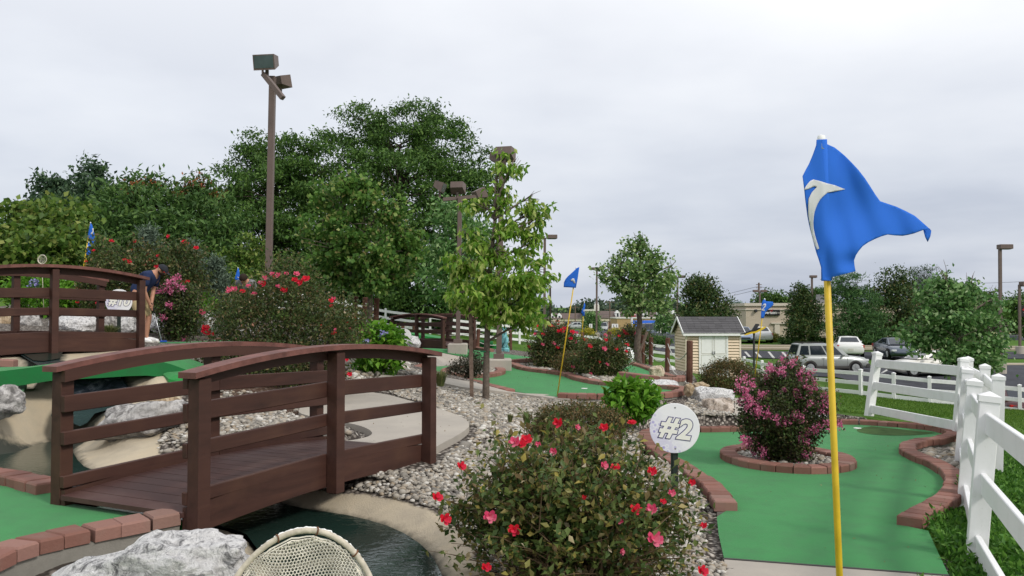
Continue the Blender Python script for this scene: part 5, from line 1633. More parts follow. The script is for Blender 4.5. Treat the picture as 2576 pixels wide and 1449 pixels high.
# grey-green junipers
GJ = 'grey green junipers'
def cone_shrub(name, label, u, vtop, vbase, ru, d, mat, n, leaf, group=None, cat='shrub', per=30, ev=0.9, tops=1, spread=0.10, aspect=0.3, bias=(0, 0, 0.7)):
    b, t = P(u, vbase, d), P(u, vtop, d)
    root = empty(name, b, label, cat, group)
    Hh = t.z - b.z
    h = rng.uniform(0.02, 1, n) ** 0.8
    ang = rng.uniform(0, 6.283, n)
    prof = np.minimum(1, (1 - h) ** ev * 1.15) * np.clip(h * 5 + 0.55, 0, 1)
    rr = ru * d / F * prof * rng.uniform(0.7, 1.05, n) * (1 + 0.16 * np.sin(ang * 3 + h * 9))
    C = np.stack([b.x + rr * np.cos(ang), b.y + rr * np.sin(ang), b.z + h * Hh], 1)
    foliage('foliage', clumps(C, per, spread, 1.0), leaf, mat, root, aspect, bias, 0.3)
    m = MB().tube([(0, 0, -.1), (0, 0, Hh * 0.5), (0, 0, Hh * 0.92)], [ru * d / F * 0.10, ru * d / F * 0.07, 0.01], 7)
    m.build('trunk', M['bark_dark'], root)
    return root
cone_shrub('juniper', 'grey-green juniper whose tip rises above the left red rose hedge', 371, 585, 760, 42, 20, L['juniper'], 150, 0.11, GJ)
cone_shrub('juniper', 'taller grey-green juniper right of the bending man', 480, 625, 800, 40, 21, L['juniper'], 150, 0.11, GJ)
cone_shrub('juniper', 'grey-green juniper left of the big flowering rose bush', 541, 655, 800, 36, 20, L['juniper'], 140, 0.11, GJ)
# redbud
tree('redbud_tree', 'spreading redbud with heart-shaped green leaves right of the tall lamp pole', 937, 23.5,
     [(860,440,34,30,0),(905,470,60,40,0),(840,490,60,40,0.3),(960,520,70,42,-.4),(800,550,62,40,0),(880,560,90,50,-.6),(1010,565,55,40,0),(820,610,80,45,-.4),(930,620,100,50,-.8),(1030,600,40,32,.2),(860,670,80,40,-.5),(960,680,85,42,-.5),(785,645,50,34,0),(1020,660,50,40,0)],
     0.135, 430, 25, L['redbud'], 0.085, 'bark', spread=0.15, aspect=0.85, bias=(0, 0, -0.7), cat='tree', flat=0.45, branchy=0.22)
# yellow-green dogwood
dog, dC = tree('dogwood_tree', 'yellow-green drooping-leaved dogwood beside the weathered stake on the pebbles', 1222, 13.85,
     [(1262,392,22,26,0),(1293,402,22,20,0),(1256,470,26,24,0),(1215,510,44,30,.1),(1280,500,16,24,0),(1262,560,40,30,-.2),(1340,490,30,24,.1),(1360,545,40,26,0),(1325,540,34,34,.1),(1178,590,44,30,0),(1250,620,70,34,-.3),(1340,610,50,30,0),(1180,650,60,34,-.1),(1270,680,90,40,-.4),(1145,680,34,26,.1),(1350,675,40,32,.1),(1210,730,80,40,-.3),(1320,740,62,42,-.2),(1275,780,80,36,-.3),(1345,790,34,30,0),(1150,730,36,30,.1)],
     0.125, 270, 17, L['dogwood'], 0.055, 'bark', vbase=1006, spread=0.085, aspect=0.48, bias=(0, 0, -1.5), curl=0.18, flat=0.5, inner=0.35, trunk_top=0.9, branchy=0.3)
# young maples
tree('maple_tree', 'young upright maple with silvery green leaves standing before the stores', 1606, 28,
     [(1612,590,22,34,0),(1600,620,34,30,0),(1645,640,34,36,0),(1575,660,40,34,0),(1610,670,50,40,-.3),(1660,680,40,34,0),(1560,700,44,36,0),(1620,720,70,40,-.5),(1680,715,34,30,.3),(1535,680,30,24,.2),(1585,750,50,30,-.3),(1650,755,56,30,-.3),(1690,670,20,24,.2)],
     0.125, 360, 15, L['maple'], 0.11, 'bark', vbase=912, spread=0.14, aspect=0.75, bias=(0, 0, -0.5), inner=0.4, branchy=0.25)
tree('maple_tree', 'wide bushy maple covering the white coupe beyond the leaning fence panel', 2410, 39.5,
     [(2375,690,20,44,0),(2445,700,18,36,0),(2400,740,50,40,0),(2345,745,34,40,0),(2460,770,34,46,0),(2400,780,60,44,-.5),(2320,800,50,40,0),(2500,750,16,40,.3),(2290,832,44,24,0),(2412,850,66,46,-1),(2470,840,56,46,0),(2400,868,50,20,-.5),(2440,900,80,36,-.6),(2505,880,36,34,0),(2515,820,22,36,.4)],
     0.20, 500, 25, L['maple2'], 0.14, 'bark', spread=0.24, aspect=0.75, bias=(0, 0, -0.4), inner=0.4, branchy=0.22)
# trees beyond the car park
GP = 'trees beyond the car park'
tree('pear_tree', 'dense pointed dark tree just right of the young maple, behind the shed', 1768, 62,
     [(1752,720,28,30,0),(1770,735,38,30,0),(1745,765,45,36,0),(1790,775,48,40,0),(1770,810,70,36,-1)], 0.22, 230, 44, L['pear'], 0.2, 'bark_dark', spread=0.3, group=GP, aspect=0.5, bias=(0, 0, .5))
tree('pear_tree', 'clipped egg-shaped pear tree in front of the beige store wall', 2012, 73,
     [(2012,742,18,26,0),(2020,765,26,32,0),(2006,800,26,34,0),(2034,800,28,36,0),(2018,830,36,32,-1)], 0.22, 240, 44, L['pear'], 0.2, 'bark_dark', spread=0.28, group=GP, aspect=0.5, bias=(0, 0, .4))
tree('white_pine', 'layered green white pine right of the beige store', 2140, 72,
     [(2135,712,42,26,0),(2120,745,50,28,0),(2165,755,50,30,0),(2130,785,60,26,-.5),(2175,800,48,24,0),(2120,825,55,24,-.5),(2165,840,60,26,-.5)], 0.36, 240, 44, L['pine'], 0.22, 'bark_dark', spread=0.34, group=GP, aspect=0.16, flat=0.35, bias=(0, 0, .25))
tree('dark_tree', 'darkest round-topped tree between the white pine and the wide maple', 2255, 76,
     [(2250,705,36,30,0),(2230,740,45,36,0),(2275,745,45,40,0),(2250,790,65,50,-1),(2215,830,50,40,-1),(2290,830,60,50,-1)], 0.26, 280, 44, L['pear'], 0.25, 'bark_dark', spread=0.36, group=GP)
tree('white_pine', 'grey-green pine tip showing between the dark tree and the wide maple', 2325, 84,
     [(2325,690,28,18,0),(2345,715,34,24,0),(2310,735,40,30,0),(2360,760,50,40,0)], 0.36, 130, 40, L['juniper'], 0.22, 'bark_dark', spread=0.34, group=GP, aspect=0.16)
for i, (u, d, lo) in enumerate(((2420, 92, [(2420,760,60,40),(2470,770,50,36),(2400,810,60,40)]), (2545, 120, [(2530,785,50,34),(2575,775,50,40),(2540,815,60,26)]), (1950, 130, [(1935,757,40,18),(1975,764,40,16),(2060,748,36,24)]))):
    tree('broad_tree', ['dark broad tree behind the wide maple by the utility wire', 'dark broad tree above the motel roof at the far right', 'dark broad tree rising behind the beige store roof'][i], u, d, lo, 0.45, 150, 36, L['locust'], 0.25, 'bark_dark', spread=0.5, group=GP, twig=False)
tree('sparse_pine', 'thin sparse pine silhouette left of the beige store', 1860, 170, [(1856,765,12,6),(1862,775,10,6),(1858,786,14,6),(1862,800,10,5)], 0.6, 36, 26, L['pine'], 0.25, 'bark_dark', spread=0.4, group=GP, aspect=0.2)
# shrubs beneath them
def mound(name, label, u, vtop, vbase, ru, d, mat, n, per, leaf, group=None, cat='shrub', spread=0.08, aspect=0.5, bias=(0, 0, 0.3), up=0.6, stems=True, lumps=0.18, inner=0.62, ecc=0.9, stem_mat='bark_dark', curl=0.0, fold=.1, vase=0.0):
    t, b = P(u, vtop, d), P(u, vbase, d)
    root = empty(name, b, label, cat, group)
    hh = (t.z - b.z)
    r = (ru * d / F, ru * d / F * ecc, hh * 0.56)
    c = (b.x, b.y + 0.0, b.z + hh * 0.48)
    C = shell(n, c, r, inner, lumps=lumps)
    if vase:
        f = np.clip((C[:, 2] - b.z) / hh, 0, 1)
        kx = 1 - vase + vase * np.minimum(1, f / 0.45) * 1.05
        C[:, 0] = b.x + (C[:, 0] - b.x) * kx; C[:, 1] = b.y + (C[:, 1] - b.y) * kx
        sp = rng.choice(len(C), len(C) // 14)
        C[sp, 2] += hh * rng.uniform(0.0, 0.14, len(sp)) * (f[sp] > .6)
    C = C[C[:, 2] > b.z + 0.03]
    foliage('foliage', clumps(C, per, spread, 0.8), leaf, mat, root, aspect, bias, up, fold, curl)
    if stems:
        m = MB()
        for _ in range(10):
            q = C[rng.integers(len(C))]
            limb(m, Vector((random.uniform(-1, 1) * r[0] * .2, random.uniform(-1, 1) * r[1] * .2, -0.05)), Vector(q) - b, 0.012 * (1 + hh * .3), 0.004, 5, 0.08, 3)
        m.build('stems', M[stem_mat], root)
    return root, C
mound('clipped_bush', 'small clipped yellow-green bush beside the white sedan at the store', 1945, 842, 866, 16, 78, L['clipped'], 90, 22, 0.14, spread=0.12)
GSH = 'low bushes along the store wall and mall road'
mound('low_bush', 'dark low bush at the foot of the clipped pear tree', 1990, 850, 870, 26, 73, L['dark'], 70, 22, 0.2, GSH, spread=0.16)
mound('low_bush', 'dark low bush between the pear tree and the white pine', 2060, 846, 872, 24, 73, L['dark'], 70, 22, 0.2, GSH, spread=0.16)
mound('low_bush', 'dark low bush under the white pine', 2140, 842, 874, 45, 72, L['dark'], 110, 22, 0.22, GSH, spread=0.2)
mound('low_bush', 'dark low bush under the darkest round-topped tree', 2240, 840, 876, 55, 72, L['dark'], 110, 22, 0.22, GSH, spread=0.2)
mound('yellow_bush', 'bright yellow-leaved bush left of the oncoming grey car', 1477, 829, 846, 17, 74, L['yellowbush'], 70, 20, 0.14, GSH, spread=0.12)
mound('yellow_bush', 'bright yellow-leaved bush right of the oncoming grey car', 1552, 830, 846, 22, 74, L['yellowbush'], 80, 20, 0.14, GSH, spread=0.12)
mound('low_bush', 'small green bush behind the yellow bush left of the oncoming car', 1489, 792, 836, 19, 95, L['maple2'], 110, 22, 0.3, GSH, spread=0.25)
mound('low_bush', 'green bush between the stores and the shed roof', 1672, 795, 836, 22, 85, L['maple2'], 90, 22, 0.25, GSH, spread=0.22)
mound('low_bush', 'low dark hedge bush left of the shed', 1655, 848, 868, 34, 56, L['dark'], 110, 22, 0.14, GSH, spread=0.12)
# far wooded hill
hill = empty('wooded_hill', P(1500, 790, 420), None, None)
cc = []
for u in range(1230, 2700, 16):
    vt = 775 - 14 * math.sin(u / 60.0) - 9 * math.sin(u / 23.0) - (10 if u < 1750 else 0)
    for _ in range(3):
        p = P(u + random.uniform(-12, 12), vt + random.uniform(3, 34), 430 + random.uniform(-40, 60))
        cc.append(p)
ptsH = np.concatenate([shell(14, p, (random.uniform(3, 6), 4, random.uniform(2.5, 5.5)), 0.4) for p in cc])
V_, F_ = leaf_geo(clumps(ptsH, 8, 1.1, 0.8), 1.9, 0.8)
bpy.data.objects.remove(hill)
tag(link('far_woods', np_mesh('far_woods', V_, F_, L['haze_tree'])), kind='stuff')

# --- shrubs and flowers on the course
M['petal_red'] = leaf_mat('red_rose_petal', G_((0, (0.50, 0.008, 0.018)), (0.6, (0.68, 0.015, 0.035)), (1, (0.74, 0.05, 0.11))), 0.3, 0.5)
M['petal_rose'] = leaf_mat('pink_rose_petal', G_((0, (0.60, 0.03, 0.10)), (0.6, (0.72, 0.08, 0.19)), (1, (0.78, 0.25, 0.34))), 0.3, 0.5)
M['petal_pink'] = leaf_mat('crape_myrtle_petal', G_((0, (0.52, 0.09, 0.22)), (0.5, (0.70, 0.18, 0.35)), (1, (0.80, 0.37, 0.52))), 0.35, 0.5)
M['petal_blue'] = leaf_mat('hydrangea_petal', G_((0, (0.24, 0.22, 0.55)), (0.6, (0.38, 0.36, 0.70)), (1, (0.55, 0.53, 0.8))), 0.35, 0.5)
def bloom_mesh(name, r, mat, petals=11):
    """an open rose: two whorls of cupped petals"""
    m = MB()
    for i in range(petals):
        ring = 0 if i < 6 else 1
        a = i * 2.399 + ring
        tilt = (0.25, 0.85)[ring] + random.uniform(-.15, .15)
        L_ = r * (1.0, 0.75)[ring]
        d = Vector((math.cos(a) * math.cos(tilt), math.sin(a) * math.cos(tilt), math.sin(tilt)))
        s = Vector((-math.sin(a), math.cos(a), 0))
        upv = s.cross(d) * -1
        w_ = r * 0.62
        p0 = Vector((0, 0, 0)); p1 = d * L_ * .55 + s * w_ * .6; p2 = d * L_ * 1.0 + s * w_ * .35 + Vector((0, 0, r * .12)); p3 = d * L_ * 1.0 - s * w_ * .35 + Vector((0, 0, r * .12)); p4 = d * L_ * .55 - s * w_ * .6
        m.add([p0, p1, p2, p3, p4], [(0, 1, 2, 3, 4)])
    return m.mesh(name, mat)
blooms = {'red': [bloom_mesh('bloom', 0.034, M['petal_red']) for _ in range(3)], 'pink': [bloom_mesh('bloom', 0.034, M['petal_rose']) for _ in range(2)]}
def add_bloom(root, p, kind, s=1.0, face=Vector((0, -0.75, 0.65))):
    o = link('bloom', random.choice(blooms[kind]), root)
    o.location = p - root.location
    f = (face + Vector((random.uniform(-.6, .6), random.uniform(-.4, .4), random.uniform(-.4, .4)))).normalized()
    o.rotation_euler = f.to_track_quat('Z', 'Y').to_euler()
    o.scale = (s, s, s)
    return o
def bloom_cloud(root, name, pts, size, mat, per=6, spread=0.035):
    V, Fq = leaf_geo(clumps(np.asarray(pts) - np.array(root.location), per, spread, 1.0), size, 0.9, up=0.2)
    o = link(name, np_mesh(name, V, Fq, mat), root); o['kind'] = 'stuff'
    return o

# the rose bush in the foreground: canes, leaves, blooms
def rose_bush_near():
    d0 = 4.75
    base = Vector((P(1440, 1500, d0).x, d0, 0.0)); base.z = hz(base.x, base.y)
    root = empty('rose_bush', base, 'leafy rose bush with red and pink blooms in the foreground before the number 2 sign', 'rose bush', 'rose bushes')
    k = d0 / F
    lobes = [(1390,1120,120,70,.25),(1480,1110,110,60,.3),(1300,1180,120,90,0),(1560,1160,110,90,.1),(1440,1220,170,110,-.15),(1230,1240,110,110,0),(1650,1230,100,90,.05),(1330,1330,160,120,-.25),(1520,1330,170,130,-.25),(1690,1330,90,120,.1),(1190,1330,80,90,.1),(1420,1420,220,110,-.15),(1620,1420,130,90,0)]
    tips, cane = [], MB()
    for lo in lobes:
        c = P(lo[0], lo[1], d0 + lo[4])
        r = (lo[2] * k, lo[2] * k * 0.9, lo[3] * k)
        tips.append(shell(int(lo[2] * lo[3] / 165), c, r, 0.45, lumps=0.4))
    T = np.concatenate(tips)
    T = T[T[:, 2] > 0.08]
    sh = T[rng.integers(len(T), size=60)]
    cc_ = np.array([base.x, base.y, 0.35]); far_ = np.linalg.norm(sh - cc_, axis=1)
    sh = sh[np.argsort(far_)[-34:]]
    T = np.concatenate([T, sh + unit(sh - cc_) * rng.uniform(.06, .17, (len(sh), 1)) + np.array([0, 0, .03])])
    nT = len(T)
    pts, nrm = [], []
    for i in range(nT):
        tip = Vector(T[i])
        st = base + Vector((random.gauss(0, .13), random.gauss(0, .13), 0.02))
        hgt = (tip - st)
        midp = st.lerp(tip, 0.55) + Vector((random.gauss(0, .05), random.gauss(0, .05), 0.05)) + Vector((-hgt.x, -hgt.y, 0)) * 0.16
        if i % 3 == 0:
            q = [st, st.lerp(midp, .5) + Vector((0, 0, .02)), midp, midp.lerp(tip, .55) + Vector((0, 0, .02)), tip]
            cane.tube([p_ - base for p_ in q], [.006, .005, .004, .003, .0015], 5, cap=False)
        elif i % 3 == 1:
            q = [midp, midp.lerp(tip, .5) + Vector((0, 0, .015)), tip]
            cane.tube([p_ - base for p_ in q], [.0035, .0025, .0013], 4, cap=False)
        for t in np.linspace(0.35, 1.0, 7):
            pts.append(midp.lerp(tip, t) if i % 2 else st.lerp(tip, 0.45 + 0.55 * t))
    cane.build('stems', simple('rose_cane', (0.125, 0.085, 0.05, 1), 0.7, 0.2, var=0.4, scale=8), root)
    Pn = np.array([tuple(p) for p in pts])
    Pn = Pn[(Pn[:, 2] > 0.42) | (rng.uniform(size=len(Pn)) < 0.30)]
    Pn = Pn[rng.uniform(size=len(Pn)) < 0.8]
    Pn = np.repeat(Pn, 3, axis=0) + rng.normal(size=(len(Pn) * 3, 3)) * 0.026
    foliage('foliage', Pn, 0.046, L['rose'], root, 0.58, (0, 0, 0.1), 0.9, 0.10, 0.1)
    # spent pale star-shaped sepals
    Tp = T[rng.integers(nT, size=70)]
    V, Fq = leaf_geo(np.repeat(Tp - np.array(base), 5, axis=0), 0.026, 0.22, up=0.1)
    o = link('sepals', np_mesh('sepals', V, Fq, simple('dry_sepal', (0.30, 0.25, 0.16, 1), 0.9, 0.1, var=0.2)), root); o['kind'] = 'stuff'
    for u, v, kind, s, dz in ((1405,1064,'red',1.05,0),(1520,1076,'red',.9,0),(1590,1066,'red',.9,.1),(1296,1113,'pink',1.15,-.1),(1324,1106,'red',1.1,-.05),(1311,1118,'red',1,-.1),(1393,1136,'pink',.75,-.1),(1160,1173,'red',.95,0),(1099,1252,'red',1.1,-.05),(1119,1306,'red',1.15,-.1),(1548,1177,'red',.9,-.15),(1519,1171,'pink',.8,-.15),(1641,1185,'red',.9,-.1),(1690,1240,'pink',.7,-.1),(1232,1299,'pink',1.2,-.3),(1294,1333,'red',1.1,-.35),(1599,1283,'red',1.15,-.35),(1640,1281,'pink',1.05,-.3),(1646,1357,'pink',1.5,-.35),(1560,1313,'pink',.7,-.3),(1771,1323,'red',.7,-.1),(1223,1428,'red',.9,-.35),(1766,1437,'red',1.1,-.3),(1742,1214,'red',.7,0),(1470,1253,'red',.6,-.2),(1354,1118,'pink',.6,0),(1564,1388,'pink',.6,-.35),(1452,1075,'pink',.6,.1),(1668,1262,'red',.6,-.1)):
        add_bloom(root, P(u, v, d0 - 0.28 + dz * 0.6), kind, s * 0.88)
    # the sprig across the sign
    return root
rose_bush_near()
def rose_bush(label, u, vtop, vbase, ru, d, nbl, n=150, per=34, leaf=0.055, bl_uv=(), ecc=0.8, mat='rosefar', pink=0.3, spread=0.11, lumps=0.22):
    root, C = mound('rose_bush', label, u, vtop, vbase, ru, d, L[mat], n, per, leaf, 'rose bushes', 'rose bush', spread=spread, lumps=lumps, ecc=ecc)
    b = Vector(root.location)
    front = C[(C[:, 1] < b.y + 0.15)]
    top_z = C[:, 2].max()
    wts = np.clip((front[:, 2] - b.z) / (top_z - b.z), 0.05, 1) ** 1.5
    idx = rng.choice(len(front), size=nbl, p=wts / wts.sum())
    off = unit(front[idx] - np.array([b.x, b.y + 0.1, b.z + (top_z - b.z) * 0.4])) * 0.14
    pts = front[idx] + off
    for p in pts:
        add_bloom(root, Vector(p), 'pink' if random.random() < pink else 'red', random.uniform(0.9, 1.6) * max(1, d / 16))
    for u_, v_, kind, s in bl_uv:
        add_bloom(root, P(u_, v_, d - ru * d / F * 0.55), kind, s)
    # dry spent flower heads
    idx = rng.choice(len(front), size=26)
    V, Fq = leaf_geo(np.repeat(front[idx] - np.array(b) + rng.normal(size=(26, 3)) * .05, 4, axis=0), 0.045, 0.3, up=0.1)
    o = link('sepals', np_mesh('sepals', V, Fq, bpy.data.materials['dry_sepal']), root); o['kind'] = 'stuff'
    return root
rose_bush('tall rose bush topped with pink blooms behind the near footbridge', 705, 705, 1000, 180, 12.3, 14, 640, 52, 0.052,
          [(700,693,'pink',1.4),(685,690,'pink',1.2),(666,700,'pink',1.2),(746,690,'pink',1.4),(742,705,'red',1.5),(770,703,'red',1.9),(756,712,'red',1.6),(715,730,'red',1.6),(700,722,'pink',1.3),(575,735,'pink',1.2),(590,728,'pink',1.4),(610,733,'red',1.2),(640,740,'pink',1.2),(625,720,'pink',1.1),(832,757,'red',1.2),(834,770,'red',1),(518,826,'red',1.8),(522,840,'red',1.8),(515,833,'red',1.4),(880,942,'red',1.2),(873,905,'red',1)], pink=0.55)
rose_bush('wide dark rose hedge dotted with red blooms behind the bending man', 360, 622, 850, 150, 18.5, 46, 560, 50, 0.082, pink=0.1)
rose_bush('left rose bush with red blooms on the pebble bed behind the middle green', 1402, 826, 936, 64, 21.5, 22, 330, 46, 0.066, [(1355,822,'red',2),(1420,828,'red',2.2),(1440,836,'red',2),(1385,820,'red',1.8)])
rose_bush('right rose bush with open red blooms before the giant golf ball', 1516, 858, 955, 60, 18.4, 14, 260, 42, 0.060)
rose_bush('dark rose bush with three red blooms around the young maple trunk', 1590, 825, 920, 42, 30, 3, 150, 38, 0.09, [(1572,838,'red',2.6),(1567,832,'red',2.2),(1580,842,'red',2.2)])
rose_bush('low rose bush with a few pink blooms left of the leaning rope posts', 850, 800, 850, 50, 22, 5, 120, 34, 0.08)
mound('barberry_bush', 'low brown-green rounded bush behind the foreground roses', 1450, 1030, 1120, 112, 7.6, L['barberry'], 420, 40, 0.026, None, spread=0.05, lumps=0.06, inner=0.8)
mound('barberry_bush', 'brown twiggy low bush between the two rose bushes on the pebble bed', 1440, 896, 944, 46, 19.4, L['barberry'], 180, 36, 0.045, None, spread=0.08)
mound('barberry_bush', 'round clipped brown-green bush in front of the shed', 1834, 914, 1000, 70, 18.5, L['barberry'], 420, 44, 0.042, None, spread=0.075, lumps=0.07, inner=0.78)
# crape myrtles
def myrtle(label, u, vtop, vbase, ru, d, npan, n, per, leaf, uvs, dens=1.0):
    root, C = mound('crape_myrtle', label, u, vtop, vbase, ru, d, L['myrtle'], n, per, leaf, 'pink crape myrtles', 'crape myrtle', spread=0.055 * d / 10, lumps=0.22, inner=0.5, vase=0.45)
    b = Vector(root.location)
    front = C[(C[:, 1] < b.y + 0.1)]
    idx = rng.choice(len(front), size=npan)
    cs = [tuple(p) for p in front[idx]] + [tuple(P(uu, vv, d - ru * d / F * 0.55)) for uu, vv in uvs]
    cs = np.array(cs); off = unit(cs - np.array([b.x, b.y, b.z + (front[:, 2].max() - b.z) * .5])) * .07 * d / 10
    pts = clumps(cs + off, int(17 * dens), 0.030 * d / 10 * dens, 1.15)
    bloom_cloud(root, 'blossoms', pts, 0.021 * d / 10, M['petal_pink'], 6, 0.012 * d / 10)
    return root
myrtle('pink crape myrtle with dark leaves inside the paver ring on the number 2 green', 1973, 924, 1176, 104, 10.2, 62, 600, 44, 0.041,
       [(1880,960),(1870,978),(1890,985),(1902,975),(1885,1000),(1900,1010),(1920,1000),(1912,1020),(1893,1025),(1965,940),(1990,925),(2010,950),(2040,975),(2030,990),(2065,1000),(2050,1030),(2035,1075),(2020,1080),(2045,1070),(2010,1090),(1885,1095),(1880,1105),(1960,1060),(2070,1035),(1940,935),(2000,1000),(1985,1050)], 0.72)
myrtle('pink-tipped crape myrtle beside the bending man with the putter', 447, 724, 850, 46, 16.6, 5, 300, 36, 0.06,
       [(440,720),(430,730),(447,712),(420,740),(455,735),(410,745),(435,742),(428,724)], 0.55)
# hydrangeas with large leaves
def hydrangea(label, u, vtop, vbase, ru, d, n, per, leaf, heads=()):
    root, C = mound('hydrangea', label, u, vtop, vbase, ru, d, L['hydrangea'], n, per, leaf, 'bright green hydrangeas', 'hydrangea', spread=0.05 * d / 11, aspect=0.55, bias=(0, -0.3, -0.15), up=1.0, lumps=0.1, inner=0.6, curl=0.15)
    for uu, vv, s in heads:
        p = P(uu, vv, d - ru * d / F * 0.7)
        bloom_cloud(root, 'flower_head', shell(26, p, (s, s, s * .8), 0.8, lumps=0), s * 0.5, M['petal_blue'], 3, s * 0.15)
    return root
hydrangea('compact bright green hydrangea on the pebbles behind the number 2 sign', 1590, 962, 1052, 60, 12.0, 170, 9, 0.125)
hydrangea('bright green hydrangea with violet-blue heads left of the round sign back', 952, 825, 932, 62, 14.6, 200, 9, 0.135, [(962,842,.075),(920,862,.06)])
hydrangea('bright green hydrangea behind the rails of the left footbridge', 110, 695, 785, 85, 20.5, 170, 14, 0.13, [(85,713,.10)])
hydrangea('small bright green hydrangea between crape myrtle and big rose bush', 509, 757, 800, 26, 18.5, 80, 14, 0.11)
hydrangea('second bright green hydrangea row bush by the drooping flags', 235, 715, 785, 62, 21.0, 120, 14, 0.13)
mound('dwarf_shrub', 'small dark twiggy shrub inside the paver ring on the middle green', 1176, 898, 946, 42, 17.5, L['darkpurple'], 130, 22, 0.05, spread=0.06, lumps=0.25)
# grass tufts
def tuft(label, u, vbase, d, r, h, n):
    b = P(u, vbase, d)
    root = empty('grass_tuft', b, label, 'grass tuft', 'ornamental grass tufts')
    a = rng.uniform(0, 6.283, n); q = rng.uniform(0, 1, n) ** .6
    ox, oy = np.cos(a) * q, np.sin(a) * q
    hh = h * rng.uniform(.55, 1.05, n)
    wv = np.stack([-np.sin(a), np.cos(a), a * 0], 1) * 0.0035 * d / 9
    p0 = np.stack([ox * r * .3, oy * r * .3, a * 0 - .02], 1)
    p1 = np.stack([ox * r * .6, oy * r * .6, hh * .6], 1)
    p2 = np.stack([ox * r * 1.1, oy * r * 1.1, hh * (1 - .25 * q)], 1)
    V = np.stack([p0 - wv, p0 + wv, p1 + wv * .7, p1 - wv * .7, p2], 1).reshape(-1, 3)
    i = np.arange(n)[:, None] * 5
    Fq = np.concatenate([i + np.array([0, 1, 2]), i + np.array([0, 2, 3]), i + np.array([3, 2, 4])], 1).reshape(-1, 3)
    o = link('blades', np_mesh('blades', V, Fq, L['tuft']), root); o['kind'] = 'stuff'
tuft('grass tuft right of the last bridge post by the path', 1108, 968, 12.8, .17, .26, 420)
tuft('larger grass tuft on the pebbles above the brown bush', 1326, 1062, 9.6, .10, .15, 260)
tuft('smaller grass tuft on the pebbles left of its larger twin', 1283, 1058, 9.7, .06, .10, 160)
tuft('grass tuft seen under the rails of the near footbridge', 610, 1112, 8.3, .17, .13, 300)
tuft('grass tuft below the number 10 sign behind the left footbridge', 276, 845, 14.6, .26, .24, 420)
tuft('wispy grass tuft on the pebbles near the landing', 1008, 884, 19, .14, .16, 160)
# ground cover beside the fence, lawn blades
def cover(name, poly_uvd, n, size, mat, hgt, bias=(0, 0, .5), aspect=0.45, zf=None, excl=()):
    pl = [Q(*c) for c in poly_uvd]
    xs = [p[0] for p in pl]; ys = [p[1] for p in pl]
    x = rng.uniform(min(xs), max(xs), n * 3); y = rng.uniform(min(ys), max(ys), n * 3)
    k = inside(x, y, pl)
    for e in excl: k &= sdist(x, y, e) > 0.03
    x, y = x[k][:n], y[k][:n]
    z = hfull(x, y) + rng.uniform(0, 1, len(x)) ** 1.5 * hgt * (0.6 + 0.5 * np.sin(x * 4.3 + 1.3 * np.sin(y * 3.1)))
    V, Fq = leaf_geo(np.stack([x, y, z], 1), size, aspect, bias, 0.4)
    tag(link(name, np_mesh(name, V, Fq, mat)), kind='stuff')
A_out = [(p[0], p[1]) for p in A_poly]
cover('ground_cover', ((2300,1449,5.3),(2320,1330,6.7),(2390,1260,8.2),(2430,1200,9.2),(2415,1120,11.5),(2440,1090,13),(2600,1090,12.5),(2900,1300,7),(2900,1449,4.6),(2500,1600,4.4)), 52000, 0.058, L['fern'], 0.15, excl=(A_out,))
cover('lawn_grass', ((2060,1050,16),(2420,1060,14.5),(2640,1090,13),(2640,1010,33),(2300,1000,33),(2090,980,34),(1960,990,28),(1900,1000,21),(2000,1030,17.5)), 42000, 0.075, leaf_mat('lawn_blade', G_((0, (0.055, 0.13, 0.014)), (0.6, (0.10, 0.20, 0.025)), (1, (0.18, 0.28, 0.045))), 0.35, 0.6), 0.02, aspect=0.14, excl=(A_out,))
# pebbles
OCT = np.array([(1, 0, 0), (-1, 0, 0), (0, 1, 0), (0, -1, 0), (0, 0, 1), (0, 0, -1)], float)
bmi = bmesh.new(); bmesh.ops.create_icosphere(bmi, subdivisions=1, radius=1.0)
ICO_V = np.array([v.co[:] for v in bmi.verts]); ICO_F = np.array([[v.index for v in f.verts] for f in bmi.faces]); bmi.free()
EXC = [A_poly, B_poly, D_poly, PADS, C_poly, WALK1]
def pebbles(poly, dens, size, deep=False):
    xs = [p[0] for p in poly]; ys = [p[1] for p in poly]
    area = (max(xs) - min(xs)) * (max(ys) - min(ys))
    n = int(area * dens)
    x = rng.uniform(min(xs), max(xs), n); y = rng.uniform(min(ys), max(ys), n)
    k = inside(x, y, poly)
    x, y = x[k], y[k]
    keep = np.ones(len(x), bool)
    for e in EXC:
        keep &= sdist(x, y, e) > 0.10
    keep &= sdist(x, y, BANK) > -0.03
    x, y = x[keep], y[keep]
    n = len(x)
    s = size * np.exp(rng.normal(0, 0.28, n))
    sc = np.stack([s * rng.uniform(.8, 1.35, n), s * rng.uniform(.75, 1.1, n), s * rng.uniform(.45, .75, n)], 1)
    z = hfull(x, y) + sc[:, 2] * 0.45 + rng.uniform(0, .012, n)
    a = rng.uniform(0, 6.283, n); t = rng.normal(0, .25, n)
    V = ICO_V[None] * sc[:, None, :] * rng.uniform(.82, 1.12, (n, len(ICO_V), 1))
    ca, sa = np.cos(a)[:, None], np.sin(a)[:, None]
    X_, Y_, Z_ = V[..., 0] * ca - V[..., 1] * sa, V[..., 0] * sa + V[..., 1] * ca, V[..., 2]
    ct, st = np.cos(t)[:, None], np.sin(t)[:, None]
    Y_, Z_ = Y_ * ct - Z_ * st, Y_ * st + Z_ * ct
    V = np.stack([X_ + x[:, None], Y_ + y[:, None], Z_ + z[:, None]], -1).reshape(-1, 3)
    Fq = (ICO_F[None] + (np.arange(n) * len(ICO_V))[:, None, None]).reshape(-1, 3)
    return V, Fq
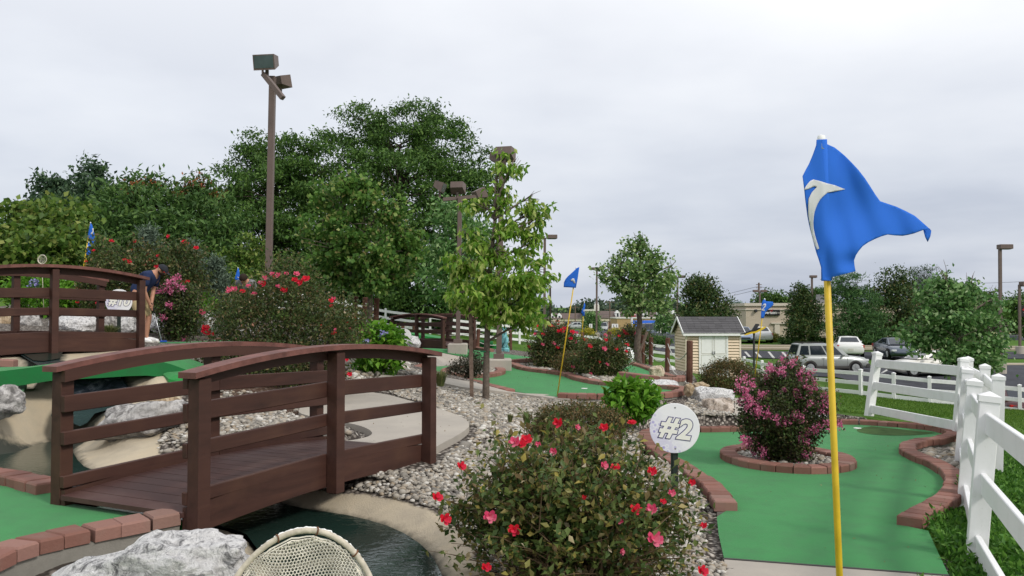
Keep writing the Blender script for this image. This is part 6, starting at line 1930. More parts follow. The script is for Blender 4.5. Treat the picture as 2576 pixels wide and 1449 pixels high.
PA1 = [Q(*c) for c in ((1225,1500,4.5),(1180,1340,5.5),(1093,1275,6.0),(966,1228,6.4),(880,1208,6.6),(1090,1170,7.1),(1240,1080,9.0),(1640,1100,9.0),(1620,1120,10.2),(1700,1170,9.6),(1770,1210,8.5),(1815,1265,7.4),(1806,1345,6.3),(1830,1470,5.3),(1500,1600,3.9))]
PA2 = [Q(*c) for c in ((1090,1170,7.1),(1190,1070,9.2),(1060,1005,12.0),(960,976,13.6),(1090,968,14.6),(1290,992,14.9),(1390,1000,14.6),(1720,1003,14.4),(1760,985,17),(1900,1000,16),(1900,1060,13.0),(1750,1078,12.2),(1640,1080,11.9),(1600,1100,11.2),(1640,1115,9.0),(1240,1080,9.0))]
PB_ = [Q(*c) for c in ((866,990,12.9),(945,978,13.5),(1080,965,14.7),(1120,952,16.3),(1030,940,17),(1025,925,18),(1060,903,21),(960,905,19),(880,930,15.5))]
PC_ = [Q(*c) for c in ((1280,905,22),(1330,928,20),(1430,943,18),(1490,960,16.6),(1560,966,16.2),(1560,940,20),(1620,915,26),(1590,905,28),(1480,905,25),(1400,908,23))]
PD_ = [Q(*c) for c in ((360,893,12.2),(480,905,12.0),(540,930,11.3),(600,900,12.6),(600,886,14),(420,880,13.8))]
PE_ = [Q(*c) for c in ((432,1140,7.8),(398,1118,8.3),(440,1060,9.2),(480,1000,10.2),(540,968,10.6),(760,980,11.6),(840,1050,9.5),(880,1090,8.5),(740,1150,7.4),(560,1175,7.3))]
PF_ = [HP(u, v, PL_A) for u, v in ((2300,1118),(2360,1112),(2440,1118),(2440,1190),(2390,1172),(2330,1150))]
PF_ = [(p.x, p.y) for p in PF_]
PI_ = [(IS_A[0] + .57 * math.cos(t), IS_A[1] + .82 * math.sin(t)) for t in np.linspace(0, 6.283, 20)[:-1]]
PJ_ = [(IS_B[0] + .55 * math.cos(t), IS_B[1] + 1.1 * math.sin(t)) for t in np.linspace(0, 6.283, 20)[:-1]]
PK_ = [Q(*c) for c in ((430,1400,3.9),(700,1340,5.2),(640,1320,5.75),(520,1330,5.2),(300,1480,3.4))]
PL_ = [Q(*c) for c in ((1690,985,15.5),(1740,995,15),(1790,960,20),(1745,950,24),(1715,935,24),(1715,960,19))]
vs_, fs_, o_ = [], [], 0
for pl, dn, sz in ((PA1, 1550, 0.0190), (PA2, 800, 0.0240), (PB_, 330, 0.036), (PC_, 240, 0.042), (PD_, 420, 0.034), (PE_, 560, 0.025), (PF_, 330, 0.038), (PK_, 900, 0.022), (PL_, 260, 0.04)):
    v_, f_ = pebbles(pl, dn, sz)
    vs_.append(v_); fs_.append(f_ + o_); o_ += len(v_)
EXC = []
for pl, dn, sz, zf in ((PI_, 600, 0.026, zA), (PJ_, 300, 0.034, zB)):
    _h = hfull; hfull = lambda x, y, zf=zf: zf(x, y) + 0.015
    v_, f_ = pebbles(pl, dn, sz)
    hfull = _h
    vs_.append(v_); fs_.append(f_ + o_); o_ += len(v_)
VV, FF = np.concatenate(vs_), np.concatenate(fs_)
print('pebble tris', len(FF))
tag(link('pebbles', np_mesh('pebbles', VV, FF, M['pebble'], smooth=True)), kind='stuff')
tag(sheet('flower_bed', [(IS_A[0] + .60 * math.cos(t), IS_A[1] + .85 * math.sin(t)) for t in np.linspace(0, 6.283, 25)[:-1]], zA, M['mulch'], 0, 0.012), kind='structure')
tag(sheet('flower_bed', [(IS_B[0] + .58 * math.cos(t), IS_B[1] + 1.15 * math.sin(t)) for t in np.linspace(0, 6.283, 25)[:-1]], zB, M['mulch'], 0, 0.012), kind='structure')

# stray leaves on the turf and the landing
fx, fy, fz = [], [], []
for poly, zf, n_ in ((A_poly, lambda x, y: zA(x, y), 70), (PADS, lambda x, y: PADZ + 0 * x, 40), (B_poly, lambda x, y: zB(x, y), 60), (D_poly, lambda x, y: .43 + 0 * x, 40)):
    xs = [p[0] for p in poly]; ys = [p[1] for p in poly]
    x = rng.uniform(min(xs), max(xs), n_ * 3); y = rng.uniform(min(ys), max(ys), n_ * 3)
    k = sdist(x, y, poly) < -.15
    x, y = x[k][:n_], y[k][:n_]
    fx.append(x); fy.append(y); fz.append(zf(x, y) + .006)
V_, F_ = leaf_geo(np.stack([np.concatenate(fx), np.concatenate(fy), np.concatenate(fz)], 1), .022, .5, up=3.0)
tag(link('fallen_leaves', np_mesh('fallen_leaves', V_, F_, leaf_mat('dry_leaf', G_((0, (0.10, 0.06, 0.03)), (0.5, (0.22, 0.15, 0.06)), (1, (0.38, 0.30, 0.16))), .2, .7))), kind='stuff')
# ---------------------------------------------------------------- cars
def paint(name, c, metal=0.0):
    m = Mat(name, 0.28, 0.5)
    m.b.inputs['Metallic'].default_value = metal
    m.b.inputs['Coat Weight'].default_value = 0.5
    m.b.inputs['Coat Roughness'].default_value = 0.08
    f = m.noise(3, 4, 0.6)
    m.color(m.mix(m.math('MULTIPLY', f, 0.25), (*c, 1), tuple(x * 0.8 for x in c) + (1,)))
    return m.m
PT = {'silver': paint('silver_car_paint', (0.40, 0.42, 0.41), 0.35), 'white': paint('white_car_paint', (0.74, 0.74, 0.72)), 'cream': paint('pearl_white_car_paint', (0.72, 0.70, 0.64)),
      'slate': paint('slate_blue_car_paint', (0.075, 0.095, 0.125), 0.3), 'blue': paint('pale_blue_car_paint', (0.24, 0.30, 0.42), 0.3), 'dark': paint('dark_grey_car_paint', (0.055, 0.058, 0.065), 0.3), 'maroon': paint('maroon_car_paint', (0.06, 0.010, 0.012), 0.2)}
def body_loft(st):
    """st: (x, z_low, z_top, half width, top half width factor)"""
    vs, fs = [], []
    k = 12
    for x, zl, zt, hw, tw in st:
        h = zt - zl
        half = [(hw * .80, zl), (hw * .95, zl + h * .10), (hw, zl + h * .30), (hw, zl + h * .62), (hw * (0.5 + 0.5 * tw) , zt - h * .07), (hw * tw * .93, zt)]
        ring = [(x, y, z) for y, z in half] + [(x, -y, z) for y, z in reversed(half)]
        vs += ring
    for i in range(len(st) - 1):
        for j in range(k):
            fs.append((i * k + j, i * k + (j + 1) % k, i * k + k + (j + 1) % k, i * k + k + j))
    fs += [tuple(range(k - 1, -1, -1)), tuple(range((len(st) - 1) * k, len(st) * k))]
    return MB().add(vs, fs)
CARK = {
 'suv': dict(L=4.33, hw=0.89, st=[(-2.16,.42,.86,.80,.9),(-2.10,.34,1.02,.86,.95),(-1.3,.30,1.05,.89,.95),(0,.28,1.03,.89,.95),(.85,.28,1.03,.89,.93),(1.3,.30,1.01,.88,.88),(1.9,.33,.93,.85,.85),(2.08,.36,.80,.80,.85),(2.16,.42,.62,.74,.9)],
             gl=(-2.10,-1.86,0.22,0.98,1.01,1.70,.85,.70), panes=((.05,.24),(.275,.575),(.61,.90)), wr=.345, wx=(-1.30,1.33), rails=True),
 'sedan': dict(L=4.95, hw=0.91, st=[(-2.47,.40,.78,.78,.9),(-2.40,.30,.98,.86,.93),(-1.7,.26,1.03,.90,.92),(-.5,.24,.99,.91,.94),(.9,.24,.96,.91,.92),(1.5,.26,.90,.90,.86),(2.1,.28,.78,.86,.84),(2.38,.32,.66,.79,.85),(2.47,.40,.54,.70,.9)],
             gl=(-1.78,-.95,0.25,1.20,.99,1.45,.80,.58), panes=((.20,.48),(.52,.82)), wr=.325, wx=(-1.45,1.42), rails=False),
 'coupe': dict(L=4.75, hw=0.92, st=[(-2.37,.40,.82,.78,.9),(-2.28,.30,.98,.87,.93),(-1.6,.17,1.00,.92,.92),(-.4,.15,.95,.92,.94),(.8,.15,.92,.92,.92),(1.4,.17,.87,.91,.86),(2.0,.19,.76,.87,.84),(2.28,.30,.62,.79,.85),(2.37,.38,.50,.70,.9)],
             gl=(-2.0,-.85,0.15,1.20,.95,1.36,.78,.55), panes=((.17,.46),(.49,.83)), wr=.335, wx=(-1.42,1.45), rails=False),
 'van': dict(L=4.9, hw=0.95, st=[(-2.45,.42,1.05,.86,.95),(-2.38,.34,1.10,.93,.97),(0,.30,1.08,.95,.97),(1.4,.30,1.04,.94,.92),(2.1,.34,.92,.90,.88),(2.38,.38,.78,.82,.88),(2.45,.45,.66,.75,.9)],
             gl=(-2.35,-2.2,0.75,1.55,1.06,1.80,.90,.76), panes=((.04,.30),(.33,.58),(.61,.86)), wr=.35, wx=(-1.5,1.5), rails=False),
}
def car(name, label, kind, pt, loc, heading, detail=True, clad=False, plate=True):
    K = CARK[kind]
    root = empty(name, loc, label, 'car', 'cars in the car park and on the road', rad(heading))
    P_ = PT[pt]
    body_loft(K['st']).build('body', P_, root, smooth=True)
    hw = K['hw']
    xb0, xr0, xr1, xb1, zb, zr, hb, hr = K['gl']
    B0, B1, R1, R0 = (lambda s: (Vector((xb0, s * hb, zb)), Vector((xb1, s * hb, zb)), Vector((xr1, s * hr, zr)), Vector((xr0, s * hr, zr)))) , None, None, None
    Lq, Rq = B0(1), B0(-1)
    m = MB()
    crown = [Vector((xr0 + .1, 0, zr + .03)), Vector((xr1 - .1, 0, zr + .03))]
    vs = list(Lq) + list(Rq) + crown
    m.add(vs, [(0, 1, 2, 3), (5, 4, 7, 6), (1, 5, 6, 2), (4, 0, 3, 7), (3, 2, 9, 8), (6, 7, 8, 9), (2, 6, 9), (7, 3, 8)])
    m.build('cabin', P_, root)
    def pane(q, s0, s1, t0, t1, nm, off):
        a, b, c, d = q
        f = lambda s, t: a.lerp(b, s).lerp(d.lerp(c, s), t)
        pts = [f(s0, t0), f(s1, t0), f(s1, t1), f(s0, t1)]
        MB().add([p + off for p in pts], [(0, 1, 2, 3)]).build(nm, M['car_glass'], root)
    for s, q in ((1, Lq), (-1, Rq)):
        for s0, s1 in K['panes']:
            pane(q, s0, s1, 0.10, 0.86, 'side_window', Vector((0, s * .012, .004)))
    pane((Lq[1], Rq[1], Rq[2], Lq[2]), .07, .93, .06, .92, 'windscreen', Vector((.012, 0, .01)))
    pane((Rq[0], Lq[0], Lq[3], Rq[3]), .08, .92, .24 if kind in ('sedan', 'coupe') else .10, .90, 'rear_window', Vector((-.012, 0, .01)))
    r = K['wr']
    for x in K['wx']:
        for s in (1, -1):
            y = s * (hw - 0.015)
            ar = MB()
            n = 14
            ring = [Vector((x + (r + .075) * math.cos(a), s * (hw + .004), r + (r + .075) * math.sin(a))) for a in np.linspace(-0.35, math.pi + .35, n)]
            ar.add(ring, [tuple(range(n))])
            ar.build('arch_shade_cladding', M['plastic_grey'] if clad else M['black'], root)  # black half-disc stands in for shade in the wheel gap; grey is cladding
            w_ = empty('wheel', (x, s * (hw - .08), r)); w_.parent = root
            bpy.data.objects.remove(w_)
            ty = MB().lathe([(r * .62, -.10), (r * .93, -.105), (r, -.07), (r, .07), (r * .93, .105), (r * .62, .10)], (0, 0, 0), 22, 'Y').build('tyre', M['tyre'], root, smooth=False, loc=(x, s * (hw - .075), r))
            rm = MB().lathe([(0, .0), (r * .63, .0)], (0, s * .085, 0), 18, 'Y')
            rm.build('rim_disc', M['dark_metal'], ty)
            sp = MB()
            for i in range(7):
                a = 2 * math.pi * i / 7
                sp.beam(Vector((0, s * .098, 0)), Vector((math.cos(a) * r * .60, s * .098, math.sin(a) * r * .60)), .012, .055, up=Vector((0, 1, 0)))
            sp.lathe([(r * .55, -.008), (r * .64, -.008), (r * .64, .012), (r * .55, .012)], (0, s * .098, 0), 18, 'Y')
            sp.lathe([(0, -.01), (.06, -.01), (.06, .015), (0, .015)], (0, s * .10, 0), 8, 'Y')
            sp.build('rim', M['rim'], ty)
    xf = K['st'][-2][0]; xr_ = K['st'][1][0]
    for s in (1, -1):
        MB().box((xr_ + .03, s * (hw - .16), K['st'][1][2] - .17), (.12, .26, .22 if kind != 'suv' else .34), bev=.02).build('tail_light', M['tail_red'], root)
        MB().box((xf - .08, s * (hw - .20), K['st'][-2][2] - .03), (.26, .28, .13), bev=.02).build('headlight', M['head_clear'], root)
        MB().box((xb1 - .38, s * (hw + .06), zb + .06), (.13, .16, .11), bev=.02).build('wing_mirror', P_, root)
        for x in (-.55, .42):
            MB().box((x, s * (hw + .008), zb - .13), (.17, .02, .03)).build('door_handle', P_, root)
        for x in ((xb0 + xb1) / 2 + .02, xb1 - .12):
            MB().box((x, s * (hw + .0015), zb - .36), (.010, .006, .52)).build('door_seam', M['black'], root)
    MB().box((K['st'][0][0] - .012, 0, .60 if kind != 'suv' else .72), (.02, .34, .16)).build('number_plate', M['off_white'], root)
    if kind in ('sedan', 'van', 'suv'):
        MB().box((K['st'][-1][0] - .02, 0, .50), (.06, .9, .13), bev=.01).build('grille', M['black'], root)
    if clad:
        MB().box((-2.10, 0, .52), (.22, 1.72, .26), bev=.04).build('rear_bumper', M['plastic_grey'], root)
        MB().box((2.08, 0, .46), (.24, 1.66, .26), bev=.04).build('front_bumper', M['plastic_grey'], root)
        for s in (1, -1):
            MB().box((0, s * (hw + .006), .36), (1.95, .03, .13)).build('sill_cladding', M['plastic_grey'], root)
    if K['rails']:
        for s in (1, -1):
            MB().tube([(xr0 + .1, s * (hr - .03), zr + .0), (xr0 + .22, s * (hr - .03), zr + .065), (xr1 - .22, s * (hr - .03), zr + .065), (xr1 - .1, s * (hr - .03), zr)], .018, 6).build('roof_rail', M['plastic_grey'], root)
    return root
def gcar(u, v, d): return P(u, v, d)
car('suv', 'silver compact SUV with dark cladding parked beyond the white fence', 'suv', 'silver', P(2081, 937, 49.5), 0, clad=True)
car('coupe', 'pearl white coupe with multi-spoke wheels behind the leaning fence panel', 'coupe', 'cream', P(2345, 944.5, 46.5), 180)
car('sedan', 'white sedan seen from behind, right of the silver SUV roof', 'sedan', 'white', P(2132, 897, 60), 73.4)
car('coupe', 'slate blue coupe facing the camera between the white sedan and the white coupe', 'coupe', 'slate', P(2252, 900, 57.5), 262)
car('sedan', 'white sedan parked on the grass edge below the store sign', 'sedan', 'white', P(1912, 861.5, 78), 80)
car('sedan', 'pale blue car nose half hidden behind the shed corner', 'sedan', 'blue', P(1866, 862, 77), 262)
car('suv', 'dark grey SUV at the far right before the motel', 'suv', 'dark', P(2552, 876, 108), 12)
car('sedan', 'maroon car showing between the fence rails at the far right', 'sedan', 'maroon', P(2540, 1058, 36), 80)
car('suv', 'grey SUV driving toward the camera between the yellow bushes', 'suv', 'silver', P(1517, 835, 148), 262)
car('sedan', 'small silver sedan on the mall road right of the stop sign', 'sedan', 'silver', P(1447, 831, 150), 180)
car('suv', 'dark SUV parked behind the young maple trunk', 'suv', 'dark', P(1618, 846, 112), 205)
car('suv', 'dark hatchback nearest the shed in the row of three parked cars', 'suv', 'slate', P(1640, 848, 112), 262)
car('van', 'white van facing the camera, middle of the parked row by the shed', 'van', 'white', P(1663, 847, 116), 262)
car('sedan', 'light blue sedan facing the camera just left of the shed roof', 'sedan', 'blue', P(1687, 850, 110), 262)

# ---------------------------------------------------------------- buildings
M['beige_wall'] = simple('beige_stucco', (0.50, 0.425, 0.34, 1), 0.9, 0.15, var=0.06, scale=0.6)
M['beige_trim'] = simple('beige_cornice', (0.58, 0.52, 0.44, 1), 0.8, 0.2, var=0.04, scale=1)
M['brick_wall'] = simple('far_brick', (0.27, 0.125, 0.095, 1), 0.9, 0.15, var=0.1, scale=1.5)
M['mall_roof'] = simple('brown_roof_shingle', (0.135, 0.105, 0.095, 1), 0.95, 0.1, var=0.12, scale=0.8)
M['cream_wall'] = simple('cream_wall', (0.56, 0.50, 0.38, 1), 0.85, 0.2, var=0.05, scale=0.7)
M['tan_wall'] = simple('tan_wall', (0.42, 0.29, 0.15, 1), 0.9, 0.15, var=0.06, scale=0.7)
M['awning_blue'] = simple('blue_awning', (0.018, 0.11, 0.52, 1), 0.6, 0.3, var=0.1, scale=2)
M['sign_red'] = simple('red_sign_face', (0.42, 0.016, 0.022, 1), 0.5, 0.3, var=0.05)
M['sky_blue'] = simple('light_blue_panel', (0.10, 0.36, 0.62, 1), 0.5, 0.3, var=0.05)
M['window_dark'] = simple('window_glass', (0.05, 0.06, 0.07, 1), 0.1, 0.5, var=0.1)
def frame_at(u0, d0, u1, d1, z):
    """origin and x axis of a wall running between two sight columns"""
    a = Vector(((u0 - 1288) / F * d0, d0, z)); b = Vector(((u1 - 1288) / F * d1, d1, z))
    return a, (b - a).length, math.atan2(b.y - a.y, b.x - a.x)
def zat(v, d): return P(1288, v, d).z
def window(parent, x, z, w_, h_, y=0.0, frame='white', glass='window_dark'):
    f = MB()
    t = min(.10, w_ * .12)
    f.box((x, y - .03, z - h_ / 2 + t / 2), (w_, .08, t)).box((x, y - .03, z + h_ / 2 - t / 2), (w_, .08, t))
    f.box((x - w_ / 2 + t / 2, y - .03, z), (t, .08, h_ - 2 * t)).box((x + w_ / 2 - t / 2, y - .03, z), (t, .08, h_ - 2 * t))
    o = f.build('window', M[frame], parent)
    MB().box((x, y - .012, z), (w_ - 2 * t, .02, h_ - 2 * t)).build('pane', M[glass], o)
    return o
# beige phone store
zb_ = -1.55
o_, Ln, rz = frame_at(1876, 84, 2262, 84, zb_)
st_ = empty('store', o_, 'beige flat-roofed phone store with a black wall sign behind the pear tree', 'building', rz=rz)
Hs = zat(763, 84) - zb_
MB().box((Ln / 2, 6, Hs / 2 - .5), (Ln, 12, Hs + 1)).build('wall', M['beige_wall'], st_)
MB().box((Ln / 2, 6, Hs - .12), (Ln + .36, 12.36, .28)).build('cornice', M['beige_trim'], st_)
MB().box((Ln / 2, 6, Hs - .62), (Ln + .2, 12.2, .12)).build('cornice', M['beige_trim'], st_)
zs = zat(813, 84) - zb_
MB().box((Ln / 2 + 1.3, -.10, zs), (Ln - 2.4, .22, .14)).build('string_course', M['beige_trim'], st_)
for x in (3.1, 8.6, 9.6, 13.0):
    MB().box((x, -.07, zs / 2 - .3), (.5, .16, zs + .5)).build('pilaster', M['beige_trim'], st_)
MB().box((Ln / 2 + 1.3, 5.8, zs / 2 - .4), (Ln - 2.6, 11.8, .01)).build('plinth', M['beige_trim'], st_)
sw = 38 * 84 / F; sh = 14.5 * 84 / F
sx = (1941 - 1876) * 84 / F
sg = MB().box((sx, -.12, zat(786.5, 84) - zb_), (sw, .2, sh), bev=.02).build('wall_sign', M['black'], st_)
Rt = Matrix.Rotation(math.pi / 2, 4, 'X')
lettering('verizon', .40, M['white'], sg, Matrix.Translation((sx - .17, -.235, zat(786.5, 84) - zb_)) @ Rt, extrude=.01, offset=.006)
lettering('wireless', .19, M['off_white'], sg, Matrix.Translation((sx + .52, -.235, zat(787, 84) - zb_)) @ Rt, extrude=.01)
MB().prism([(-.10, .14), (-.02, -.10), (.20, .24), (.14, .24), (-.01, .0), (-.05, .14)], (1, 0, 0), (0, 0, 1), .02, (sx - .12, -.245, zat(786.5, 84) - zb_ + .1)).build('check_mark', M['sign_red'], sg)
MB().box((sx - 1.05 - .6, -.2, zat(782, 84) - zb_), (.24, .3, .3), bev=.04).build('wall_lamp', M['dark_metal'], st_)
MB().box((9.0, 3, Hs + .45), (1.2, 1.4, 1.0)).build('roof_unit', M['grey_metal'], st_)
MB().lathe([(.13, -.1), (.13, .35), (.3, .35), (.3, .5), (0, .52)], (5.4, 2, Hs), 10).build('roof_vent', M['grey_metal'], st_)
# lower dark-windowed continuation hidden by trees is part of the same block
# red and blue store behind it
o_, Ln, rz = frame_at(1835, 135, 1892, 135, -1.9)
rs = empty('store', o_, 'far store with a red fascia and light blue arch between shed and beige store', 'building', rz=rz)
H1 = zat(789, 135) + 1.9
MB().box((Ln / 2, 4, H1 / 2 - .4), (Ln, 8, H1 + .8)).build('wall', M['off_white'], rs)
MB().box((Ln / 2, -.3, zat(804, 135) + 1.9), (Ln, .6, 9 * 135 / F)).build('fascia', M['sign_red'], rs)
MB().lathe([(0, -.1), (1.5, -.1), (1.5, .1), (0, .1)], (Ln * .62, -.7, zat(822, 135) + 1.9), 20, 'Y').build('arch_sign', M['sky_blue'], rs)
MB().box((Ln * .75, -.75, zat(820, 135) + 1.9), (2.0, .5, .8)).build('panel', M['sky_blue'], rs)
lettering('Fresh', .95, M['white'], rs, Matrix.Translation((Ln * .36, -.06, zat(794, 135) + 1.9)) @ Rt, extrude=.02) if False else None
for x in (.35, .9, 2.1):
    MB().box((x, -.06, zat(794.5, 135) + 1.9), (.32, .1, .55)).build('sign_letter', M['yellow' if x == .9 else 'white'], rs)
# long brick mall with dormers and cupola
DM = 250
zb_ = zat(829, DM)
o_, Ln, rz = frame_at(1380, DM, 1720, DM, zb_)
ml = empty('shopping_mall', o_, 'long brick shopping mall with brown roof, white dormers and a cupola', 'building', rz=rz)
ze, zr_ = zat(802, DM) - zb_, zat(782, DM) - zb_
X = lambda u: (u - 1380) * DM / F
MB().box((Ln / 2, 9, ze / 2 - .5), (Ln, 18, ze + 1)).build('wall', M['brick_wall'], ml)
MB().box((Ln / 2, -.12, ze - .35), (Ln, .3, .7)).build('fascia', M['cream_wall'], ml)
def gable_roof(parent, x0, x1, y0, y1, z0, z1, mat, nm='roof'):
    ym = (y0 + y1) / 2
    vs = [(x0, y0, z0), (x1, y0, z0), (x1, y1, z0), (x0, y1, z0), (x0 + 1, ym, z1), (x1 - 1, ym, z1)]
    return MB().add(vs, [(0, 1, 5, 4), (2, 3, 4, 5), (1, 2, 5), (3, 0, 4), (3, 2, 1, 0)]).build(nm, mat, parent)
rf = gable_roof(ml, X(1380) - .3, X(1474), -.5, 15, ze, zat(788, DM) - zb_, M['mall_roof'])
rf2 = gable_roof(ml, X(1496), X(1720), -.5, 17, ze + .2, zr_, M['mall_roof'])
MB().box((X(1485), 4, (zat(781, DM) - zb_) / 2), (X(1497) - X(1473), 9, zat(781, DM) - zb_)).build('entrance_block', M['cream_wall'], ml)
MB().box((X(1485), 4, zat(781, DM) - zb_ + .1), (X(1500) - X(1470), 9.8, .5)).build('entrance_cornice', M['off_white'], ml)
cp = MB().box((X(1507.5), 8, zat(774, DM) - zb_), (1.5, 1.5, 1.9)).build('cupola', M['off_white'], ml)
MB().box((X(1507.5), 8, zat(766, DM) - zb_), (1.1, 1.1, 1.2)).build('cupola_lantern', M['white'], cp)
MB().lathe([(.85, 0), (.5, .35), (.12, 1.1), (0, 1.5)], (X(1507.5), 8, zat(762, DM) - zb_), 8).build('cupola_roof', M['grey_metal'], cp)
for u, v in ((1391, 797), (1408, 797), (1555, 790), (1625, 790), (1662, 790), (1697, 790)):
    z = zat(v, DM) - zb_
    y = 2.6
    dm = MB().prism([(-.65, -1.0), (.65, -1.0), (.65, .4), (0, 1.15), (-.65, .4)], (1, 0, 0), (0, 0, 1), 3.0, (X(u), y, z)).build('dormer', M['white'], ml)
    MB().box((X(u), y - 1.53, z - .25), (.55, .06, 1.0)).build('dormer_window', M['window_dark'], dm)
for i, u in enumerate((1392, 1402, 1424, 1440, 1456, 1512, 1526, 1542)):
    window(ml, X(u), 1.55, .95, 1.7, 0)
for u0, u1 in ((1392, 1418),):
    MB().box((X((u0 + u1) / 2), -.06, 1.2), (X(u1) - X(u0), .12, 2.4)).build('shopfront', M['cream_wall'], ml)
# blue-awning store
DB = 185
zb_ = zat(833, DB)
o_, Ln, rz = frame_at(1552, DB, 1680, DB, zb_)
bs = empty('store', o_, 'tan store with a wide bright blue awning below the red pole sign', 'building', rz=rz)
X2 = lambda u: (u - 1552) * DB / F
MB().box((Ln / 2, 6, (zat(801, DB) - zb_) / 2 - .4), (Ln, 12, zat(801, DB) - zb_ + .8)).build('wall', M['tan_wall'], bs)
MB().box((Ln / 2, 6, zat(800, DB) - zb_), (Ln + .3, 12.3, .25)).build('cornice', M['off_white'], bs)
z0, z1 = zat(825, DB) - zb_, zat(806, DB) - zb_
MB().add([(X2(1590), -1.4, z0), (X2(1676), -1.4, z0), (X2(1676), -.05, z1), (X2(1592), -.05, z1), (X2(1590), -1.4, z0 - .35), (X2(1676), -1.4, z0 - .35)], [(0, 1, 2, 3), (4, 5, 1, 0)]).build('awning', M['awning_blue'], bs)
MB().box((X2(1633), -.03, z0 / 2), (X2(1674) - X2(1594), .06, z0)).build('shopfront', M['window_dark'], bs)
# motel at the right edge
DT = 140
zb_ = zat(872, DT)
o_, Ln, rz = frame_at(2420, DT, 2760, DT, zb_)
mt = empty('motel', o_, 'low cream motel with a brown roof at the far right edge', 'building', rz=rz)
ze = zat(838, DT) - zb_
MB().box((Ln / 2, 6, ze / 2 - .5), (Ln, 10, ze + 1)).build('wall', M['cream_wall'], mt)
MB().box((Ln / 2, 3.8, ze + .16), (Ln + .6, 8.2, .42)).build('fascia', simple('cream_fascia', (0.66, 0.58, 0.33, 1), 0.8, 0.2, var=.03), mt)
gable_roof(mt, -.6, Ln + .6, -.5, 12, ze + .38, zat(813, DT) - zb_, M['mall_roof'])
for i, u in enumerate(range(2440, 2600, 18)):
    window(mt, (u - 2420) * DT / F, 1.1, .75, 1.5 if i % 2 else 1.9, 1.0)
    MB().box(((u - 2411) * DT / F, -.2, ze / 2), (.1, .1, ze)).build('porch_post', M['white'], mt)

# ---------------------------------------------------------------- signs and poles along the road
def post_thing(name, label, cat, u, vt, d, r, mat, vb=None, group=None):
    b = ground_at(u, d) if vb is None else P(u, vb, d)
    t = P(u, vt, d)
    root = empty(name, b, label, cat, group)
    MB().tube([(0, 0, -.3), t - b], r, 8).build('post', mat, root)
    return root, b
root, b = post_thing('stop_sign', 'red octagonal STOP sign above the white fence and red roses', 'sign', 1402, 800, 85, .04, M['grey_metal'])
c = P(1402, 811.5, 85) - b
oct_ = [(0.33 * math.cos(a), 0.33 * math.sin(a)) for a in (np.arange(8) + .5) * math.pi / 4]
bd = MB().prism([(x * 1.0, y) for x, y in oct_], (1, 0, 0), (0, 0, 1), .03, c + Vector((0, -.09, 0))).build('border', M['white'], root)
MB().prism([(x * .92, y * .92) for x, y in oct_], (1, 0, 0), (0, 0, 1), .03, c + Vector((0, -.10, 0))).build('face', M['sign_red'], bd)
lettering('STOP', .245, M['white'], bd, Matrix.Translation(c + Vector((0, -.125, -.005))) @ Rt, extrude=.004, offset=.008)
root, b = post_thing('pole_sign', 'red M&Z store sign on a white pole with a small black board', 'sign', 1589, 797, 140, .16, M['white'])
c = P(1586, 789, 140) - b
bx = MB().box(c, (1.65, .4, 1.1), bev=.05).build('sign_box', M['sign_red'], root)
lettering('M&Z', .78, M['white'], bx, Matrix.Translation(c + Vector((.05, -.21, 0))) @ Rt, extrude=.01, offset=.025, shear=.15)
c2_ = P(1588, 820, 140) - b
MB().box(c2_, (1.45, .25, .78), bev=.03).build('message_board', M['black'], root)
for k in range(3):
    MB().box(c2_ + Vector((0, -.135, .2 - .2 * k)), (1.05 - .2 * (k % 2), .02, .07)).build('message_line', M['yellow'], root)
for i, u in enumerate((1486, 1543, 1551)):
    root, b = post_thing('road_sign', ['small white road sign left of the oncoming grey SUV', 'first small white road sign right of the oncoming SUV', 'second small white road sign right of the oncoming SUV'][i], 'sign', u, 816, 92, .025, M['grey_metal'], group='small white road signs')
    c = P(u, 820, 92) - b
    MB().box(c + Vector((0, -.04, 0)), (.36, .02, .46)).build('face', M['white'], root)
    MB().box(c + Vector((0, -.053, 0)), (.06, .006, .30)).build('symbol', M['black'], root)
root, b = post_thing('store_sign', 'black phone store sign with a red check mark at the right edge', 'sign', 2580, 770, 70, .12, M['lamp_brown'])
c = P(2584, 783, 70) - b
bx = MB().box(c, (1.2, .3, .95), bev=.03).build('sign_box', M['black'], root)
lettering('verizon', .26, M['white'], bx, Matrix.Translation(c + Vector((0.02, -.16, -.12))) @ Rt, extrude=.005, offset=.004)
MB().prism([(-.12, .05), (-.05, -.12), (.16, .28), (.09, .28), (-.04, .02), (-.08, .05)], (1, 0, 0), (0, 0, 1), .02, c + Vector((-.38, -.16, .13))).build('check_mark', M['sign_red'], bx)
def utility_pole(label, u, vt, d, arms, w_=1.3, r=.14):
    root, b = post_thing('utility_pole', label, 'utility pole', u, vt, d, r, M['bark_dark'] if d < 100 else M['stake_wood'], group='utility poles and wires')
    for v in arms:
        MB().beam(P(u - w_ * F / d, v, d) - b, P(u + w_ * F / d, v, d) - b, .12, .12).build('crossarm', M['stake_wood'], root)
    return root
utility_pole('wooden utility pole with two crossarms standing behind the mall', 1534, 757, 210, (760, 778))
utility_pole('wooden utility pole with one crossarm left of the mall cupola', 1447, 768, 220, (773,))
utility_pole('slim brown pole between dogwood and young maple', 1384, 722, 62, (), r=.07)
utility_pole('tall pale utility pole above the beige store roof', 1909, 711, 150, (716, 724), .5, .16)
utility_pole('utility pole behind the wide maple near the motel', 2483, 778, 130, (782,), .9)
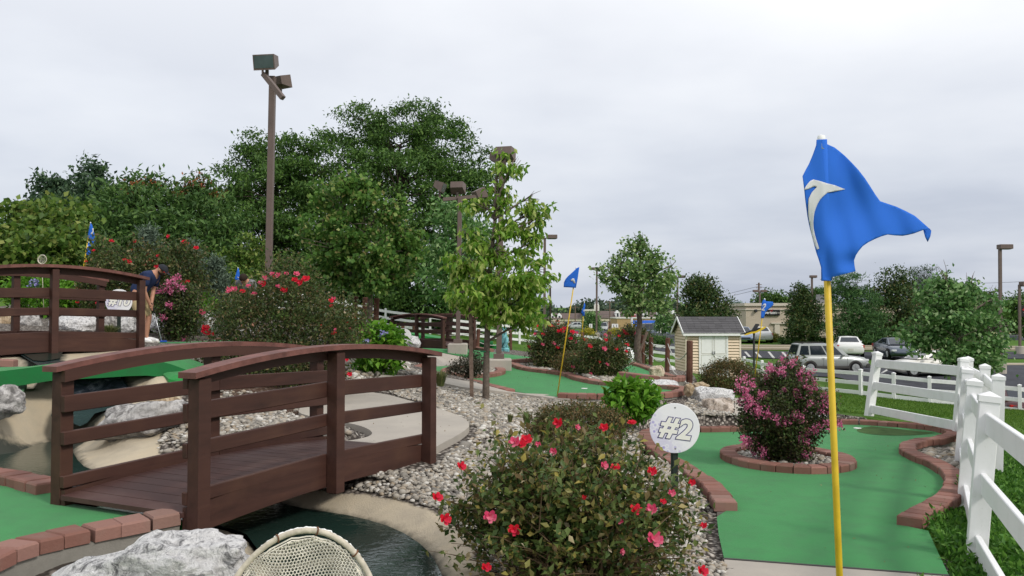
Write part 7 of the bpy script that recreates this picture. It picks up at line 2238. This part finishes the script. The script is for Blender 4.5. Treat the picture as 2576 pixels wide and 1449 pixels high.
for i, (p0, p1, sag, lb) in enumerate(((P(2100, 700, 140), P(2700, 700, 110), .8, 'black utility wire crossing right of the wide maple'), (P(1909, 720, 150), P(1300, 775, 330), 4, 'upper thin wire running left from the pale utility pole'), (P(1909, 728, 150), P(1290, 782, 330), 4, 'lower thin wire running left from the pale utility pole'), (P(1909, 720, 150), P(2300, 742, 150), 1.5, 'wire running right from the pale utility pole'))):
    pts = [p0.lerp(p1, k / 14) - Vector((0, 0, sag * 4 * (k / 14) * (1 - k / 14))) for k in range(15)]
    w_ = MB().tube(pts, .022 if i == 0 else .03, 4)
    tag(w_.build('utility_wire', M['dark_metal']), lb, 'wire', 'utility poles and wires')
# ---------------------------------------------------------------- boulders
M['rock_tan_grey'] = rock('rock_tan_grey', (0.62, 0.54, 0.48, 1), (0.42, 0.34, 0.28, 1), (0.13, 0.115, 0.10, 1), 5.5)
def boulder(label, u, v, d, rx, rz, mat, seed, ry=None, sub=4, rough=0.16, cuts=9, rot=0.0, tilt=0.0, group=None, name='boulder', box=0.0):
    c = P(u, v, d)
    k = d / F
    random.seed(seed)
    bm = bmesh.new()
    bmesh.ops.create_icosphere(bm, subdivisions=sub, radius=1.0)
    planes = []
    for _ in range(cuts):
        n = Vector((random.gauss(0, 1), random.gauss(0, 1), random.gauss(0, .8))).normalized()
        planes.append((n, random.uniform(0.68, 0.92)))
    if box:
        for n in ((1, 0, 0), (-1, 0, 0), (0, 0, 1), (0, -1, 0)):
            planes.append(((Vector(n) + Vector((random.gauss(0, .12), random.gauss(0, .12), random.gauss(0, .12)))).normalized(), box))
    o = Vector((seed * 3.7, seed * 1.3, seed * 2.1))
    for q in bm.verts:
        p = q.co.copy()
        for n, h in planes:
            s = p.dot(n) - h
            if s > 0: p -= n * s * 0.92
        f = noise.fractal(p * 1.6 + o, 1.0, 2.0, 4) * rough
        f += noise.ridged_multi_fractal(p * 3.0 + o, 0.9, 2.1, 4, 1.0, 2.0) * rough * 0.22 - rough * 0.2
        f += noise.noise(p * 14 + o) * rough * 0.10
        q.co = p * (1 + f)
    S_ = Matrix.Diagonal((rx * k, (ry if ry else (rx + rz) / 2) * k, rz * k, 1))
    R = Matrix.Rotation(rot, 4, 'Z') @ Matrix.Rotation(tilt, 4, 'Y')
    bmesh.ops.transform(bm, matrix=R @ S_, verts=bm.verts)
    me = bpy.data.meshes.new(name)
    bm.to_mesh(me); bm.free()
    me.materials.append(M[mat])
    me.polygons.foreach_set('use_smooth', [sub >= 5] * len(me.polygons))
    return tag(link(name, me, None, c), label, 'boulder', group)
GB = 'boulders among the pebbles and along the stream'
boulder('huge white streaked boulder at the front before the brick wall', 372, 1490, 3.55, 262, 138, 'rock_white', 3, ry=160, sub=6, rough=0.26, cuts=9, tilt=rad(-10), group=GB)
boulder('long grey and tan marbled boulder on the sandy bank seen through the bridge rails', 362, 1058, 8.9, 118, 56, 'rock_grey', 8, ry=80, sub=5, rough=0.2, tilt=rad(-14), group=GB)
boulder('tan-topped boulder leaning on the marbled one behind the bridge rails', 415, 1030, 9.3, 62, 36, 'rock_tan', 12, sub=4, group=GB)
boulder('grey white boulder at the left edge above the dark water ledge', 8, 1012, 8.9, 52, 42, 'rock_grey', 4, sub=4, group=GB)
for i, (u, v, rx, rz, m_, lb) in enumerate(((76, 812, 34, 28, 'rock_grey', 'grey mottled boulder behind the middle post of the left bridge'), (138, 815, 13, 24, 'rock_grey', 'narrow upright grey stone between two boulders behind the left bridge'), (193, 816, 50, 29, 'rock_white', 'largest white streaked boulder seen under the left bridge rails'),
        (318, 815, 28, 28, 'rock_white', 'pale block boulder beside the legs of the bending man'), (282, 810, 14, 17, 'rock_grey', 'dark pointed grey stone by the number 10 sign post'), (265, 812, 10, 21, 'rock_grey', 'thin dark grey stone leaning left of the number 10 sign post'), (20, 812, 26, 24, 'rock_tan', 'tan stone at the left edge under the left bridge rails'),
        (395, 812, 22, 24, 'rock_white', 'white boulder between the bending man and the crape myrtle'), (522, 815, 24, 30, 'rock_grey', 'grey boulder between the crape myrtle and the big rose bush'))):
    boulder(lb, u, v, 17.6 - (i % 3) * .2, rx, rz, m_, 20 + i, sub=4, group=GB, rough=.18)
boulder('broad white boulder top behind the tan block right of the number 2 sign', 1793, 1000, 15.0, 60, 32, 'rock_white', 31, ry=44, sub=5, rough=.10, group=GB, box=.78)
boulder('grey-tan angular block boulder before the white one, right of the number 2 sign', 1805, 1040, 14.35, 54, 48, 'rock_tan_grey', 35, ry=30, sub=5, rough=.12, group=GB, box=.78)
boulder('long flat white boulder on the pebbles below the cream boulder', 1664, 970, 16.4, 58, 15, 'rock_white', 37, ry=34, sub=4, group=GB)
boulder('small golden tan stone left of the broad white boulder', 1733, 981, 14.9, 14, 17, 'rock_tan', 41, sub=4, group=GB)
boulder('low tan stone behind the broad white boulder', 1763, 972, 16.0, 22, 11, 'rock_tan', 43, sub=4, group=GB)
boulder('square cream boulder sitting on the back green before the rope posts', 1651, 938, 18.6, 24, 21, 'rock_cream', 47, ry=22, sub=4, rough=.10, group=GB, box=.70)
boulder('small white stone at the foot of the rope post by the shed', 1690, 932, 27.0, 12, 12, 'rock_white', 51, sub=3, group=GB)
boulder('white stone leaning by the round sign back and hydrangea', 1043, 862, 22.4, 17, 17, 'rock_white', 53, sub=4, group=GB)
boulder('white stone at the far corner of the number 2 green, behind the crape myrtle', 2068, 1052, 13.4, 26, 10, 'rock_white', 57, sub=4, group=GB)
boulder('low grey stone under the rope posts near the young maple', 1655, 930, 25.0, 18, 9, 'rock_grey', 59, sub=3, group=GB)
random.seed(77)

# ---------------------------------------------------------------- landing nets
M['hose'] = simple('pale_hose', (0.50, 0.45, 0.36, 1), 0.6, 0.3, var=0.22, scale=30, bump=0.3, bscale=60)
M['rust'] = simple('rusty_wire', (0.16, 0.075, 0.038, 1), 0.8, 0.3, var=0.3, scale=30)
M['net'] = simple('net_cord', (0.76, 0.72, 0.63, 1), 0.9, 0.1, var=0.25, scale=14)
def landing_net(label, c, Rn, nrm_tilt, cell, cord, hose_r, handle_to, layers=((0.03, .10),), ties=()):
    root = empty('landing_net', c, label, 'landing net', 'landing nets for stray balls')
    Xa = Vector((1, 0.12, 0)).normalized()
    Za = Vector((0, math.sin(nrm_tilt), math.cos(nrm_tilt)))
    N = Xa.cross(Za)               # points away from the camera
    if N.y < 0: N = -N
    hp = lambda t, r=1.0: (Xa * math.cos(t) + Za * math.sin(t) * (1.03 - .06 * math.cos(2 * t))) * Rn * r
    n = 48
    pts = [hp(2 * math.pi * i / n) for i in range(n + 1)]
    MB().tube(pts, hose_r, 12, cap=False).build('hoop', M['hose'], root, smooth=True)
    fr = [hp(rad(38 + i * 1.6), 1.0) + Za * (hose_r * .95) + N * hose_r * .5 + Vector((random.gauss(0, .0012), random.gauss(0, .0012), random.gauss(0, .0016))) for i in range(56)]
    if hose_r > .006:
        MB().tube(fr, .0042, 5).build('frayed_rope', M['white'], root)
    for t in ties:
        ctr = hp(rad(t)); tg = (hp(rad(t + 1)) - hp(rad(t - 1))).normalized()
        a = ctr.normalized(); b = tg.cross(a)
        rg = [ctr + (a * math.cos(q) + b * math.sin(q)) * (hose_r + .003) + tg * .006 * math.sin(q) for q in np.linspace(0, 2 * math.pi, 15)]
        MB().tube(rg, .0032, 6, cap=False).build('wire_tie', M['rust'], root, smooth=True)
    for li, (d0, depth) in enumerate(layers):
        V, Fq = [], []
        s = cell / math.sqrt(3)
        seen = set()
        ny_ = int(Rn / (1.5 * s)) + 2; nx_ = int(Rn / cell) + 2
        def warp(x, y):
            r2 = min(1.0, (x * x + y * y) / (Rn * Rn))
            return Xa * (x + .02 * math.sin(y * 14 + li)) + Za * (y + .012 * math.sin(x * 17)) + N * (d0 * (1 - r2) + depth * (1 - r2) ** .6 + .012 * math.sin(x * 23 + y * 9 + li * 2))
        for j in range(-ny_, ny_ + 1):
            for i in range(-nx_, nx_ + 1):
                cx = (i + .5 * (j % 2)) * cell; cy = j * 1.5 * s
                cs = [(cx + s * math.cos(a), cy + s * math.sin(a)) for a in (np.arange(6) * math.pi / 3 + math.pi / 6)]
                for q in range(6):
                    a, b = cs[q], cs[(q + 1) % 6]
                    if max(math.hypot(*a), math.hypot(*b)) > Rn * .985: continue
                    key = (round((a[0] + b[0]) * 5e3), round((a[1] + b[1]) * 5e3))
                    if key in seen: continue
                    seen.add(key)
                    p, w = warp(*a), warp(*b)
                    t = (w - p).normalized(); e = t.cross(N).normalized() * cord; f = N * cord
                    k = len(V)
                    for z in (p, w):
                        V += [z + e, z - e * .5 + f * .87, z - e * .5 - f * .87]
                    for m_ in range(3):
                        Fq.append((k + m_, k + (m_ + 1) % 3, k + 3 + (m_ + 1) % 3, k + 3 + m_))
        nt_ = link('netting', np_mesh('netting', np.array([tuple(x) for x in V]), np.array(Fq), M['net']), root)
        nt_['kind'] = 'stuff'
        # the gathered band where the net is laced to the hoop
        band = MB()
        for rr in (.93, .90):
            band.tube([hp(2 * math.pi * i / 60, rr) + N * (.012 + .004 * math.sin(i * 1.7)) + Za * .003 * math.sin(i * 2.3) for i in range(61)], cord * 1.6, 5, cap=False)
        if li == 0: band.build('lacing', M['net'], root)
    h0 = hp(-math.pi / 2)
    MB().tube([h0 - Za * -.01, h0 + (handle_to - c - h0) * .5, handle_to - c], hose_r * .9, 8).build('handle', M['hose'], root, smooth=True)
    return root
cn = P(752, 1552, 3.25)
landing_net('large worn white landing net on a pale hoop leaning at the front by the pond', cn, .298, rad(20), .0135, .0019, .0118, Vector((cn.x + .05, cn.y - .22, hz(cn.x, 3.0) + .02)), layers=((.008, .02), (.03, .055), (.05, .075)), ties=(112, 82, 48))
cn2 = P(106, 653, 19.0)
landing_net('small pale landing net standing upright behind the left bridge handrail', cn2, .095, rad(5), .03, .0022, .008, Vector((cn2.x + .06, cn2.y, cn2.z - 1.2)), layers=((.01, .03),), ties=())

# ---------------------------------------------------------------- ornaments
gbp = P(1573, 894, 22.5)
gm = Mat('dimpled_white', 0.35, 0.4); gm.color((.80, .80, .79, 1)); gm.bump(gm.voronoi(16), .8, .03)
gbl = MB().lathe([(.24 * math.sin(t), -.24 * math.cos(t)) for t in np.linspace(0, math.pi, 22)], (0, 0, 0), 32).build('giant_golf_ball', gm.m, None, True, gbp)
tag(gbl, 'giant white golf ball ornament half hidden by the red rose bush', 'ornament')
M['aqua'] = simple('aqua_verdigris', (0.13, 0.34, 0.36, 1), 0.7, 0.3, var=0.75, scale=7)
sb = ground_at(1269, 29); sb.z = P(1269, 880, 29).z
st_ = empty('statue', sb, 'small aqua and white weathered statue of entwined fish right of the lamp base', 'statue')
for k_, (ph, nm) in enumerate(((0, 'fish'), (2.1, 'fish'), (4.2, 'fish'))):
    pts = []; rr = []
    for i in range(13):
        t = i / 12
        pts.append((.10 * math.cos(ph + t * 5) * (1 - t * .5), .10 * math.sin(ph + t * 5) * (1 - t * .5), .05 + .72 * t))
        rr.append(.045 + .035 * math.sin(math.pi * min(1, t * 1.3)) - .03 * t)
    MB().tube(pts, rr, 8).build(nm, M['aqua'], st_, smooth=True)
MB().lathe([(.17, -.1), (.17, .04), (.12, .08), (0, .09)], (0, 0, 0), 14).build('base', M['aqua'], st_)
wb = ground_at(1897, 24)
wg = empty('wing_ornament', wb, 'black and yellow curved wing ornament on a post behind the clipped bush', 'ornament')
y_ = lambda X, Y: P(1698 + .17358 * X, 710.7 + .17358 * Y, 24) - wb
def ribbon(pts, w0, depth):
    m = MB()
    vs, fs = [], []
    for i, (p, hgt) in enumerate(pts):
        for dy, dz in ((-depth, -hgt), (depth, -hgt), (depth, hgt), (-depth, hgt)):
            vs.append(p + Vector((0, dy, dz)))
    for i in range(len(pts) - 1):
        for k in range(4):
            fs.append((i * 4 + k, i * 4 + 4 + k, i * 4 + 4 + (k + 1) % 4, i * 4 + (k + 1) % 4))
    fs += [(0, 1, 2, 3), tuple(range(len(pts) * 4 - 1, len(pts) * 4 - 5, -1))]
    return m.add(vs, fs)
ribbon([(y_(1003, 762), .004), (y_(1045, 748), .022), (y_(1110, 728), .024), (y_(1170, 718), .022), (y_(1205, 702), .024), (y_(1260, 672), .026), (y_(1300, 650), .022), (y_(1312, 645), .006)], 0, .045).build('wing_edge', M['yellow'], wg)
ribbon([(y_(955, 752) + Vector((0, .06, 0)), .01), (y_(1010, 742) + Vector((0, .06, 0)), .02), (y_(1110, 706) + Vector((0, .06, 0)), .03), (y_(1190, 690) + Vector((0, .06, 0)), .03), (y_(1250, 660) + Vector((0, .06, 0)), .02)], 0, .03).build('wing', M['black'], wg)
MB().prism([(a.x, a.z) for a in (y_(1118, 712), y_(1172, 716), y_(1242, 612), y_(1236, 602), y_(1188, 598))], (1, 0, 0), (0, 0, 1), .04, (0, .16, 0)).build('tail_fin', M['dark_metal'], wg)
MB().tube([Vector((0, .08, -.1)), Vector((y_(1150, 725).x, .08, y_(1150, 725).z))], .03, 8).build('post', M['dark_metal'], wg)
for u, v, pl, lb in ((2157, 1078, PL_A, 'white-rimmed golf hole on the number 2 green'), (1470, 978, PL_B, 'white-rimmed golf hole on the middle green')):
    p = HP(u, v, pl)
    g = MB().lathe([(.062, .004), (.062, .010), (.050, .010), (.050, -.06), (0, -.06)], (0, 0, 0), 20).build('golf_hole', M['white'], None, False, p)
    tag(g, lb, 'golf hole')
# the concrete edge blocks by the far greens
tag(MB().tube([ground_at(1205, 30) + Vector((0, 0, .18)), ground_at(1240, 30) + Vector((0, 0, .18))], .09, 10).build('turf_roll', M['turf_dark'], None, True), 'green turf-covered roll lying before the far white fence', 'obstacle')
for u, d in ((1222, 13.85),):
    b = P(u - 1, 884, d)
    tr = MB().tube([b + Vector((-.02, -.06, 0)), b + Vector((.075, -.02, .0)), b + Vector((.05, .06, .0)), b + Vector((-.06, .05, 0)), b + Vector((-.075, -.02, 0)), b + Vector((-.02, -.06, 0))], .012, 6)
    tag(tr.build('tree_tie', simple('green_tie', (.02, .20, .08, 1), .6, .3, var=0)), 'green rubber tie round the dogwood trunk', 'tree tie')

# ---------------------------------------------------------------- people
def skin_mesh(name, verts, edges, radii, mat, parent, sub=2, root_i=0):
    me = bpy.data.meshes.new(name)
    me.from_pydata(verts, edges, [])
    o = link(name, me)
    sk = o.modifiers.new('skin', 'SKIN')
    for i, r in enumerate(radii):
        sv = me.skin_vertices[0].data[i]
        sv.radius = r if isinstance(r, tuple) else (r, r)
        sv.use_root = (i == root_i)
    ss = o.modifiers.new('sub', 'SUBSURF'); ss.levels = sub; ss.render_levels = sub
    dg = bpy.context.evaluated_depsgraph_get()
    me2 = bpy.data.meshes.new_from_object(o.evaluated_get(dg))
    bpy.data.objects.remove(o)
    me2.name = name
    me2.materials.clear(); me2.materials.append(mat)
    me2.polygons.foreach_set('use_smooth', [True] * len(me2.polygons))
    return link(name, me2, parent)
def chain(*idx): return [(a, b) for a, b in zip(idx, idx[1:])]
M['skin'] = simple('skin', (0.46, 0.235, 0.155, 1), 0.55, 0.3, var=0.08, scale=12)
def person(label, base, rz, shirt, shorts, cap=True, s=1.0):
    root = empty('person', base, label, 'person', rz=rz)
    v = [(-.17, 0, .90), (-.11, 0, 1.05), (.02, 0, 1.20), (.13, 0, 1.29), (.205, 0, 1.345), (.27, 0, 1.385), (.325, 0, 1.375)]
    e = chain(0, 1, 2, 3, 4, 5, 6)
    r = [(.13, .15), (.115, .14), (.125, .165), (.10, .13), .055, .088, .080]
    for sgn in (-1, 1):
        k = len(v)
        v += [(-.16, sgn * .10, .86), (-.07, sgn * .12, .66), (.01, sgn * .13, .49), (-.03, sgn * .135, .30), (-.045, sgn * .14, .10), (.02, sgn * .145, .045), (.12, sgn * .155, .03)]
        e += chain(0, k, k + 1, k + 2, k + 3, k + 4, k + 5, k + 6)
        r += [.095, .078, .056, .056, .036, .038, .03]
        k = len(v)
        v += [(.10, sgn * .19, 1.27), (.075, sgn * .215, 1.12), (.05, sgn * .20, .985), (.065, sgn * .12, .86), (.088, sgn * .045, .745), (.10, sgn * .03, .69)]
        e += chain(3, k, k + 1, k + 2, k + 3, k + 4, k + 5)
        r += [.062, .050, .042, .040, .028, (.038, .022)]
    body = skin_mesh('body', v, e, r, M['skin'], root)
    # fingers curled round the grip
    fb = None
    for sgn, z0 in ((-1, .695), (1, .655)):
        vs, es, rs = [], [], []
        for f in range(4):
            zz_ = z0 - f * .017 + .02
            L_ = (1.0, 1.1, 1.04, .84)[f]
            k = len(vs)
            vs += [(.085, sgn * .032, zz_), (.112, sgn * .030, zz_ - .004), (.132, sgn * .010, zz_ - .007), (.130, -sgn * .012 * L_, zz_ - .008), (.112, -sgn * .020 * L_, zz_ - .006)]
            es += chain(k, k + 1, k + 2, k + 3, k + 4)
            rs += [.010, .0095, .009, .008, .007]
        k = len(vs)
        vs += [(.085, sgn * .030, z0 + .045), (.105, sgn * .022, z0 + .035), (.122, sgn * .008, z0 + .01), (.124, sgn * .002, z0 - .02)]
        es += chain(k, k + 1, k + 2, k + 3); rs += [.011, .011, .010, .008]
        hand = MB()
        for i in range(0, len(vs) - 4, 5):
            hand.tube([Vector(q) for q in vs[i:i + 5]], rs[i:i + 5], 6)
        hand.tube([Vector(q) for q in vs[k:k + 4]], rs[k:k + 4], 6)
        hand.build('fingers', M['skin'], body, smooth=True)
    sv = [(-.185, 0, .885), (-.12, 0, 1.05), (.015, 0, 1.21), (.12, 0, 1.295), (.175, 0, 1.325)]
    se = chain(0, 1, 2, 3, 4); sr = [(.165, .185), (.145, .17), (.15, .19), (.125, .15), (.075, .08)]
    for sgn in (-1, 1):
        k = len(sv)
        sv += [(.10, sgn * .195, 1.27), (.085, sgn * .22, 1.15), (.075, sgn * .222, 1.06)]
        se += chain(3, k, k + 1, k + 2); sr += [.088, .078, .072]
    skin_mesh('shirt', sv, se, sr, shirt, root)
    pv = [(-.18, 0, .90), (-.165, 0, .80)]
    pe = [(0, 1)]; pr = [(.155, .18), (.14, .17)]
    for sgn in (-1, 1):
        k = len(pv)
        pv += [(-.12, sgn * .11, .72), (-.06, sgn * .12, .60), (-.012, sgn * .13, .475)]
        pe += chain(1, k, k + 1, k + 2); pr += [.118, .105, .096]
    skin_mesh('shorts', pv, pe, pr, shorts, root)
    for sgn in (-1, 1):
        y = sgn * .145
        sh = skin_mesh('shoe', [(-.085, y, .05), (-.03, y, .062), (.06, y + sgn * .006, .055), (.15, y + sgn * .012, .035), (.19, y + sgn * .014, .03)], chain(0, 1, 2, 3, 4), [(.046, .046), (.056, .05), (.052, .05), (.045, .036), (.03, .026)], M['white'], root)
        MB().prism([(-.13, -.045), (.0, -.05), (.12, -.052), (.215, -.03), (.215, .03), (.12, .052), (.0, .05), (-.13, .045)], (1, 0, 0), (0, 1, 0), .026, (0, y + sgn * .006, .012)).build('sole', M['off_white'], sh)
    # face: looks down toward the ball
    hc = Vector((.297, 0, 1.383)); fd = Vector((.62, 0, -.55)).normalized(); up = Vector((.6, 0, .8)); up = (up - fd * up.dot(fd)).normalized(); sd_ = up.cross(fd)
    nose = MB().tube([hc + fd * .078 + up * .012, hc + fd * .104 - up * .012, hc + fd * .086 - up * .022], [.010, .014, .008], 7); nose.build('nose', M['skin'], body, smooth=True)
    for sgn in (-1, 1):
        MB().lathe([(0, -.012), (.011, 0), (0, .012)], hc + fd * .076 + up * .022 + sd_ * sgn * .030, 8).build('eye', M['black'], body)
        MB().lathe([(0, -.032), (.012, -.02), (.016, .0), (.014, .022), (0, .034)], hc + sd_ * sgn * .085 - fd * .004, 8).build('ear', M['skin'], body, smooth=True)
    MB().box(hc + fd * .082 - up * .045, (.012, .045, .010)).build('mouth', simple('lips', (.26, .09, .07, 1), .6, .3, var=0), body)
    hair = simple('dark_hair', (.030, .020, .015, 1), .9, .2, var=.3, scale=40)
    R3 = Matrix((fd, sd_, up)).transposed().to_4x4()
    def dome(r, z0, z1, sx=1.0, n=9, mat=None, nm='cap', par=None, off=Vector((0, 0, 0))):
        m = MB()
        prof = [(r * math.cos(t), r * math.sin(t)) for t in np.linspace(z0, z1, n)]
        m.lathe(prof, (0, 0, 0), 18)
        m.v = [tuple((R3 @ Vector((x * sx, y, z))) + hc + off) for x, y, z in m.v]
        return m.build(nm, mat, par or root, smooth=True)
    if cap:
        cloth_ = simple('cap_cloth', (.026, .028, .034, 1), .85, .15, var=.2, scale=20)
        cp_ = dome(.104, .12, 1.56, 1.08, mat=cloth_, off=up * .012)
        m = MB().prism([(.08, -.075), (.13, -.068), (.175, -.035), (.185, 0), (.175, .035), (.13, .068), (.08, .075)], fd, sd_, .008, hc + up * .030)
        m.build('brim', cloth_, cp_)
        bd_ = dome(.086, -1.35, -.30, 1.06, mat=hair, nm='beard', off=fd * .016 - up * .012)
    else:
        dome(.106, -.15, 1.56, 1.08, mat=hair, nm='hair', off=up * .010 - fd * .008)
    return root
navy = simple('navy_shirt', (0.022, 0.034, 0.085, 1), 0.9, 0.15, var=0.15, scale=9)
khaki = simple('khaki_shorts', (0.42, 0.335, 0.185, 1), 0.9, 0.15, var=0.12, scale=9)
mb_ = P(366, 862, 15.95); mb_.z = 1.118
person('man in navy shirt, khaki shorts and dark cap bending over to putt', mb_, 0.0, navy, khaki)
grey = simple('grey_shirt', (0.20, 0.20, 0.21, 1), 0.9, 0.15, var=0.15, scale=9)
hp_ = P(612, 700, 21.0)
person('dark-haired person bending, mostly hidden behind the tall pink-topped rose bush', Vector((hp_.x, hp_.y + .30, hp_.z - 1.385)), -math.pi / 2, grey, khaki, cap=False)
pt_ = empty('putter', mb_, 'silver putter with a blue head held by the bending man', 'golf club')
hand0 = Vector((.108, 0, .76)); hd = Vector((.315, -.02, .035))
MB().tube([hand0, hand0.lerp(hd, .28)], [.013, .011], 8).build('grip', M['black'], pt_, smooth=True)
MB().tube([hand0.lerp(hd, .27), hd], [.0085, .007], 8).build('shaft', M['rim'], pt_, smooth=True)
MB().box(hd + Vector((.035, 0, -.012)), (.12, .06, .035), bev=.008).build('putter_head', simple('putter_blue', (.02, .085, .42, 1), .4, .4, var=0), pt_)
